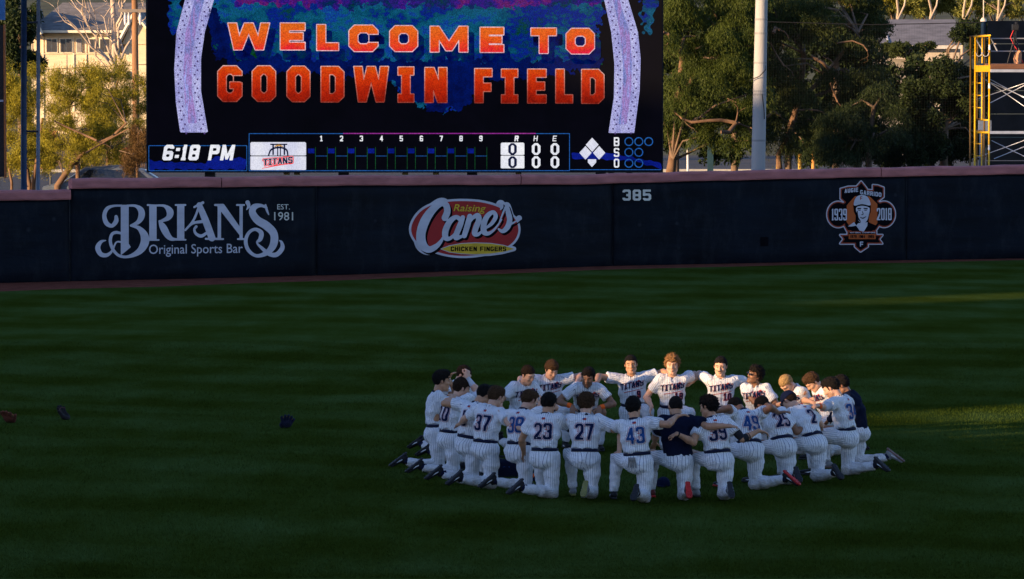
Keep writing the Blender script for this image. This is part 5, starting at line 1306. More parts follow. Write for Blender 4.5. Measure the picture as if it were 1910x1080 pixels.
CO = np.array([(0,0,0),(1,0,0),(0,1,0),(1,1,0),(0,0,1),(1,0,1),(0,1,1),(1,1,1)])
EDG = [(0,1),(2,3),(4,5),(6,7),(0,2),(1,3),(4,6),(5,7),(0,4),(1,5),(2,6),(3,7)]
def surfnet(fn, lo, hi, h, proj=2, focus=None):
    """surface of fn < 0 on a grid of step h; focus = (centre, radius, finer step)"""
    lo = A3(lo); hi = A3(hi); B = 4
    axs = []
    for k in range(3):
        c = [lo[k]]
        while c[-1] < hi[k] or (len(c) - 1) % B:
            st = h
            if focus is not None and abs(c[-1] - focus[0][k]) < focus[1]: st = focus[2]
            c.append(c[-1] + st)
        axs.append(np.array(c))
    N_ = np.array([len(c) for c in axs]); n = (N_ - 1) // B
    pos = lambda ix: np.stack([np.interp(ix[:, k], np.arange(N_[k]), axs[k]) for k in range(3)], 1)
    g = np.stack(np.meshgrid(*[np.arange(k) for k in n], indexing='ij'), -1).reshape(-1, 3)
    cc = pos((g + .5) * B)
    d = fn(cc)
    Fv = np.repeat(np.repeat(np.repeat(d.reshape(n), B, 0), B, 1), B, 2)
    Fv = np.pad(Fv, ((0, 1),) * 3, mode='edge').astype(np.float32)
    keep = np.abs(d) < h * B * 1.35 + 0.01
    mask = np.zeros(N_, bool)
    for c in g[keep]:
        mask[c[0]*B:c[0]*B+B+1, c[1]*B:c[1]*B+B+1, c[2]*B:c[2]*B+B+1] = True
    ix = np.argwhere(mask)
    Fv[mask] = fn(pos(ix))
    I = Fv < 0
    cnt = np.zeros(tuple(N_ - 1), np.int8)
    for o in CO: cnt += I[o[0]:N_[0]-1+o[0], o[1]:N_[1]-1+o[1], o[2]:N_[2]-1+o[2]]
    act = (cnt > 0) & (cnt < 8)
    cells = np.argwhere(act)
    if len(cells) == 0: return np.zeros((0, 3)), np.zeros((0, 4), int)
    vid = -np.ones(act.shape, np.int64); vid[act] = np.arange(len(cells))
    cv = np.stack([Fv[cells[:, 0] + o[0], cells[:, 1] + o[1], cells[:, 2] + o[2]] for o in CO], 1)
    acc = np.zeros((len(cells), 3)); ct = np.zeros(len(cells))
    for a, b in EDG:
        fa, fb = cv[:, a], cv[:, b]; m = (fa < 0) != (fb < 0)
        t = np.where(m, fa / np.where(m, fa - fb, 1), 0)
        acc += m[:, None] * (CO[a] + t[:, None] * (CO[b] - CO[a])); ct += m
    V = pos(cells + acc / ct[:, None])
    Q = []
    for ax in range(3):
        a1, a2 = (ax + 1) % 3, (ax + 2) % 3
        s0 = [slice(1, -1)] * 3; s0[ax] = slice(0, -1)
        s1 = [slice(1, -1)] * 3; s1[ax] = slice(1, None)
        ch = I[tuple(s0)] != I[tuple(s1)]
        e = np.argwhere(ch)
        if len(e) == 0: continue
        off = np.array([1, 1, 1]); off[ax] = 0
        e = e + off
        ins = I[e[:, 0], e[:, 1], e[:, 2]]
        def cell(d1, d2):
            c = e.copy(); c[:, a1] += d1; c[:, a2] += d2
            return vid[c[:, 0], c[:, 1], c[:, 2]]
        q = np.stack([cell(-1, -1), cell(0, -1), cell(0, 0), cell(-1, 0)], 1)
        q = np.where(ins[:, None], q, q[:, ::-1])
        Q.append(q)
    Q = np.concatenate(Q)
    Q = Q[(Q >= 0).all(1)]
    for _ in range(proj):
        e = 0.002
        f0 = fn(V)
        G = np.stack([(fn(V + A3(k) * e) - f0) / e for k in ((1,0,0),(0,1,0),(0,0,1))], 1)
        g2 = np.maximum((G * G).sum(1), 0.05)
        st = (f0 / g2)[:, None] * G
        ln = np.linalg.norm(st, axis=1); st *= np.minimum(1, h * .6 / np.maximum(ln, 1e-9))[:, None]
        V = V - st
    return V, Q
def keep_faces(V, Q, mask):
    """drop vertices where mask is False"""
    fm = mask[Q].any(1)
    Q = Q[fm]; used = np.zeros(len(V), bool); used[Q.ravel()] = True
    mp = np.cumsum(used) - 1
    return V[used], mp[Q], used
def wob(P, f, ph):
    x, y, z = P[:, 0] * f, P[:, 1] * f, P[:, 2] * f
    return (np.sin(x * 1.1 + 2.1 * np.sin(y * .8 + ph) + ph) * np.sin(y * 1.3 + 1.7 * np.sin(z * .9 + 2 * ph)) +
            .5 * np.sin(z * 2.1 + 1.3 * np.sin(x * 1.9 + ph) + 3 * ph)) / 1.5

# ---- cloth with woven pinstripes; the stripe direction follows the panel of cloth
def stripe_mat(name, base, line, rough=.85, lw=.12):
    m, nt, b = newmat(name)
    at_ = N(nt, 'ShaderNodeAttribute', attribute_name='weave')
    sp = N(nt, 'ShaderNodeSeparateXYZ'); L(nt, at_.outputs['Vector'], sp.inputs[0])
    an = N(nt, 'ShaderNodeMath', operation='ARCTAN2'); L(nt, sp.outputs[1], an.inputs[0]); L(nt, sp.outputs[0], an.inputs[1])
    di = N(nt, 'ShaderNodeMath', operation='DIVIDE', i_1=2 * math.pi); L(nt, an.outputs[0], di.inputs[0])
    mu = N(nt, 'ShaderNodeMath', operation='MULTIPLY'); L(nt, di.outputs[0], mu.inputs[0]); L(nt, sp.outputs[2], mu.inputs[1])
    fr = N(nt, 'ShaderNodeMath', operation='FRACT'); L(nt, mu.outputs[0], fr.inputs[0])
    sb = N(nt, 'ShaderNodeMath', operation='SUBTRACT', i_1=.5); L(nt, fr.outputs[0], sb.inputs[0])
    ab = N(nt, 'ShaderNodeMath', operation='ABSOLUTE'); L(nt, sb.outputs[0], ab.inputs[0])
    lt = N(nt, 'ShaderNodeMath', operation='LESS_THAN', i_1=lw / 2); L(nt, ab.outputs[0], lt.inputs[0])
    tc = N(nt, 'ShaderNodeTexCoord')
    no = N(nt, 'ShaderNodeTexNoise', i_Scale=7.0, i_Detail=6.0); L(nt, tc.outputs['Object'], no.inputs['Vector'])
    r = ramp(nt, [(.3, tuple(c * .86 for c in base)), (.65, base)]); L(nt, no.outputs[0], r.inputs[0])
    mx = N(nt, 'ShaderNodeMix', data_type='RGBA'); L(nt, lt.outputs[0], mx.inputs[0]); L(nt, r.outputs[0], mx.inputs[6]); mx.inputs[7].default_value = (*line, 1)
    spz = N(nt, 'ShaderNodeSeparateXYZ'); L(nt, tc.outputs['Object'], spz.inputs[0])
    mz = N(nt, 'ShaderNodeMapRange'); mz.inputs[1].default_value = .26; mz.inputs[2].default_value = .02; mz.inputs[3].default_value = 0; mz.inputs[4].default_value = .42; L(nt, spz.outputs[2], mz.inputs[0])
    nd_ = N(nt, 'ShaderNodeTexNoise', i_Scale=9.0, i_Detail=5.0); L(nt, tc.outputs['Object'], nd_.inputs['Vector'])
    ad_ = N(nt, 'ShaderNodeMath', operation='ADD'); L(nt, mz.outputs[0], ad_.inputs[0]); L(nt, nd_.outputs[0], ad_.inputs[1])
    m3 = N(nt, 'ShaderNodeMapRange'); m3.inputs[1].default_value = .66; m3.inputs[2].default_value = .95; m3.inputs[4].default_value = .55; L(nt, ad_.outputs[0], m3.inputs[0])
    md = N(nt, 'ShaderNodeMix', data_type='RGBA'); L(nt, m3.outputs[0], md.inputs[0]); L(nt, mx.outputs[2], md.inputs[6]); md.inputs[7].default_value = (.22, .16, .09, 1)   # dirt and grass stains
    L(nt, md.outputs[2], b.inputs['Base Color'])
    b.inputs['Roughness'].default_value = rough; b.inputs['Specular IOR Level'].default_value = .2
    n2 = N(nt, 'ShaderNodeTexNoise', i_Scale=15.0, i_Detail=5.0, i_Distortion=2.0); L(nt, tc.outputs['Object'], n2.inputs['Vector'])
    bp = N(nt, 'ShaderNodeBump', i_Strength=.8, i_Distance=.035); L(nt, n2.outputs[0], bp.inputs['Height']); L(nt, bp.outputs[0], b.inputs['Normal'])
    return m
M_JERSEY = stripe_mat('pinstripe_cloth', (.80, .80, .80), (.035, .05, .14))
M_PANTS = stripe_mat('pinstripe_trouser_cloth', (.76, .76, .76), (.035, .05, .14))
def skin_mat(name, col):
    m, nt, b = newmat(name)
    at_ = N(nt, 'ShaderNodeAttribute', attribute_name='tone')     # x: brows and beard, y: lips and ears
    sp = N(nt, 'ShaderNodeSeparateXYZ'); L(nt, at_.outputs['Vector'], sp.inputs[0])
    tc = N(nt, 'ShaderNodeTexCoord'); no = N(nt, 'ShaderNodeTexNoise', i_Scale=22.0, i_Detail=4.0); L(nt, tc.outputs['Object'], no.inputs['Vector'])
    r = ramp(nt, [(.3, tuple(c * .85 for c in col)), (.7, tuple(c * 1.1 for c in col))]); L(nt, no.outputs[0], r.inputs[0])
    m1 = N(nt, 'ShaderNodeMix', data_type='RGBA'); L(nt, sp.outputs[1], m1.inputs[0]); L(nt, r.outputs[0], m1.inputs[6]); m1.inputs[7].default_value = (col[0] * .75, col[1] * .45, col[2] * .45, 1)
    m2 = N(nt, 'ShaderNodeMix', data_type='RGBA'); L(nt, sp.outputs[0], m2.inputs[0]); L(nt, m1.outputs[2], m2.inputs[6]); m2.inputs[7].default_value = (.02, .014, .01, 1)
    L(nt, m2.outputs[2], b.inputs['Base Color'])
    b.inputs['Roughness'].default_value = .5; b.inputs['Specular IOR Level'].default_value = .35
    b.inputs['Subsurface Weight'].default_value = .08; b.inputs['Subsurface Radius'].default_value = (.02, .008, .004)
    return m
SKIN = {'fair': skin_mat('fair_skin', (.56, .31, .20)), 'tan': skin_mat('tanned_skin', (.45, .23, .125)), 'brown': skin_mat('brown_skin', (.25, .12, .065)), 'dark': skin_mat('dark_brown_skin', (.15, .075, .045))}
def hair_mat(name, col): return simple(name, col, .8, var=.5, scale=60, bump=.9, bscale=160, spec=.06)
HAIR = {'black': hair_mat('black_hair', (.012, .010, .009)), 'brown': hair_mat('brown_hair', (.06, .032, .016)), 'dark': hair_mat('dark_brown_hair', (.025, .015, .009)),
        'blond': hair_mat('blond_hair', (.36, .22, .09)), 'sandy': hair_mat('sandy_hair', (.22, .11, .045)), 'light': hair_mat('light_brown_hair', (.17, .085, .035))}
M_NAVY = flat('navy_cloth', (.008, .012, .034), .95, spec=.05, bump=.4, bscale=40)
M_NAVYJ = flat('navy_jacket_cloth', (.006, .009, .024), .95, spec=.05, bump=.6, bscale=14)
M_BELT = flat('navy_belt_leather', (.007, .010, .030), .7, spec=.15)
M_BLACKC = flat('black_sleeve_cloth', (.010, .010, .013), .8)
M_GREYC = flat('grey_sleeve_cloth', (.42, .43, .47), .85)
M_SHOEB = flat('black_shoe_upper', (.010, .010, .012), .6, spec=.2, bump=.3)
M_SHOEG = flat('grey_shoe_upper', (.20, .20, .20), .7, bump=.3)
M_SHOER = flat('dark_red_shoe_upper', (.10, .015, .012), .6)
M_SHOEW = flat('white_shoe_trim', (.62, .62, .62), .5)
M_SOLEK = flat('black_sole_rubber', (.02, .02, .022), .7)
M_SOLEG = flat('grey_green_sole_rubber', (.22, .27, .24), .7)
M_SOLER = flat('red_sole_rubber', (.42, .02, .018), .6)
M_SOLEO = flat('olive_gum_sole_rubber', (.20, .19, .06), .6)
M_SOLEB = flat('brown_sole_rubber', (.16, .09, .07), .7)
M_ORANGE = flat('orange_band_cloth', (.85, .12, .01), .8)
M_RED = flat('red_print', (.42, .05, .03), .8)
M_PRN = flat('navy_print', (.007, .013, .05), .9, spec=.08)
M_PRB = flat('blue_print', (.015, .06, .19), .9, spec=.08)
M_PINK = flat('pink_band', (.6, .18, .25), .7)
M_LENS = flat('dark_lens', (.01, .01, .012), .1, spec=.8)
M_GLOVE = flat('grey_batting_glove', (.22, .21, .2), .8)
M_WHITEC = flat('white_trim_cloth', (.6, .6, .62), .8)

# ---- shoes: upper + sole, modelled once along +Y (toe), z up, ankle at origin
def make_shoe_data():
    def upper(P):
        d, _ = loft3(P, A3((0, -.075, -.045)), A3((0, .19, -.058)), A3((1, 0, 0)), [(0, .036, .032), (.25, .038, .042), (.55, .044, .036), (.85, .046, .024), (1.0, .036, .018)])
        a = cone3(P, A3((0, -.02, -.04)), A3((0, -.005, .035)), .046, .041)
        d = sst(d, a, .03)
        d = np.maximum(d, -(P[:, 2] + .082))
        return np.maximum(d, P[:, 2] - .03)
    V, Q = surfnet(upper, (-.08, -.14, -.11), (.08, .25, .08), .011)
    up = mesh_np('shoe_upper', V, Q, True)
    def sole(P):
        f = poly([(-.034, -.10), (0, -.115), (.034, -.10), (.036, -.02), (.035, .05), (.047, .13), (.036, .20), (0, .222), (-.036, .20), (-.047, .13), (-.035, .05), (-.036, -.02)], smooth=True)(P[:, :2])
        return np.maximum(f, np.abs(P[:, 2] + .085) - .012)
    V, Q = surfnet(sole, (-.08, -.15, -.12), (.08, .26, -.05), .010, proj=1)
    so = mesh_np('shoe_sole', V, Q, True)
    # studs and tread bars
    mb = MB()
    for (x, y) in ((-.026, -.085), (.026, -.085), (0, -.05), (-.03, .07), (.03, .07), (-.034, .13), (.034, .13), (-.018, .185), (.018, .185)):
        mb.tube([(x, y, -.096), (x, y, -.107)], [.008, .006], 6)
    for y in (-.01, .02, .045, .1, .16): mb.box((0, y, -.098), (.05, .006, .005))
    st = bpy.data.meshes.new('stud'); st.from_pydata(mb.v, [], mb.f); st.update()
    # side flash
    ml = MB()
    for sx in (1, -1):
        ml.add([(sx * .0455, -.03, -.045), (sx * .050, .05, -.066), (sx * .050, .11, -.060), (sx * .047, .04, -.048), (sx * .044, -.02, -.035)], [(0, 1, 2, 3, 4)])
    for k in range(5): ml.box((0, .04 + k * .022, -.0165 - k * .006), (.042, .006, .006))
    la = bpy.data.meshes.new('laces'); la.from_pydata(ml.v, [], ml.f); la.update()
    return up, so, st, la
SHOE = make_shoe_data()
def shoe(parent, M, upmat, solemat, trim):
    def mk(name, me, par, mt):
        o = bpy.data.objects.new(name, me); C.objects.link(o); o.parent = par
        if len(me.materials) == 0: me.materials.append(mt)
        o.material_slots[0].link = 'OBJECT'; o.material_slots[0].material = mt
        return o
    s = mk('shoe', SHOE[0], parent, upmat); s.matrix_local = M @ Matrix.Scale(.9, 4)
    mk('sole', SHOE[1], s, solemat); mk('studs', SHOE[2], s, solemat); mk('laces', SHOE[3], s, trim)
    return s

def rotz(a): return np.array([[math.cos(a), -math.sin(a), 0], [math.sin(a), math.cos(a), 0], [0, 0, 1]])
def nrm(v): v = A3(v); return v / max(np.linalg.norm(v), 1e-9)
def axang(ax, a, v):
    return np.array(Matrix.Rotation(a, 3, Vector(ax)) @ Vector(v))
def ik(a, t, l1, l2, pole):
    d = t - a; Ld = np.linalg.norm(d); Lm = (l1 + l2) * .985
    if Ld > Lm: t = a + d / Ld * Lm; d = t - a; Ld = Lm
    Ld = max(Ld, .12); u = nrm(d)
    x = (l1 * l1 - l2 * l2 + Ld * Ld) / (2 * Ld); hgt = math.sqrt(max(l1 * l1 - x * x, 0))
    p = pole - u * (pole @ u); p = nrm(p)
    return a + u * x + p * hgt, a + u * Ld

BODY_COUNT = [0]
def person(label, px, D, face, lean=8, side=0, twist=0, head=(0, 0, 0), rh=None, lh=None, rpole=None, lpole=None, skin='tan', hair='black', hairstyle='short',
           kit='home', back=None, front=None, fnum=None, navy_sleeve='', knee='R', spread=.17, fwd=.40, shin_yaw=0, shoes=('b', 'k'), band_r=None, band_l=None, watch_l=False,
           cap=False, shades=False, beard=False, mous=False, up=False, scale=1.0, sleeve_r=None, sleeve_l=None, lift=0.0, group='players kneeling in a prayer ring on the outfield',
           glove=False, fist=0, vest=False, stubble=0, towel=False):
    X0 = (px - 955.0) * D / FPX
    phi = rad(face)                       # 0 = facing away from the camera, + = towards +X
    root = empty('person', (X0, D, 0), -phi, label, 'person', group)
    Rz = rotz(-phi); s = scale
    toL = lambda wpt: Rz.T @ (A3(wpt) - A3((X0, D, 0)))
    seed = BODY_COUNT[0]; BODY_COUNT[0] += 1
    rng = random.Random(seed * 7 + 3); ph = seed * 1.37
    kx = 1 if knee == 'R' else -1
    # skeleton (local: x right, y forward, z up)
    pel = A3((0, 0, .515 * s + lift))
    hipR = pel + A3((.095, 0, -.015)); hipL = pel + A3((-.095, 0, -.015))
    hd, hu = (hipR, hipL) if kx > 0 else (hipL, hipR)
    kd = A3((kx * .085, .02, .075))
    sy = rad(shin_yaw)
    bk = A3((math.sin(sy) * .42, -math.cos(sy) * .42, 0)) * s
    ad = kd + bk + A3((0, 0, .075))
    au = A3((-kx * spread, fwd * s, .115))                 # ankle of the forward leg
    ku, au2 = ik(hu, au, .44 * s, .43 * s, A3((-kx * .25, .8, .6)))
    au = au2
    ln = rad(lean); sd_ = rad(side)
    up_t = nrm((math.sin(sd_), math.sin(ln) * math.cos(sd_), math.cos(ln) * math.cos(sd_)))
    xs = axang(up_t, -rad(twist), nrm(np.cross(A3((0, 1, 0)) if abs(up_t[1]) < .9 else A3((0, 0, -1)), up_t)))
    if xs[0] < 0: xs = -xs
    yf = nrm(np.cross(up_t, xs))
    ln2 = nrm(up_t + yf * .12 * (1 + lean / 30))            # upper back curls forward a little
    mid = pel + up_t * .26 * s
    nk = mid + ln2 * .25 * s
    shR = nk - ln2 * .062 * s + xs * .185 * s; shL = nk - ln2 * .062 * s - xs * .185 * s
    hy, hp, hr = [rad(a) for a in head]                    # yaw (right +), pitch (down +), roll
    Hf = axang(ln2, -hy, yf); Hx = nrm(np.cross(Hf, ln2)); Hf = axang(Hx, -hp, Hf); Hu = nrm(np.cross(Hx, Hf))
    Hx = axang(Hf, hr, Hx); Hu = axang(Hf, hr, Hu)
    nd = nrm(ln2 + Hu * .6 + yf * .1)
    hs_ = s * 1.03
    hc = nk + nd * .062 * s + Hu * .085 * s + Hf * .030
    R_h = np.stack([Hx, Hf, Hu], 1)
    # arms
    def arm(sh, tgt, pole, sgn):
        if tgt is None: t = sh + A3((sgn * .05, .12, -.50)) * s
        elif isinstance(tgt, str) and tgt == 'knee': t = ku + A3((0, -.02, .10))
        elif isinstance(tgt, str) and tgt == 'head': t = hc + Hf * .10 + Hu * .10
        elif isinstance(tgt, str) and tgt == 'face': t = hc + Hf * .15 - Hu * .03
        elif len(tgt) == 4: t = A3(tgt[:3]) * s + (nk if tgt[3] == 'n' else pel)
        else: t = toL(at(*tgt))
        pl = A3(pole) if pole is not None else A3((sgn * .6, -.35, -.7))
        d = nrm(t - sh); wr = t - d * .07
        e, wr = ik(sh, wr, .295 * s, .265 * s, pl)
        return e, wr, t
    eR, wR, tR = arm(shR, rh, rpole, 1); eL, wL, tL = arm(shL, lh, lpole, -1)
    ft = A3(nrm(ad - kd)); 
    # --- head
    def headsdf(P):
        q = (P - hc) @ R_h / hs_
        x, y, z = q[:, 0], q[:, 1], q[:, 2]; ax_ = np.abs(x)
        Z = np.zeros(3); E = np.eye(3)
        d = ell3(q, A3((0, -.012, .03)), E, A3((.076, .097, .092)))
        d = sst(d, ell3(q, A3((0, .026, -.03)), E, A3((.061, .068, .088))), .035)
        qm = np.stack([ax_, y, z], 1)
        d = sst(d, cone3(qm, A3((.052, .005, -.062)), A3((.012, .078, -.098)), .020, .022), .03)       # jaw
        d = sst(d, cone3(qm, A3((0, .088, .036)), A3((.045, .073, .036)), .012, .011), .016)             # brow
        d = sst(d, cone3(qm, A3((.043, .068, -.018)), A3((.05, .05, -.015)), .017, .014), .02)          # cheek bones
        d = ssub(d, cone3(qm, A3((.030, .100, .012)), A3((.036, .096, .012)), .013, .012), .014)        # eye sockets
        d = sst(d, ell3(qm, A3((.031, .078, .012)), E, A3((.014, .012, .011))), .004)
        d = sst(d, cone3(q, A3((0, .092, .022)), A3((0, .110, -.018)), .0085, .0115), .012)              # nose
        d = sst(d, cone3(qm, A3((.012, .102, -.022)), A3((.013, .098, -.022)), .008, .008), .008)
        d = sst(d, cone3(qm, A3((0, .099, -.052)), A3((.018, .092, -.053)), .0075, .005), .007)           # lips
        d = sst(d, cone3(qm, A3((0, .097, -.064)), A3((.014, .092, -.063)), .0075, .005), .006)
        er = ell3(qm, A3((.080, -.006, .000)), E, A3((.009, .019, .031)))
        d = sst(d, er, .008)
        return d * hs_
    neck_a = nk - ln2 * .03 + yf * .0
    neck_b = hc - Hu * .055 * s - Hf * .022
    def hand(P, wr, tp, out, sgn, cu=1.0):
        """palm, four fingers and a thumb; fingers bend around what they rest on"""
        f = nrm(tp - wr)
        n_ = nrm(out - f * (out @ f))                     # away from the palm
        sdv = nrm(np.cross(n_, f))                        # across the knuckles
        th = sdv * sgn
        pc = wr + f * .05
        R_ = np.stack([sdv, f, n_], 1)
        d = ell3(P, pc, R_, A3((.042, .054, .017)))
        for k, (o, l) in enumerate(((-.030, .070), (-.010, .080), (.010, .076), (.029, .060))):
            o = o * -sgn
            a = wr + f * .085 + sdv * o * 1.0; b_ = a + nrm(f * .94 - n_ * .30 * cu + sdv * o * 2.2) * l * .52; c_ = b_ + nrm(f * (1.2 - .5 * cu) - n_ * .70 * cu + sdv * o * 1.0) * l * .5
            d = sst(d, np.minimum(cone3(P, a, b_, .0100, .0090), cone3(P, b_, c_, .0090, .0078)), .006)
        a = wr + f * .028 + th * .028; b_ = a + (f * .55 + th * .75 - n_ * .25) * .045; c_ = b_ + (f * .95 + th * .12 - n_ * .3) * .034
        d = sst(d, np.minimum(cone3(P, a, b_, .0135, .0115), cone3(P, b_, c_, .0115, .0095)), .009)
        return d
    outR = nrm(np.cross(xs, nrm(tR - wR)) * .4 + A3((0, 0, 1))) if abs(nrm(tR - wR)[2]) < .8 else nrm(xs)
    outL = nrm(np.cross(xs, nrm(tL - wL)) * .4 + A3((0, 0, 1))) if abs(nrm(tL - wL)[2]) < .8 else nrm(-xs)
    def limbs(P):
        d = cone3(P, neck_a, neck_b, .060 * s, .056 * s)
        for sh, e, wr, t, o, g in ((shR, eR, wR, tR, outR, 1), (shL, eL, wL, tL, outL, -1)):
            m_ = sh + (e - sh) * .4
            d = sst(d, cone3(P, sh, m_, .046, .052), .02)
            d = np.minimum(d, cone3(P, m_, e, .053, .041))
            fm = e + (wr - e) * .3
            fo = sst(cone3(P, e, fm, .041, .045), cone3(P, fm, wr, .045, .026), .02)
            fo = sst(fo, cone3(P, wr, wr + (t - wr) * .2, .028, .027), .01)
            d = sst(d, fo, .02)
            d = sst(d, hand(P, wr, t, o, g, 3.5 if fist == g else 1.0), .012)
        return d
    def trunk(P):
        d, _ = loft3(P, pel, mid, xs, [(-.25, .12, .08), (0, .14, .095), (.5, .130, .090), (1.0, .14, .10)])
        d2, _ = loft3(P, mid, nk, xs, [(0, .14, .10), (.5, .150, .10), (.8, .12, .07), (1.0, .06, .05)])
        d = sst(d, d2, .04)
        for a, b_, c_ in ((hd, kd, ad), (hu, ku, au)):
            d = sst(d, cone3(P, a, b_, .075, .050), .03); d = sst(d, cone3(P, b_, c_, .050, .035), .02)
        return d
    def body(P): return sst(sst(limbs(P), trunk(P), .02), headsdf(P), .018)
    # --- trousers
    def trous(P):
        zz = P[:, 2]
        d, _ = loft3(P, pel - up_t * .09, pel + up_t * .115, xs, [(0, .135, .115), (.45, .168, .126), (1.0, .150, .110), (1.2, .150, .110)])
        bt = ell3(P, pel - yf * .045 - A3((0, 0, .045)), np.eye(3), A3((.155, .125, .115)))
        d = sst(d, bt, .05)
        w1 = wob(P, 15, ph) * .009 + wob(P, 34, ph + 2) * .0055
        for a, b_, c_, dn in ((hd, kd, ad, 1), (hu, ku, au, 0)):
            m_ = a + (b_ - a) * .45
            th = sst(cone3(P, a, m_, .108, .100), cone3(P, m_, b_, .100, .076), .03)
            cf = b_ + (c_ - b_) * .35
            cend = c_ - nrm(c_ - b_) * (.02 if dn else .0)
            sh = sst(cone3(P, b_, cf, .076, .074), cone3(P, cf, cend, .074, .056), .03)
            sh = np.maximum(sh, (P - cend) @ nrm(c_ - b_) - .012)
            d = sst(d, sst(th, sh, .045), .035)
        tp = (P - (pel + up_t * .112)) @ up_t
        d = np.maximum(d + w1 * np.clip(-tp * 12, .2, 1), tp)
        return np.maximum(d, -(zz - .004))
    def weave_pants(V):
        side_ = (V - pel) @ xs
        dl = [np.minimum(cone3(V, a, b_, 0, 0), cone3(V, b_, c_, 0, 0)) for a, b_, c_ in ((hd, kd, ad), (hu, ku, au))]
        isd = np.where((V - pel) @ up_t > -.02, side_ * kx > 0, dl[0] < dl[1])
        Wv = np.zeros((len(V), 3))
        for m0, (a, b_, c_) in ((isd, (hd, kd, ad)), (~isd, (hu, ku, au))):
            top_ = a + up_t * .14
            d0, d1, d2 = nrm(a - top_), nrm(b_ - a), nrm(c_ - b_)
            q1 = V - a; q2 = V - b_
            i0 = m0 & (q1 @ (d0 + d1) < 0); i2 = m0 & ~i0 & (q2 @ (d1 + d2) > 0); i1 = m0 & ~i0 & ~i2
            for im, q_, ax in ((i0, q1, d0), (i1, q1, d1), (i2, q2, d2)):
                X = nrm(xs - ax * (xs @ ax)); Y = np.cross(ax, X)
                Wv[im] = np.stack([q_ @ X, q_ @ Y, np.full(len(V), 24.0)], 1)[im]
            fr_ = m0 & i2
            Wv[fr_, 2] = 24.0
        r_ = np.linalg.norm(Wv[:, :2], axis=1); Wv[:, :2] /= np.maximum(r_, 1e-5)[:, None]
        return Wv
    # --- jersey
    slv = .62
    def jersey(P, hem=.106, grow=0.0):
        d, _ = loft3(P, pel + up_t * .03, mid, xs, [(0, .162, .128), (.35, .168, .134), (.7, .168, .130), (1.0, .180, .130)])
        d2, _ = loft3(P, mid, nk, xs, [(0, .180, .132), (.45, .198, .136), (.72, .178, .118), (.90, .130, .092), (1.02, .080, .072)])
        d = sst(d, d2, .05)
        w1 = wob(P, 11, ph + 5) * .010 + wob(P, 27, ph + 8) * .0065
        hh_ = (P - pel) @ up_t; an_ = np.arctan2((P - pel) @ yf, (P - pel) @ xs)
        w1 = w1 + (.010 * np.abs(np.sin(an_ * 6.5 + 5 * hh_ + ph)) - .006) * np.clip(1 - (hh_ - .10) / .16, 0, 1)
        for sh, e in ((shR, eR), (shL, eL)):
            c_ = sh + (e - sh) * slv; ax = nrm(e - sh)
            a = cone3(P, sh - nrm(sh - nk) * .03, c_ + ax * .08, .078, .082)
            a = np.maximum(a, (P - c_) @ ax)
            d = sst(d, a, .05)
        d = d + w1 - grow
        return np.maximum(d, -((P - pel) @ up_t - hem + .012 * np.sin(np.arctan2((P - pel) @ yf, (P - pel) @ xs) * 5 + ph)))
    def coat(P): return jersey(P, hem=-.05, grow=.012)
    jf = coat if kit in ('coach', 'jacket') else jersey
    if kit == 'jacket': slv = 1.25
    def jersey_open(P):
        d = jf(P)
        if kit == 'jacket':
            for e, wr in ((eR, wR), (eL, wL)):
                cw = wr - nrm(wr - e) * .01
                a = np.maximum(cone3(P, e, cw, .062, .048) + wob(P, 30, ph) * .004, (P - cw) @ nrm(wr - e)); d = sst(d, a, .03)
        # neck opening and a short V at the front
        nn = cone3(P, nk - ln2 * .06, nk + nd * .16, .064, .068)
        d = np.maximum(d, -nn)
        v = cone3(P, nk + yf * .09 - ln2 * .00, nk + yf * .12 - ln2 * .085, .035, .008)
        return np.maximum(d, -v)
    armseg = [(shR, eR), (shL, eL)]
    def weave_top(V):
        X, Y = xs, yf
        q = V - pel
        u = (q @ X) / .192; v = (q @ Y) / .135
        r_ = np.maximum(np.sqrt(u * u + v * v), 1e-4); un, vn = u / r_, v / r_
        uc = np.clip(u, -1, 1); vs = np.where(v > 0, 1, -1) * np.sqrt(1 - uc * uc)
        t_ = np.clip((np.abs(u) - .72) / .2, 0, 1)
        Wv = np.stack([uc * (1 - t_) + un * t_, vs * (1 - t_) + vn * t_, np.full(len(V), 44.0)], 1)
        for sh, e in armseg:
            ax = nrm(e - sh); qq = V - sh; w_ = qq @ ax
            out_ = nrm(sh - nk); m = (qq @ out_ > .01) & (w_ > .01) & (np.linalg.norm(qq - np.clip(w_, 0, .3)[:, None] * ax, axis=1) < .112)
            Xa = nrm(yf - ax * (yf @ ax)); Ya = np.cross(ax, Xa)
            Wv[m] = np.stack([qq @ Xa / .08, qq @ Ya / .08, np.full(len(V), 20.0)], 1)[m]
        r_ = np.linalg.norm(Wv[:, :2], axis=1); Wv[:, :2] /= np.maximum(r_, 1e-5)[:, None]
        return Wv
    allp = np.stack([pel, kd, ad, ku, au, eR, wR, tR, eL, wL, tL, hc, nk, shR, shL])
    lo = allp.min(0) - .14; hi = allp.max(0) + .17; lo[2] = max(lo[2], -.02)
    # trousers
    tl = np.stack([pel + up_t * .12, kd, ad, ku, au]); 
    V, Q = surfnet(trous, np.maximum(tl.min(0) - .20, (-9, -9, -.02)), tl.max(0) + .19, .0178, proj=1)
    me = mesh_np('trousers', V, Q, True)
    a_ = me.attributes.new('weave', 'FLOAT_VECTOR', 'POINT'); a_.data.foreach_set('vector', weave_pants(V).astype(np.float32).ravel())
    link('trousers', me, M_PANTS, root)
    # jersey
    jp = np.stack([pel - up_t * .06, nk, shR, shL, shR + (eR - shR) * slv, shL + (eL - shL) * slv] + ([wR, wL] if kit == 'jacket' else []))
    V, Q = surfnet(jersey_open, jp.min(0) - .21, jp.max(0) + .21, .0168, proj=1)
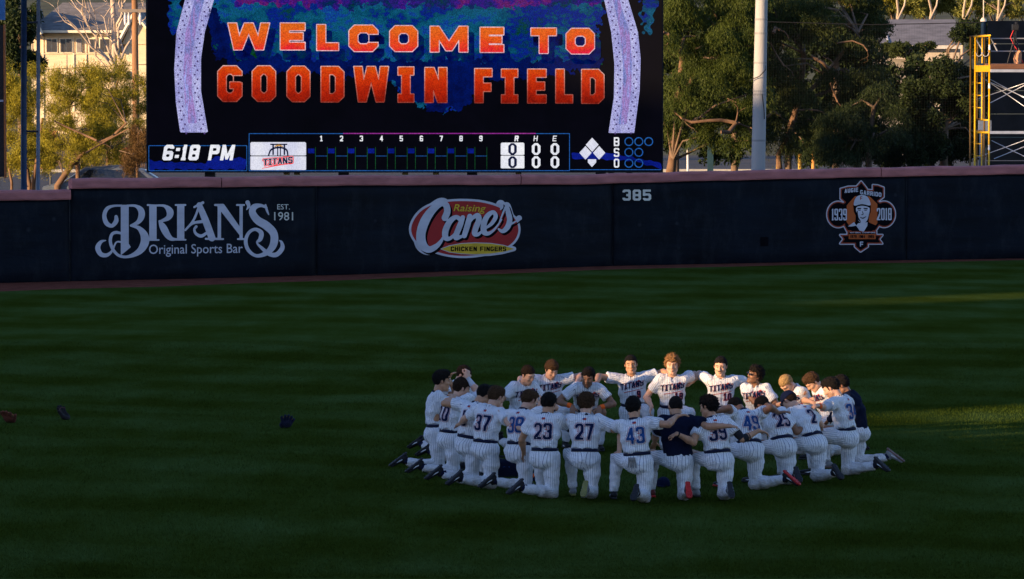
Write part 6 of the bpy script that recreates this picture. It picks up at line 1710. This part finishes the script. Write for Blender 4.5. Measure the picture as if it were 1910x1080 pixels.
    me = mesh_np('jersey', V, Q, True)
    topname = {'home': 'jersey', 'coach': 'shirt', 'jacket': 'jacket'}[kit]
    if kit == 'home':
        a_ = me.attributes.new('weave', 'FLOAT_VECTOR', 'POINT'); a_.data.foreach_set('vector', weave_top(V).astype(np.float32).ravel())
    top = link(topname, me, M_JERSEY if kit == 'home' else M_NAVYJ, root)
    JV, JQ = V, Q
    # belt
    mb = MB(); n = 40
    for side_, (r0, z0, z1) in enumerate(((1.0, .064, .107),)):
        ring = []
        for k in range(n):
            a = 2 * math.pi * k / n
            for (zz, gr) in ((z0, .0), (z0, .006), (z1, .006), (z1, .0)):
                ring.append(pel + up_t * zz + xs * math.cos(a) * (.165 + gr) + yf * math.sin(a) * (.124 + gr))
        fs = []
        for k in range(n):
            for j in range(3):
                a0 = k * 4 + j; b0 = ((k + 1) % n) * 4 + j
                fs.append((a0, b0, b0 + 1, a0 + 1))
        mb.add(ring, fs)
    mb.build('belt', M_BELT, root, smooth=True)
    # body
    hl = hc
    V, Q = surfnet(body, lo, hi, .0155, proj=2, focus=(hc, .112, .0078))
    tone = np.zeros((len(V), 3), np.float32)
    q = (V - hc) @ R_h / hs_; ax_ = np.abs(q[:, 0]); nearh = np.linalg.norm(q, axis=1) < .16
    brow = ((np.abs(q[:, 2] - .036 + (ax_ - .03) * .1) < .0065) & (ax_ > .010) & (ax_ < .056) & (q[:, 1] > .05)) * .85
    eye = ((np.abs(q[:, 2] - .012) < .0075) & (ax_ > .020) & (ax_ < .042) & (q[:, 1] > .05)) * .48
    bd = np.zeros(len(V))
    if beard: bd = ((q[:, 2] < -.035) & (q[:, 1] > -.01) & (q[:, 2] > -.13)) * .62
    if stubble: bd = np.maximum(bd, ((q[:, 2] < -.035) & (q[:, 1] > -.01)) * stubble)
    if mous or beard: bd = np.maximum(bd, ((np.abs(q[:, 2] + .040) < .0075) & (ax_ < .028) & (q[:, 1] > .07)) * .9)
    tone[:, 0] = np.maximum.reduce([brow, eye, bd]) * nearh
    tone[:, 1] = np.maximum(((np.abs(q[:, 2] + .058) < .008) & (ax_ < .022) & (q[:, 1] > .08)) * .35, (ax_ > .078) * .3) * nearh
    me = mesh_np('body', V, Q, True)
    a_ = me.attributes.new('tone', 'FLOAT_VECTOR', 'POINT'); a_.data.foreach_set('vector', tone.ravel())
    bo = link('body', me, SKIN[skin], root)
    # hair
    hs = hairstyle
    thick = {'buzz': .006, 'short': .010, 'full': .016, 'curly': .025, 'long': .022}[hs]
    amp = {'buzz': .001, 'short': .0035, 'full': .005, 'curly': .011, 'long': .006}[hs]
    def hairsdf(P):
        qq = (P - hc) @ R_h / hs_
        d = ell3(qq, A3((0, -.016, .034)), np.eye(3), A3((.078, .098, .094))) - thick
        if hs in ('full', 'curly'): d = sst(d, ell3(qq, A3((0, .035, .115)), np.eye(3), A3((.06, .05, .03))), .03)
        if hs == 'long': d = sst(d, ell3(qq, A3((0, -.07, -.045)), np.eye(3), A3((.068, .045, .085))), .03)
        f = {'curly': 75, 'full': 55}.get(hs, 45)
        d = d + wob(qq, f, ph) * amp + wob(qq, f * 2.1, ph + 3) * amp * .5
        # hair line: nape, over the ear, sideburn, temple, forehead
        nz = -.115 if hs == 'long' else -.074
        zl = np.interp(qq[:, 1], [-.13, -.05, -.034, -.022, -.002, .002, .018, .026, .05, .10], [nz, nz, -.045, .018, .016, -.022, -.016, .046, .066, .076])
        if hs in ('full', 'curly', 'long'): zl = np.where(qq[:, 1] > .024, zl - .010 + .008 * np.sin(qq[:, 0] * 90 + ph), zl)
        c_ = (zl + .004 * np.sin(qq[:, 0] * 160 + qq[:, 1] * 120 + ph) - qq[:, 2]) * .8
        return np.maximum(d, c_) * hs_
    hco = hair
    if not cap:
        V, Q = surfnet(hairsdf, hc - .19, hc + .20, .0085 if hs != 'buzz' else .0075, proj=1)
        ho = link('hair', mesh_np('hair', V, Q, hs == 'buzz' or hs == 'short'), HAIR[hco], root)
        if hs != 'buzz':
            rg_ = np.random.default_rng(seed); k_ = 1100
            idx_ = rg_.integers(0, len(V), k_); nn_ = V[idx_] - hc; nn_ /= np.linalg.norm(nn_, axis=1)[:, None]
            fl = {'short': .25, 'full': .5, 'curly': .9, 'long': .8}[hs]; ln_ = {'short': .011, 'full': .017, 'curly': .028, 'long': .03}[hs]
            dd = nn_ * .8 + rg_.normal(size=(k_, 3)) * fl; dd[:, 2] -= .2; dd /= np.linalg.norm(dd, axis=1)[:, None]
            sd2 = np.cross(dd, rg_.normal(size=(k_, 3))); sd2 /= np.linalg.norm(sd2, axis=1)[:, None]
            b0 = V[idx_] - nn_ * .004; l_ = ln_ * rg_.uniform(.5, 1.3, k_)[:, None]
            HV = np.stack([b0 - sd2 * .003, b0 + sd2 * .003, b0 + dd * l_], 1).reshape(-1, 3)
            link('hair_strands', mesh_np('hair_strands', HV, np.arange(k_ * 3).reshape(k_, 3)), HAIR[hco], ho, kind='stuff')
    else:
        V, Q = surfnet(lambda P: np.maximum(hairsdf(P), (P - hc) @ Hu - .03), hc - .19, hc + .20, .0085, proj=1)
        link('hair', mesh_np('hair', V, Q, True), HAIR[hco], root)
        def capsdf(P):
            qq = (P - hc) @ R_h / hs_
            d = ell3(qq, A3((0, -.010, .030)), np.eye(3), A3((.090, .112, .118)))
            d = np.maximum(d, .030 - qq[:, 2] - qq[:, 1] * .05)
            br = np.maximum(np.abs(qq[:, 2] - .036 + (qq[:, 0] ** 2) * 4 + (qq[:, 1] - .09) * .2) - .0045, np.maximum(np.sqrt((qq[:, 0] / .078) ** 2 + ((qq[:, 1] - .085) / .085) ** 2) - 1, 0) * .08 - .001)
            br = np.maximum(br, .07 - qq[:, 1])
            return np.minimum(d, br) * s
        V, Q = surfnet(capsdf, hc - .2, hc + .25, .008, proj=1)
        link('cap', mesh_np('cap', V, Q, True), M_NAVY, root)
    if shades:
        mb = MB()
        P_ = lambda x, y, z: hc + R_h @ A3((x, y, z))
        zt = .012 if not cap else .048
        for sx in (-1, 1):
            mb.tube([P_(sx * .020, .112, zt), P_(sx * .052, .098, zt)], [.015, .013], 8)
            mb.tube([P_(sx * .055, .095, zt + .005), P_(sx * .093, .02, zt + .005), P_(sx * .090, -.02, zt)], .003, 5)
        mb.tube([P_(-.02, .113, zt + .004), P_(.02, .113, zt + .004)], .003, 5)
        mb.build('sunglasses', M_LENS, root, smooth=True)
    # sleeves of undershirts, bands
    def tubeon(name, a, b_, t0, t1, r0, r1, mt, noise=.0):
        p0 = a + (b_ - a) * t0; p1 = a + (b_ - a) * t1
        mb = MB(); k = 5
        mb.tube([p0 + (p1 - p0) * i / k for i in range(k + 1)], [r0 + (r1 - r0) * i / k + noise * math.sin(i * 2.3 + ph) for i in range(k + 1)], 16)
        return mb.build(name, mt, root, smooth=True)
    for arm_, sh, e, wr, sl, bd_ in (('R', shR, eR, wR, sleeve_r, band_r), ('L', shL, eL, wL, sleeve_l, band_l)):
        if sl:
            mt = {'navy': M_NAVY, 'black': M_BLACKC, 'grey': M_GREYC}[sl[0]]
            tubeon('undershirt_sleeve', sh, e, .55, 1.0, .057, .048, mt, .002)
            if sl[1] == 'full': tubeon('arm_sleeve', e, wr, -.02, .93, .050, .032, mt, .001)
            else: tubeon('arm_sleeve', e, wr, -.02, .35, .050, .050, mt, .001)
        if bd_:
            mt = {'orange': M_ORANGE, 'pink': M_PINK, 'black': M_BLACKC}[bd_]
            tubeon('wristband', e, wr, .70, .95, .038, .033, mt) if bd_ == 'orange' else tubeon('wristband', e, wr, .90, .98, .032, .031, mt)
    if watch_l: tubeon('wristwatch', eL, wL, .90, .98, .032, .031, M_BLACKC)
    if kit == 'coach':
        for sh, e in ((shR, eR), (shL, eL)): tubeon('sleeve_cuff', sh, e, slv - .012, slv + .018, .094, .094, M_WHITEC)
    # collar of the undershirt
    if kit == 'home':
        mb = MB(); n = 24; rg = []
        for k in range(n):
            a = 2 * math.pi * k / n
            cx_, cy_ = math.cos(a), math.sin(a)
            for (hh, gr) in ((-.012, .066), (-.012, .074), (.016, .070), (.016, .062)):
                rg.append(nk + nd * (hh * (1 + .8 * max(0, cy_)) - .004 - .040 * max(0, cy_)) + xs * cx_ * gr * s + nrm(np.cross(nd, xs)) * cy_ * gr * s)
        fs = [(k * 4 + j, ((k + 1) % n) * 4 + j, ((k + 1) % n) * 4 + (j + 1) % 4, k * 4 + (j + 1) % 4) for k in range(n) for j in range(4)]
        mb.add(rg, fs); mb.build('collar', M_NAVY, root, smooth=True)
    # prints on the jersey: flat pieces of cloth pressed on to the surface
    from mathutils.bvhtree import BVHTree
    if kit == 'home' and (back or front or True):
        bvh = BVHTree.FromPolygons([tuple(v) for v in JV], [tuple(map(int, f)) for f in JQ])
        def press(name, fn, cx_, cz_, wid, hei, dirn, mt, off, res, par=None):
            """fn in metres, x right as read, y up; centred on 0"""
            V2d, F2d = fill2d(fn, -wid / 2, -hei / 2, wid / 2, hei / 2, res)
            if len(F2d) == 0: return
            # cut long strips so that the print can follow the folds
            out = []
            sx = xs if dirn < 0 else -xs          # as read from behind: right = +x ; from the front: right = -x
            o0 = pel + up_t * cz_ + xs * cx_
            for (a, b_) in V2d:
                p = o0 + sx * a + up_t * b_ + yf * dirn * .5
                hit = bvh.ray_cast(Vector(p), Vector(-yf * dirn), 1.0)
                if hit[0] is None: out.append(p - yf * dirn * .36)
                else: out.append(np.array(hit[0]) + yf * dirn * off)
            me = mesh_np(name, out, F2d)
            link(name, me, mt, top)
        if back:
            t = back; H_ = .205; Wd_ = .105 * len(t) + .02 * (len(t) - 1); g_ = .02
            fs = []
            for i, ch in enumerate(t):
                fs.append(glyph(ch, -Wd_ / 2 + i * (.105 + g_), -H_ / 2, .105, H_, .031, .029, .026))
            f = U(*fs)
            fr = lambda P: f(P)
            def cells(fn): return fn
            press('number_outline', SUB(OFF(f, .0115), OFF(f, .0065)), 0, .315, Wd_ + .05, H_ + .05, -1, M_RED, .008, .005)
            press('number', f, 0, .315, Wd_ + .05, H_ + .05, -1, M_PRB if seed % 3 == 0 else M_PRN, .009, .0095)
            press('flag_patch', rect(-.024, -.014, .024, .014), 0, .475, .06, .04, -1, M_RED, .006, .011)
            press('flag_patch', rect(-.024, -.001, -.002, .014), 0, .475, .06, .04, -1, M_PRB, .008, .008)
        if front:
            f = word(front, -.165, -.045, .33, .088, .0165, gap=.14, slope=.17, sh=.013, serif=1)
            press('team_name', SUB(OFF(f, .0075), OFF(f, .0025)), .0, .345, .36, .16, 1, M_RED, .006, .008)
            press('team_name', f, .0, .345, .36, .16, 1, M_PRN, .008, .007)
            ul = poly([(-.12, -.072), (.15, -.026), (.15, -.018), (-.12, -.062)])
            press('team_name', ul, .0, .335, .36, .16, 1, M_RED, .006, .007)
            press('chest_patch', U(ellipse(-.0, -.0, .018, .018), rect(-.024, -.01, .024, .006)), -.10, .42, .06, .06, 1, M_RED, .006, .009)
            if fnum:
                Wd_ = .05 * len(fnum) + .012 * (len(fnum) - 1)
                f = U(*[glyph(ch, -Wd_ / 2 + i * .062, -.05, .05, .10, .016, .015, .013) for i, ch in enumerate(fnum)])
                press('number_outline', SUB(OFF(f, .006), OFF(f, -.001)), -.09, .235, Wd_ + .04, .14, 1, M_RED, .006, .006)
                press('number', f, -.09, .235, Wd_ + .04, .14, 1, M_PRN, .008, .006)
            # button placket
            press('placket', rect(-.002, -.20, .002, .20), 0, .26, .02, .42, 1, M_PRN, .005, .01)
    # shoes
    SH = {'b': (M_SHOEB, M_SHOEW), 'g': (M_SHOEG, M_SHOEW), 'r': (M_SHOER, M_SHOEW)}; SO = {'k': M_SOLEK, 'g': M_SOLEG, 'r': M_SOLER, 'o': M_SOLEO, 'n': M_SOLEB}
    um, tm = SH[shoes[0]]; sm = SO[shoes[1]]
    # rear foot: toes on the ground, heel up
    dn = nrm(A3((bk[0], bk[1], 0)))
    toe = nrm(dn * 1.0 + A3((0, 0, -.72))); upv = nrm(-dn - toe * ((-dn) @ toe)); rt = np.cross(toe, upv)
    toe2 = toe
    Mx = Matrix(((rt[0], toe[0], upv[0], 0), (rt[1], toe[1], upv[1], 0), (rt[2], toe[2], upv[2], 0), (0, 0, 0, 1)))
    an = ad + dn * .03; an[2] = .148
    Mx.translation = Vector(an)
    shoe(root, Mx, um, sm, tm)
    mb = MB(); mb.tube([ad - dn * .05, ad + dn * .01 + A3((0, 0, .01)), an + A3((0, 0, 0))], [.046, .043, .042], 14); mb.build('sock', M_NAVY, root, smooth=True)
    fd = nrm((-kx * .12, 1, 0)); rt = A3((fd[1], -fd[0], 0))
    Mx = Matrix(((rt[0], fd[0], 0, au[0]), (rt[1], fd[1], 0, au[1]), (0, 0, 1, .100), (0, 0, 0, 1)))
    shoe(root, Mx, um, sm, tm)
    mb = MB(); mb.tube([(au[0], au[1], .18), (au[0], au[1], .10)], [.045, .042], 14); mb.build('sock', M_NAVY, root, smooth=True)
    if glove:
        mb = MB()
        g0 = pel + A3((-.10, -.155, .02))
        for k in range(4): mb.tube([g0 + A3((k * .022, -.01, 0)), g0 + A3((k * .03 - .01, -.03, -.05)), g0 + A3((k * .034 - .02, -.02, -.09))], [.012, .012, .009], 6)
        mb.box(g0 + A3((.03, 0, .01)), (.09, .03, .05)); mb.build('batting_glove', M_GLOVE, root, smooth=True)
    if towel:
        mb = MB(); n = 9
        for a, b_, r0 in ((nk + xs * .02 + yf * .0 - ln2 * .0, shL + ln2 * .06 + A3((0, 0, .01)), .05),):
            pass
    return root
# ---- the ring, clockwise from the left; pixel targets of the hands are turned into places in the world
person('kneeling player at the left end of the ring, hand to his brow, bare arm hanging', 813, 62.6, 82, lean=-1, head=(0, 12, 0), rh=(811, 836, 62.7), lh='head', lpole=(.3, .8, .2),
       skin='tan', hair='black', hairstyle='full', shoes=('b', 'k'), shin_yaw=4, scale=1.04)
person('kneeling player half hidden at the back left, only dark hair and forehead lit', 840, 64.9, 118, lean=8, head=(0, 25, 0), skin='fair', hair='dark', hairstyle='short', lh=(940, 760, 65.2), rh=(835, 760, 64.3))
person('kneeling player with grey-sleeved arm raised and fist at his forehead', 838, 61.8, 62, lean=6, head=(10, 18, 0), fist=1, rh=(872, 694, 61.9), rpole=(.4, .6, -.6), lh=(905, 770, 63.4), sleeve_r=('grey', 'full'),
       skin='fair', hair='dark', hairstyle='full', back='10', shin_yaw=-12, scale=1.02)
person('kneeling player hidden behind the others on the left, black hair showing', 857, 63.8, 112, lean=34, head=(0, 15, 0), skin='tan', hair='black', hairstyle='short', rh=(850, 780, 63.6), lh=(950, 775, 64.4), scale=0.97)
person('kneeling player wearing number 5, arms round both neighbours', 872, 60.9, 48, lean=10, side=4, head=(5, 28, 0), lh=(842, 737, 61.5), rh=(944, 764, 59.95), lpole=(-.8, -.4, .1), rpole=(.3, -.7, -.3), watch_l=False, band_r='black',
       skin='tan', hair='black', hairstyle='short', back='5', shin_yaw=-22, scale=1.03)
person('kneeling player wearing number 37, brown hair, arms out round both neighbours', 904, 60.25, 34, lean=7, side=3, head=(12, 20, 0), lh=(852, 795, 61.0), rh=(988, 812, 59.5), lpole=(-.7, -.5, -.3), rpole=(.4, -.5, -.6),
       skin='fair', hair='brown', hairstyle='full', back='37', shin_yaw=-26, shoes=('b', 'k'), scale=1.03)
person('kneeling player wearing number 38, hand over his face', 968, 59.85, 34, lean=11, side=-2, head=(14, 26, 0), rh=(1006, 757, 59.9), rpole=(.5, -.5, -.7), lh=(915, 775, 60.9), lpole=(-.7, -.3, -.5), sleeve_r=('navy', 'half'),
       skin='fair', hair='brown', hairstyle='full', back='38', shin_yaw=-30, shoes=('b', 'k'), scale=1.03)
person('kneeling player wearing number 23, black hair, left arm hanging straight down', 1016, 59.05, 16, lean=5, head=(6, 22, 0), lh=(975, 852, 59.5), rh=(1085, 815, 59.9), rpole=(.6, -.3, -.7), sleeve_r=('navy', 'full'),
       skin='tan', hair='black', hairstyle='full', back='23', shin_yaw=-42, shoes=('b', 'k'), scale=1.03)
person('kneeling player wearing number 27 with curly brown hair and an olive shoe sole', 1091, 58.95, 4, lean=6, head=(10, 20, 0), rh=(1160, 850, 58.8), rpole=(.8, -.2, -.4), lh=(1050, 775, 60.0), lpole=(-.5, -.2, -.8),
       skin='fair', hair='brown', hairstyle='curly', back='27', shin_yaw=-6, shoes=('g', 'o'), scale=1.03)
person('kneeling player wearing number 43, glove in his back pocket', 1190, 58.5, 2, lean=5, head=(12, 10, 0), rh=(1272, 774, 58.6), rpole=(.3, -1, -.2), lh=(1130, 800, 59.8), lpole=(-.5, -.1, -.8),
       skin='tan', hair='black', hairstyle='full', back='43', shin_yaw=-12, shoes=('b', 'k'), glove=True, spread=.30, side=-5, scale=1.02)
person('kneeling coach in a navy short-sleeved shirt with a red shoe sole', 1265, 58.8, -8, lean=9, side=1, head=(-4, 16, 0), rh=(1376, 796, 58.5), rpole=(.3, -1, -.3), lh=(1214, 845, 59.6), lpole=(-.6, -.4, -.4), kit='coach',
       skin='tan', hair='black', hairstyle='buzz', shin_yaw=-4, shoes=('r', 'r'), spread=.26, scale=1.02)
person('kneeling player wearing number 39 with messy black hair, black elbow sleeve', 1341, 58.8, -14, lean=12, side=-4, head=(-40, 8, 0), lh=(1256, 812, 58.5), lpole=(-.3, -.6, -.8), rh=(1425, 806, 59.0), rpole=(.4, -.5, -.7), sleeve_r=('black', 'half'), band_l='black',
       skin='tan', hair='black', hairstyle='curly', back='39', shin_yaw=-8, shoes=('g', 'k'), scale=1.02)
person('kneeling player wearing number 49, head bowed, both arms spread over his neighbours', 1400, 60.1, -26, lean=22, side=4, head=(-20, 50, 0), lh=(1322, 767, 60.1), lpole=(-.6, -.4, .3), rh=(1462, 768, 60.4), rpole=(.7, -.4, .2), band_l='pink',
       skin='brown', hair='black', hairstyle='short', back='49', shin_yaw=32, shoes=('b', 'r'), scale=1.02)
person('kneeling player wearing number 25 leaning in, head bowed and hidden', 1462, 60.75, -36, lean=24, side=0, head=(-10, 45, 0), lh=(1400, 790, 61.3), rh=(1520, 790, 61.2),
       skin='brown', hair='black', hairstyle='short', back='25', shin_yaw=-24, shoes=('b', 'k'))
person('kneeling player in a navy cap wearing number 2, leaning on his front knee', 1520, 61.1, -44, lean=28, side=0, head=(-12, 20, 0), lh=(1440, 800, 61.6), rh=(1530, 800, 61.9),
       skin='fair', hair='dark', hairstyle='short', back='2', shin_yaw=-18, shoes=('b', 'k'), cap=True, shades=True, scale=1.02)
person('kneeling player wearing number 34, sunlit face to the left, orange wristband on outstretched arm', 1581, 62, -62, lean=8, side=0, head=(-6, 28, 0), lh=(1497, 762, 60.9), lpole=(-.3, .1, -.9), rh=(1590, 755, 63.4), band_l='orange', sleeve_l=('grey', 'half'),
       skin='fair', hair='black', hairstyle='full', back='34', shin_yaw=-10, shoes=('b', 'k'), stubble=.35, scale=1.03)
person('kneeling man in a navy jacket at the right end of the ring', 1602, 63.1, -78, lean=10, head=(-6, 22, 0), lh=(1540, 790, 63.4), rh=(1560, 800, 64.4), kit='jacket',
       skin='brown', hair='black', hairstyle='full', shin_yaw=-4, shoes=('g', 'n'), scale=0.99)
person('kneeling player with sunlit brown hair bowed beside number 34', 1552, 64.6, -112, lean=14, head=(0, 38, 0), front='TITANS', fnum='20', rh=(1600, 770, 63.7), lh=(1470, 760, 65.2),
       skin='fair', hair='brown', hairstyle='full', scale=0.98)
person('blond kneeling player with head bowed low between two others', 1506, 65, -122, lean=20, head=(-10, 40, 0), front='TITANS', fnum='25', rh=(1545, 765, 64.3), lh=(1440, 760, 65.2), sleeve_r=('navy', 'half'),
       skin='fair', hair='blond', hairstyle='short', scale=0.97)
person('kneeling player with black curls looking up to the left in dark glasses', 1416, 65.4, -158, lean=12, head=(40, -16, 0), front='TITANS', fnum='7', rh=(1450, 780, 64.8), lh='knee',
       skin='brown', hair='black', hairstyle='curly', shades=True, mous=True, stubble=.3, scale=0.95)
person('kneeling player wearing number 10 with dark hair and a moustache', 1345, 65.8, 180, lean=3, head=(10, 10, 0), front='TITANS', fnum='10', rh=(1275, 720, 65.9), lh=(1420, 735, 65.7), rpole=(0.3, -1, 0.3), lpole=(-0.3, -1, 0.3),
       skin='fair', hair='black', hairstyle='short', mous=True, scale=1.02)
person('tallest kneeling player, curly sandy hair, wearing number 19, hand on a knee', 1254, 65.8, 178, lean=2, head=(6, 6, 0), front='TITANS', fnum='19', rh=(1213, 766, 65.5), lh=(1335, 715, 66.0), lpole=(-0.3, -1, 0.3),
       skin='fair', hair='sandy', hairstyle='curly', scale=1.03)
person('kneeling player wearing number 9, both arms over his neighbours, cropped black hair', 1182, 66.3, 182, lean=1, side=3, head=(-2, 4, 0), front='TITANS', fnum='9', rh=(1108, 714, 65.9), lh=(1262, 700, 66.1), rpole=(0.3, -1, 0.35), lpole=(-0.3, -1, 0.35),
       skin='tan', hair='black', hairstyle='short', scale=1.0)
person('kneeling player leaning forward on his knee with two orange wristbands', 1092, 66, 176, lean=30, head=(14, -6, 0), front='TITANS', rh=(1068, 766, 65.5), lh=(1117, 768, 65.5), rpole=(.9, -.3, -.3), lpole=(-.9, -.3, -.3), band_r='orange', band_l='orange',
       skin='brown', hair='black', hairstyle='full', stubble=.3, scale=1.0)
person('kneeling player bowing a sunlit face, brown hair parted, arm reaching right', 1022, 66.3, 168, lean=5, head=(-12, 32, 0), front='TITANS', rh=(968, 716, 65.7), lh=(1082, 714, 66.0), lpole=(-0.3, -1, 0.3), rpole=(0.3, -1, 0.3),
       skin='fair', hair='brown', hairstyle='full', scale=0.98)
person('kneeling player with cropped dark hair looking down between number 38 and a taller one', 970, 65.3, 152, lean=9, head=(-14, 22, 0), front='TITANS', rh=(930, 760, 64.7), lh='knee',
       skin='fair', hair='dark', hairstyle='short', scale=0.98)# ================================================================== things lying on the grass
def baseball_glove(label, px, py, rz, leather, lace, s=1.0, tilt=0.5):
    p = ground(px, py)
    root = empty('baseball_glove', (p.x, p.y, 0), rad(rz), label, 'glove', 'gloves left on the outfield grass')
    R_ = np.array(Matrix.Rotation(tilt, 3, 'X'))
    tip = [(-.085, .13), (-.030, .165), (.025, .165), (.078, .135)]
    def f(P):
        q = (P / s - A3((0, 0, .05))) @ R_
        d = ell3(q, A3((0, .0, 0)), np.eye(3), A3((.095, .085, .045)))
        for k, (x, y) in enumerate(tip):
            d = sst(d, cone3(q, A3((x * .6, .03, .0)), A3((x, y, .035)), .026, .020), .010)
        d = sst(d, cone3(q, A3((-.07, -.03, .0)), A3((-.135, .06, .045)), .030, .022), .015)
        d = ssub(d, ell3(q, A3((-.01, .035, .055)), np.eye(3), A3((.065, .085, .045))), .012)
        return (d + wob(q, 60, px) * .002) * s
    V, Q = surfnet(f, (-.24, -.2, -.08), (.24, .28, .26), .0085, proj=1)
    V[:, 2] -= V[:, 2].min() + .006
    link('leather', mesh_np('leather', V, Q, True), leather, root)
    mb = MB()
    wm = lambda x, y, z: Vector((R_ @ A3((x, y, z)) + A3((0, 0, .05))) * s)
    for k in range(4): mb.tube([wm(-.125 + k * .012, .05 + k * .022, .05), wm(-.085 + k * .012, .06 + k * .022, .045)], .005, 5)
    for k in range(3):
        x0, y0 = tip[k]; x1, y1 = tip[k + 1]; mb.tube([wm(x0, y0 - .03, .05), wm((x0 + x1) / 2, (y0 + y1) / 2 - .03, .06), wm(x1, y1 - .03, .05)], .0045, 5)
    mb.build('lacing', lace, root, smooth=True)
    return root
L_TAN = simple('red_brown_leather', (.11, .028, .014), .95, var=.4, scale=14, bump=.4)
L_BLK = simple('black_leather', (.012, .009, .009), .9, var=.3, scale=14, bump=.4)
L_NVY = simple('navy_leather', (.008, .011, .032), .95, var=.3, scale=14, bump=.4)
baseball_glove('red-brown leather glove at the left edge of the grass', 17, 789, 150, L_TAN, flat('tan_lace', (.35, .10, .04), .7), 1.0, .6)
baseball_glove('black and brown glove lying second from the left edge', 121, 783, 60, L_BLK, flat('brown_lace', (.12, .03, .02), .7), 1.0, .75)
baseball_glove('navy glove with orange lacing nearest to the players', 532, 799, 200, L_NVY, flat('orange_lace', (.45, .11, .02), .7), .95, .8)
def loose_cap(label, px, D, rz, badge):
    x = (px - 955) * D / FPX
    root = empty('loose_hat', (x, D, 0), rad(rz), label, 'hat')
    def f(P):
        d = ell3(P, A3((0, 0, .02)), np.eye(3), A3((.092, .105, .105))); d = np.maximum(d, .004 - P[:, 2])
        return d + wob(P, 22, px) * .004
    V, Q = surfnet(f, (-.14, -.14, -.02), (.14, .14, .16), .010, proj=1); link('crown', mesh_np('crown', V, Q, True), M_NAVY, root)
    def g(P):
        br = np.maximum(np.abs(P[:, 2] - .018 + P[:, 0] ** 2 * 3) - .005, (np.sqrt((P[:, 0] / .082) ** 2 + ((P[:, 1] - .085) / .095) ** 2) - 1) * .07)
        return np.maximum(br, .06 - P[:, 1])
    V, Q = surfnet(g, (-.14, .03, -.03), (.14, .22, .06), .009, proj=1); link('visor', mesh_np('visor', V, Q, True), M_NAVY, root)
    mb = MB(); mb.box((0, .088, .070), (.04, .02, .05)); mb.build('front_badge', badge, root)
loose_cap('navy cap with orange badge on the grass between number 38 and number 23', 992, 61.4, 200, M_ORANGE)
loose_cap('navy cap on the grass between number 43 and the coach', 1238, 60.6, 150, M_NAVY)
loose_cap('navy cap lying under number 38', 945, 62.2, 190, M_RED)
# equipment bag in the middle of the ring
x = (936 - 955) * 61.9 / FPX
bag = empty('equipment_bag', (x, 61.9, 0), 0.3, 'dark navy kit bag on the grass behind number 37 and number 38', 'bag')
def bf(P):
    d = ell3(P, A3((0, 0, .10)), np.eye(3), A3((.27, .13, .12))); q = np.abs(P - A3((0, 0, .10))) - A3((.24, .10, .085)); bx_ = np.linalg.norm(np.maximum(q, 0), axis=1) - .03
    return np.maximum(sst(d, bx_, .05) + wob(P, 16, 2) * .006, -P[:, 2])
V, Q = surfnet(bf, (-.34, -.2, -.03), (.34, .2, .28), .015, proj=1); link('bag_body', mesh_np('bag_body', V, Q, True), M_NAVYJ, bag)
mb = MB(); mb.tube([(-.14, -.08, .20), (-.08, -.03, .27), (.08, -.03, .27), (.14, -.08, .20)], .012, 6); mb.build('handle', M_BLACKC, bag, smooth=True)
mb = MB(); mb.box((.02, -.135, .12), (.09, .01, .05)); mb.build('bag_badge', M_PRB, bag)
# ---- grass blades standing over the near outfield
rg = np.random.default_rng(11)
n = 330000
yy = 50.5 + (rg.random(n) ** 1.3) * 38; xx = (rg.random(n) * 2 - 1) * (yy * .112)
P = np.stack([xx, yy, np.zeros(n)], 1)
q = rg.normal(size=(n, 3)) * .45; q[:, 2] = 1; q /= np.linalg.norm(q, axis=1)[:, None]
h_ = rg.uniform(.020, .046, n); a = rg.random(n) * 6.28; w_ = .0042
V = np.stack([P + np.stack([np.cos(a), np.sin(a), a * 0], 1) * w_, P - np.stack([np.cos(a), np.sin(a), a * 0], 1) * w_, P + q * h_[:, None]], 1).reshape(-1, 3)
link('grass_blades', mesh_np('grass_blades', V, np.arange(n * 3).reshape(n, 3)), gm, kind='stuff')
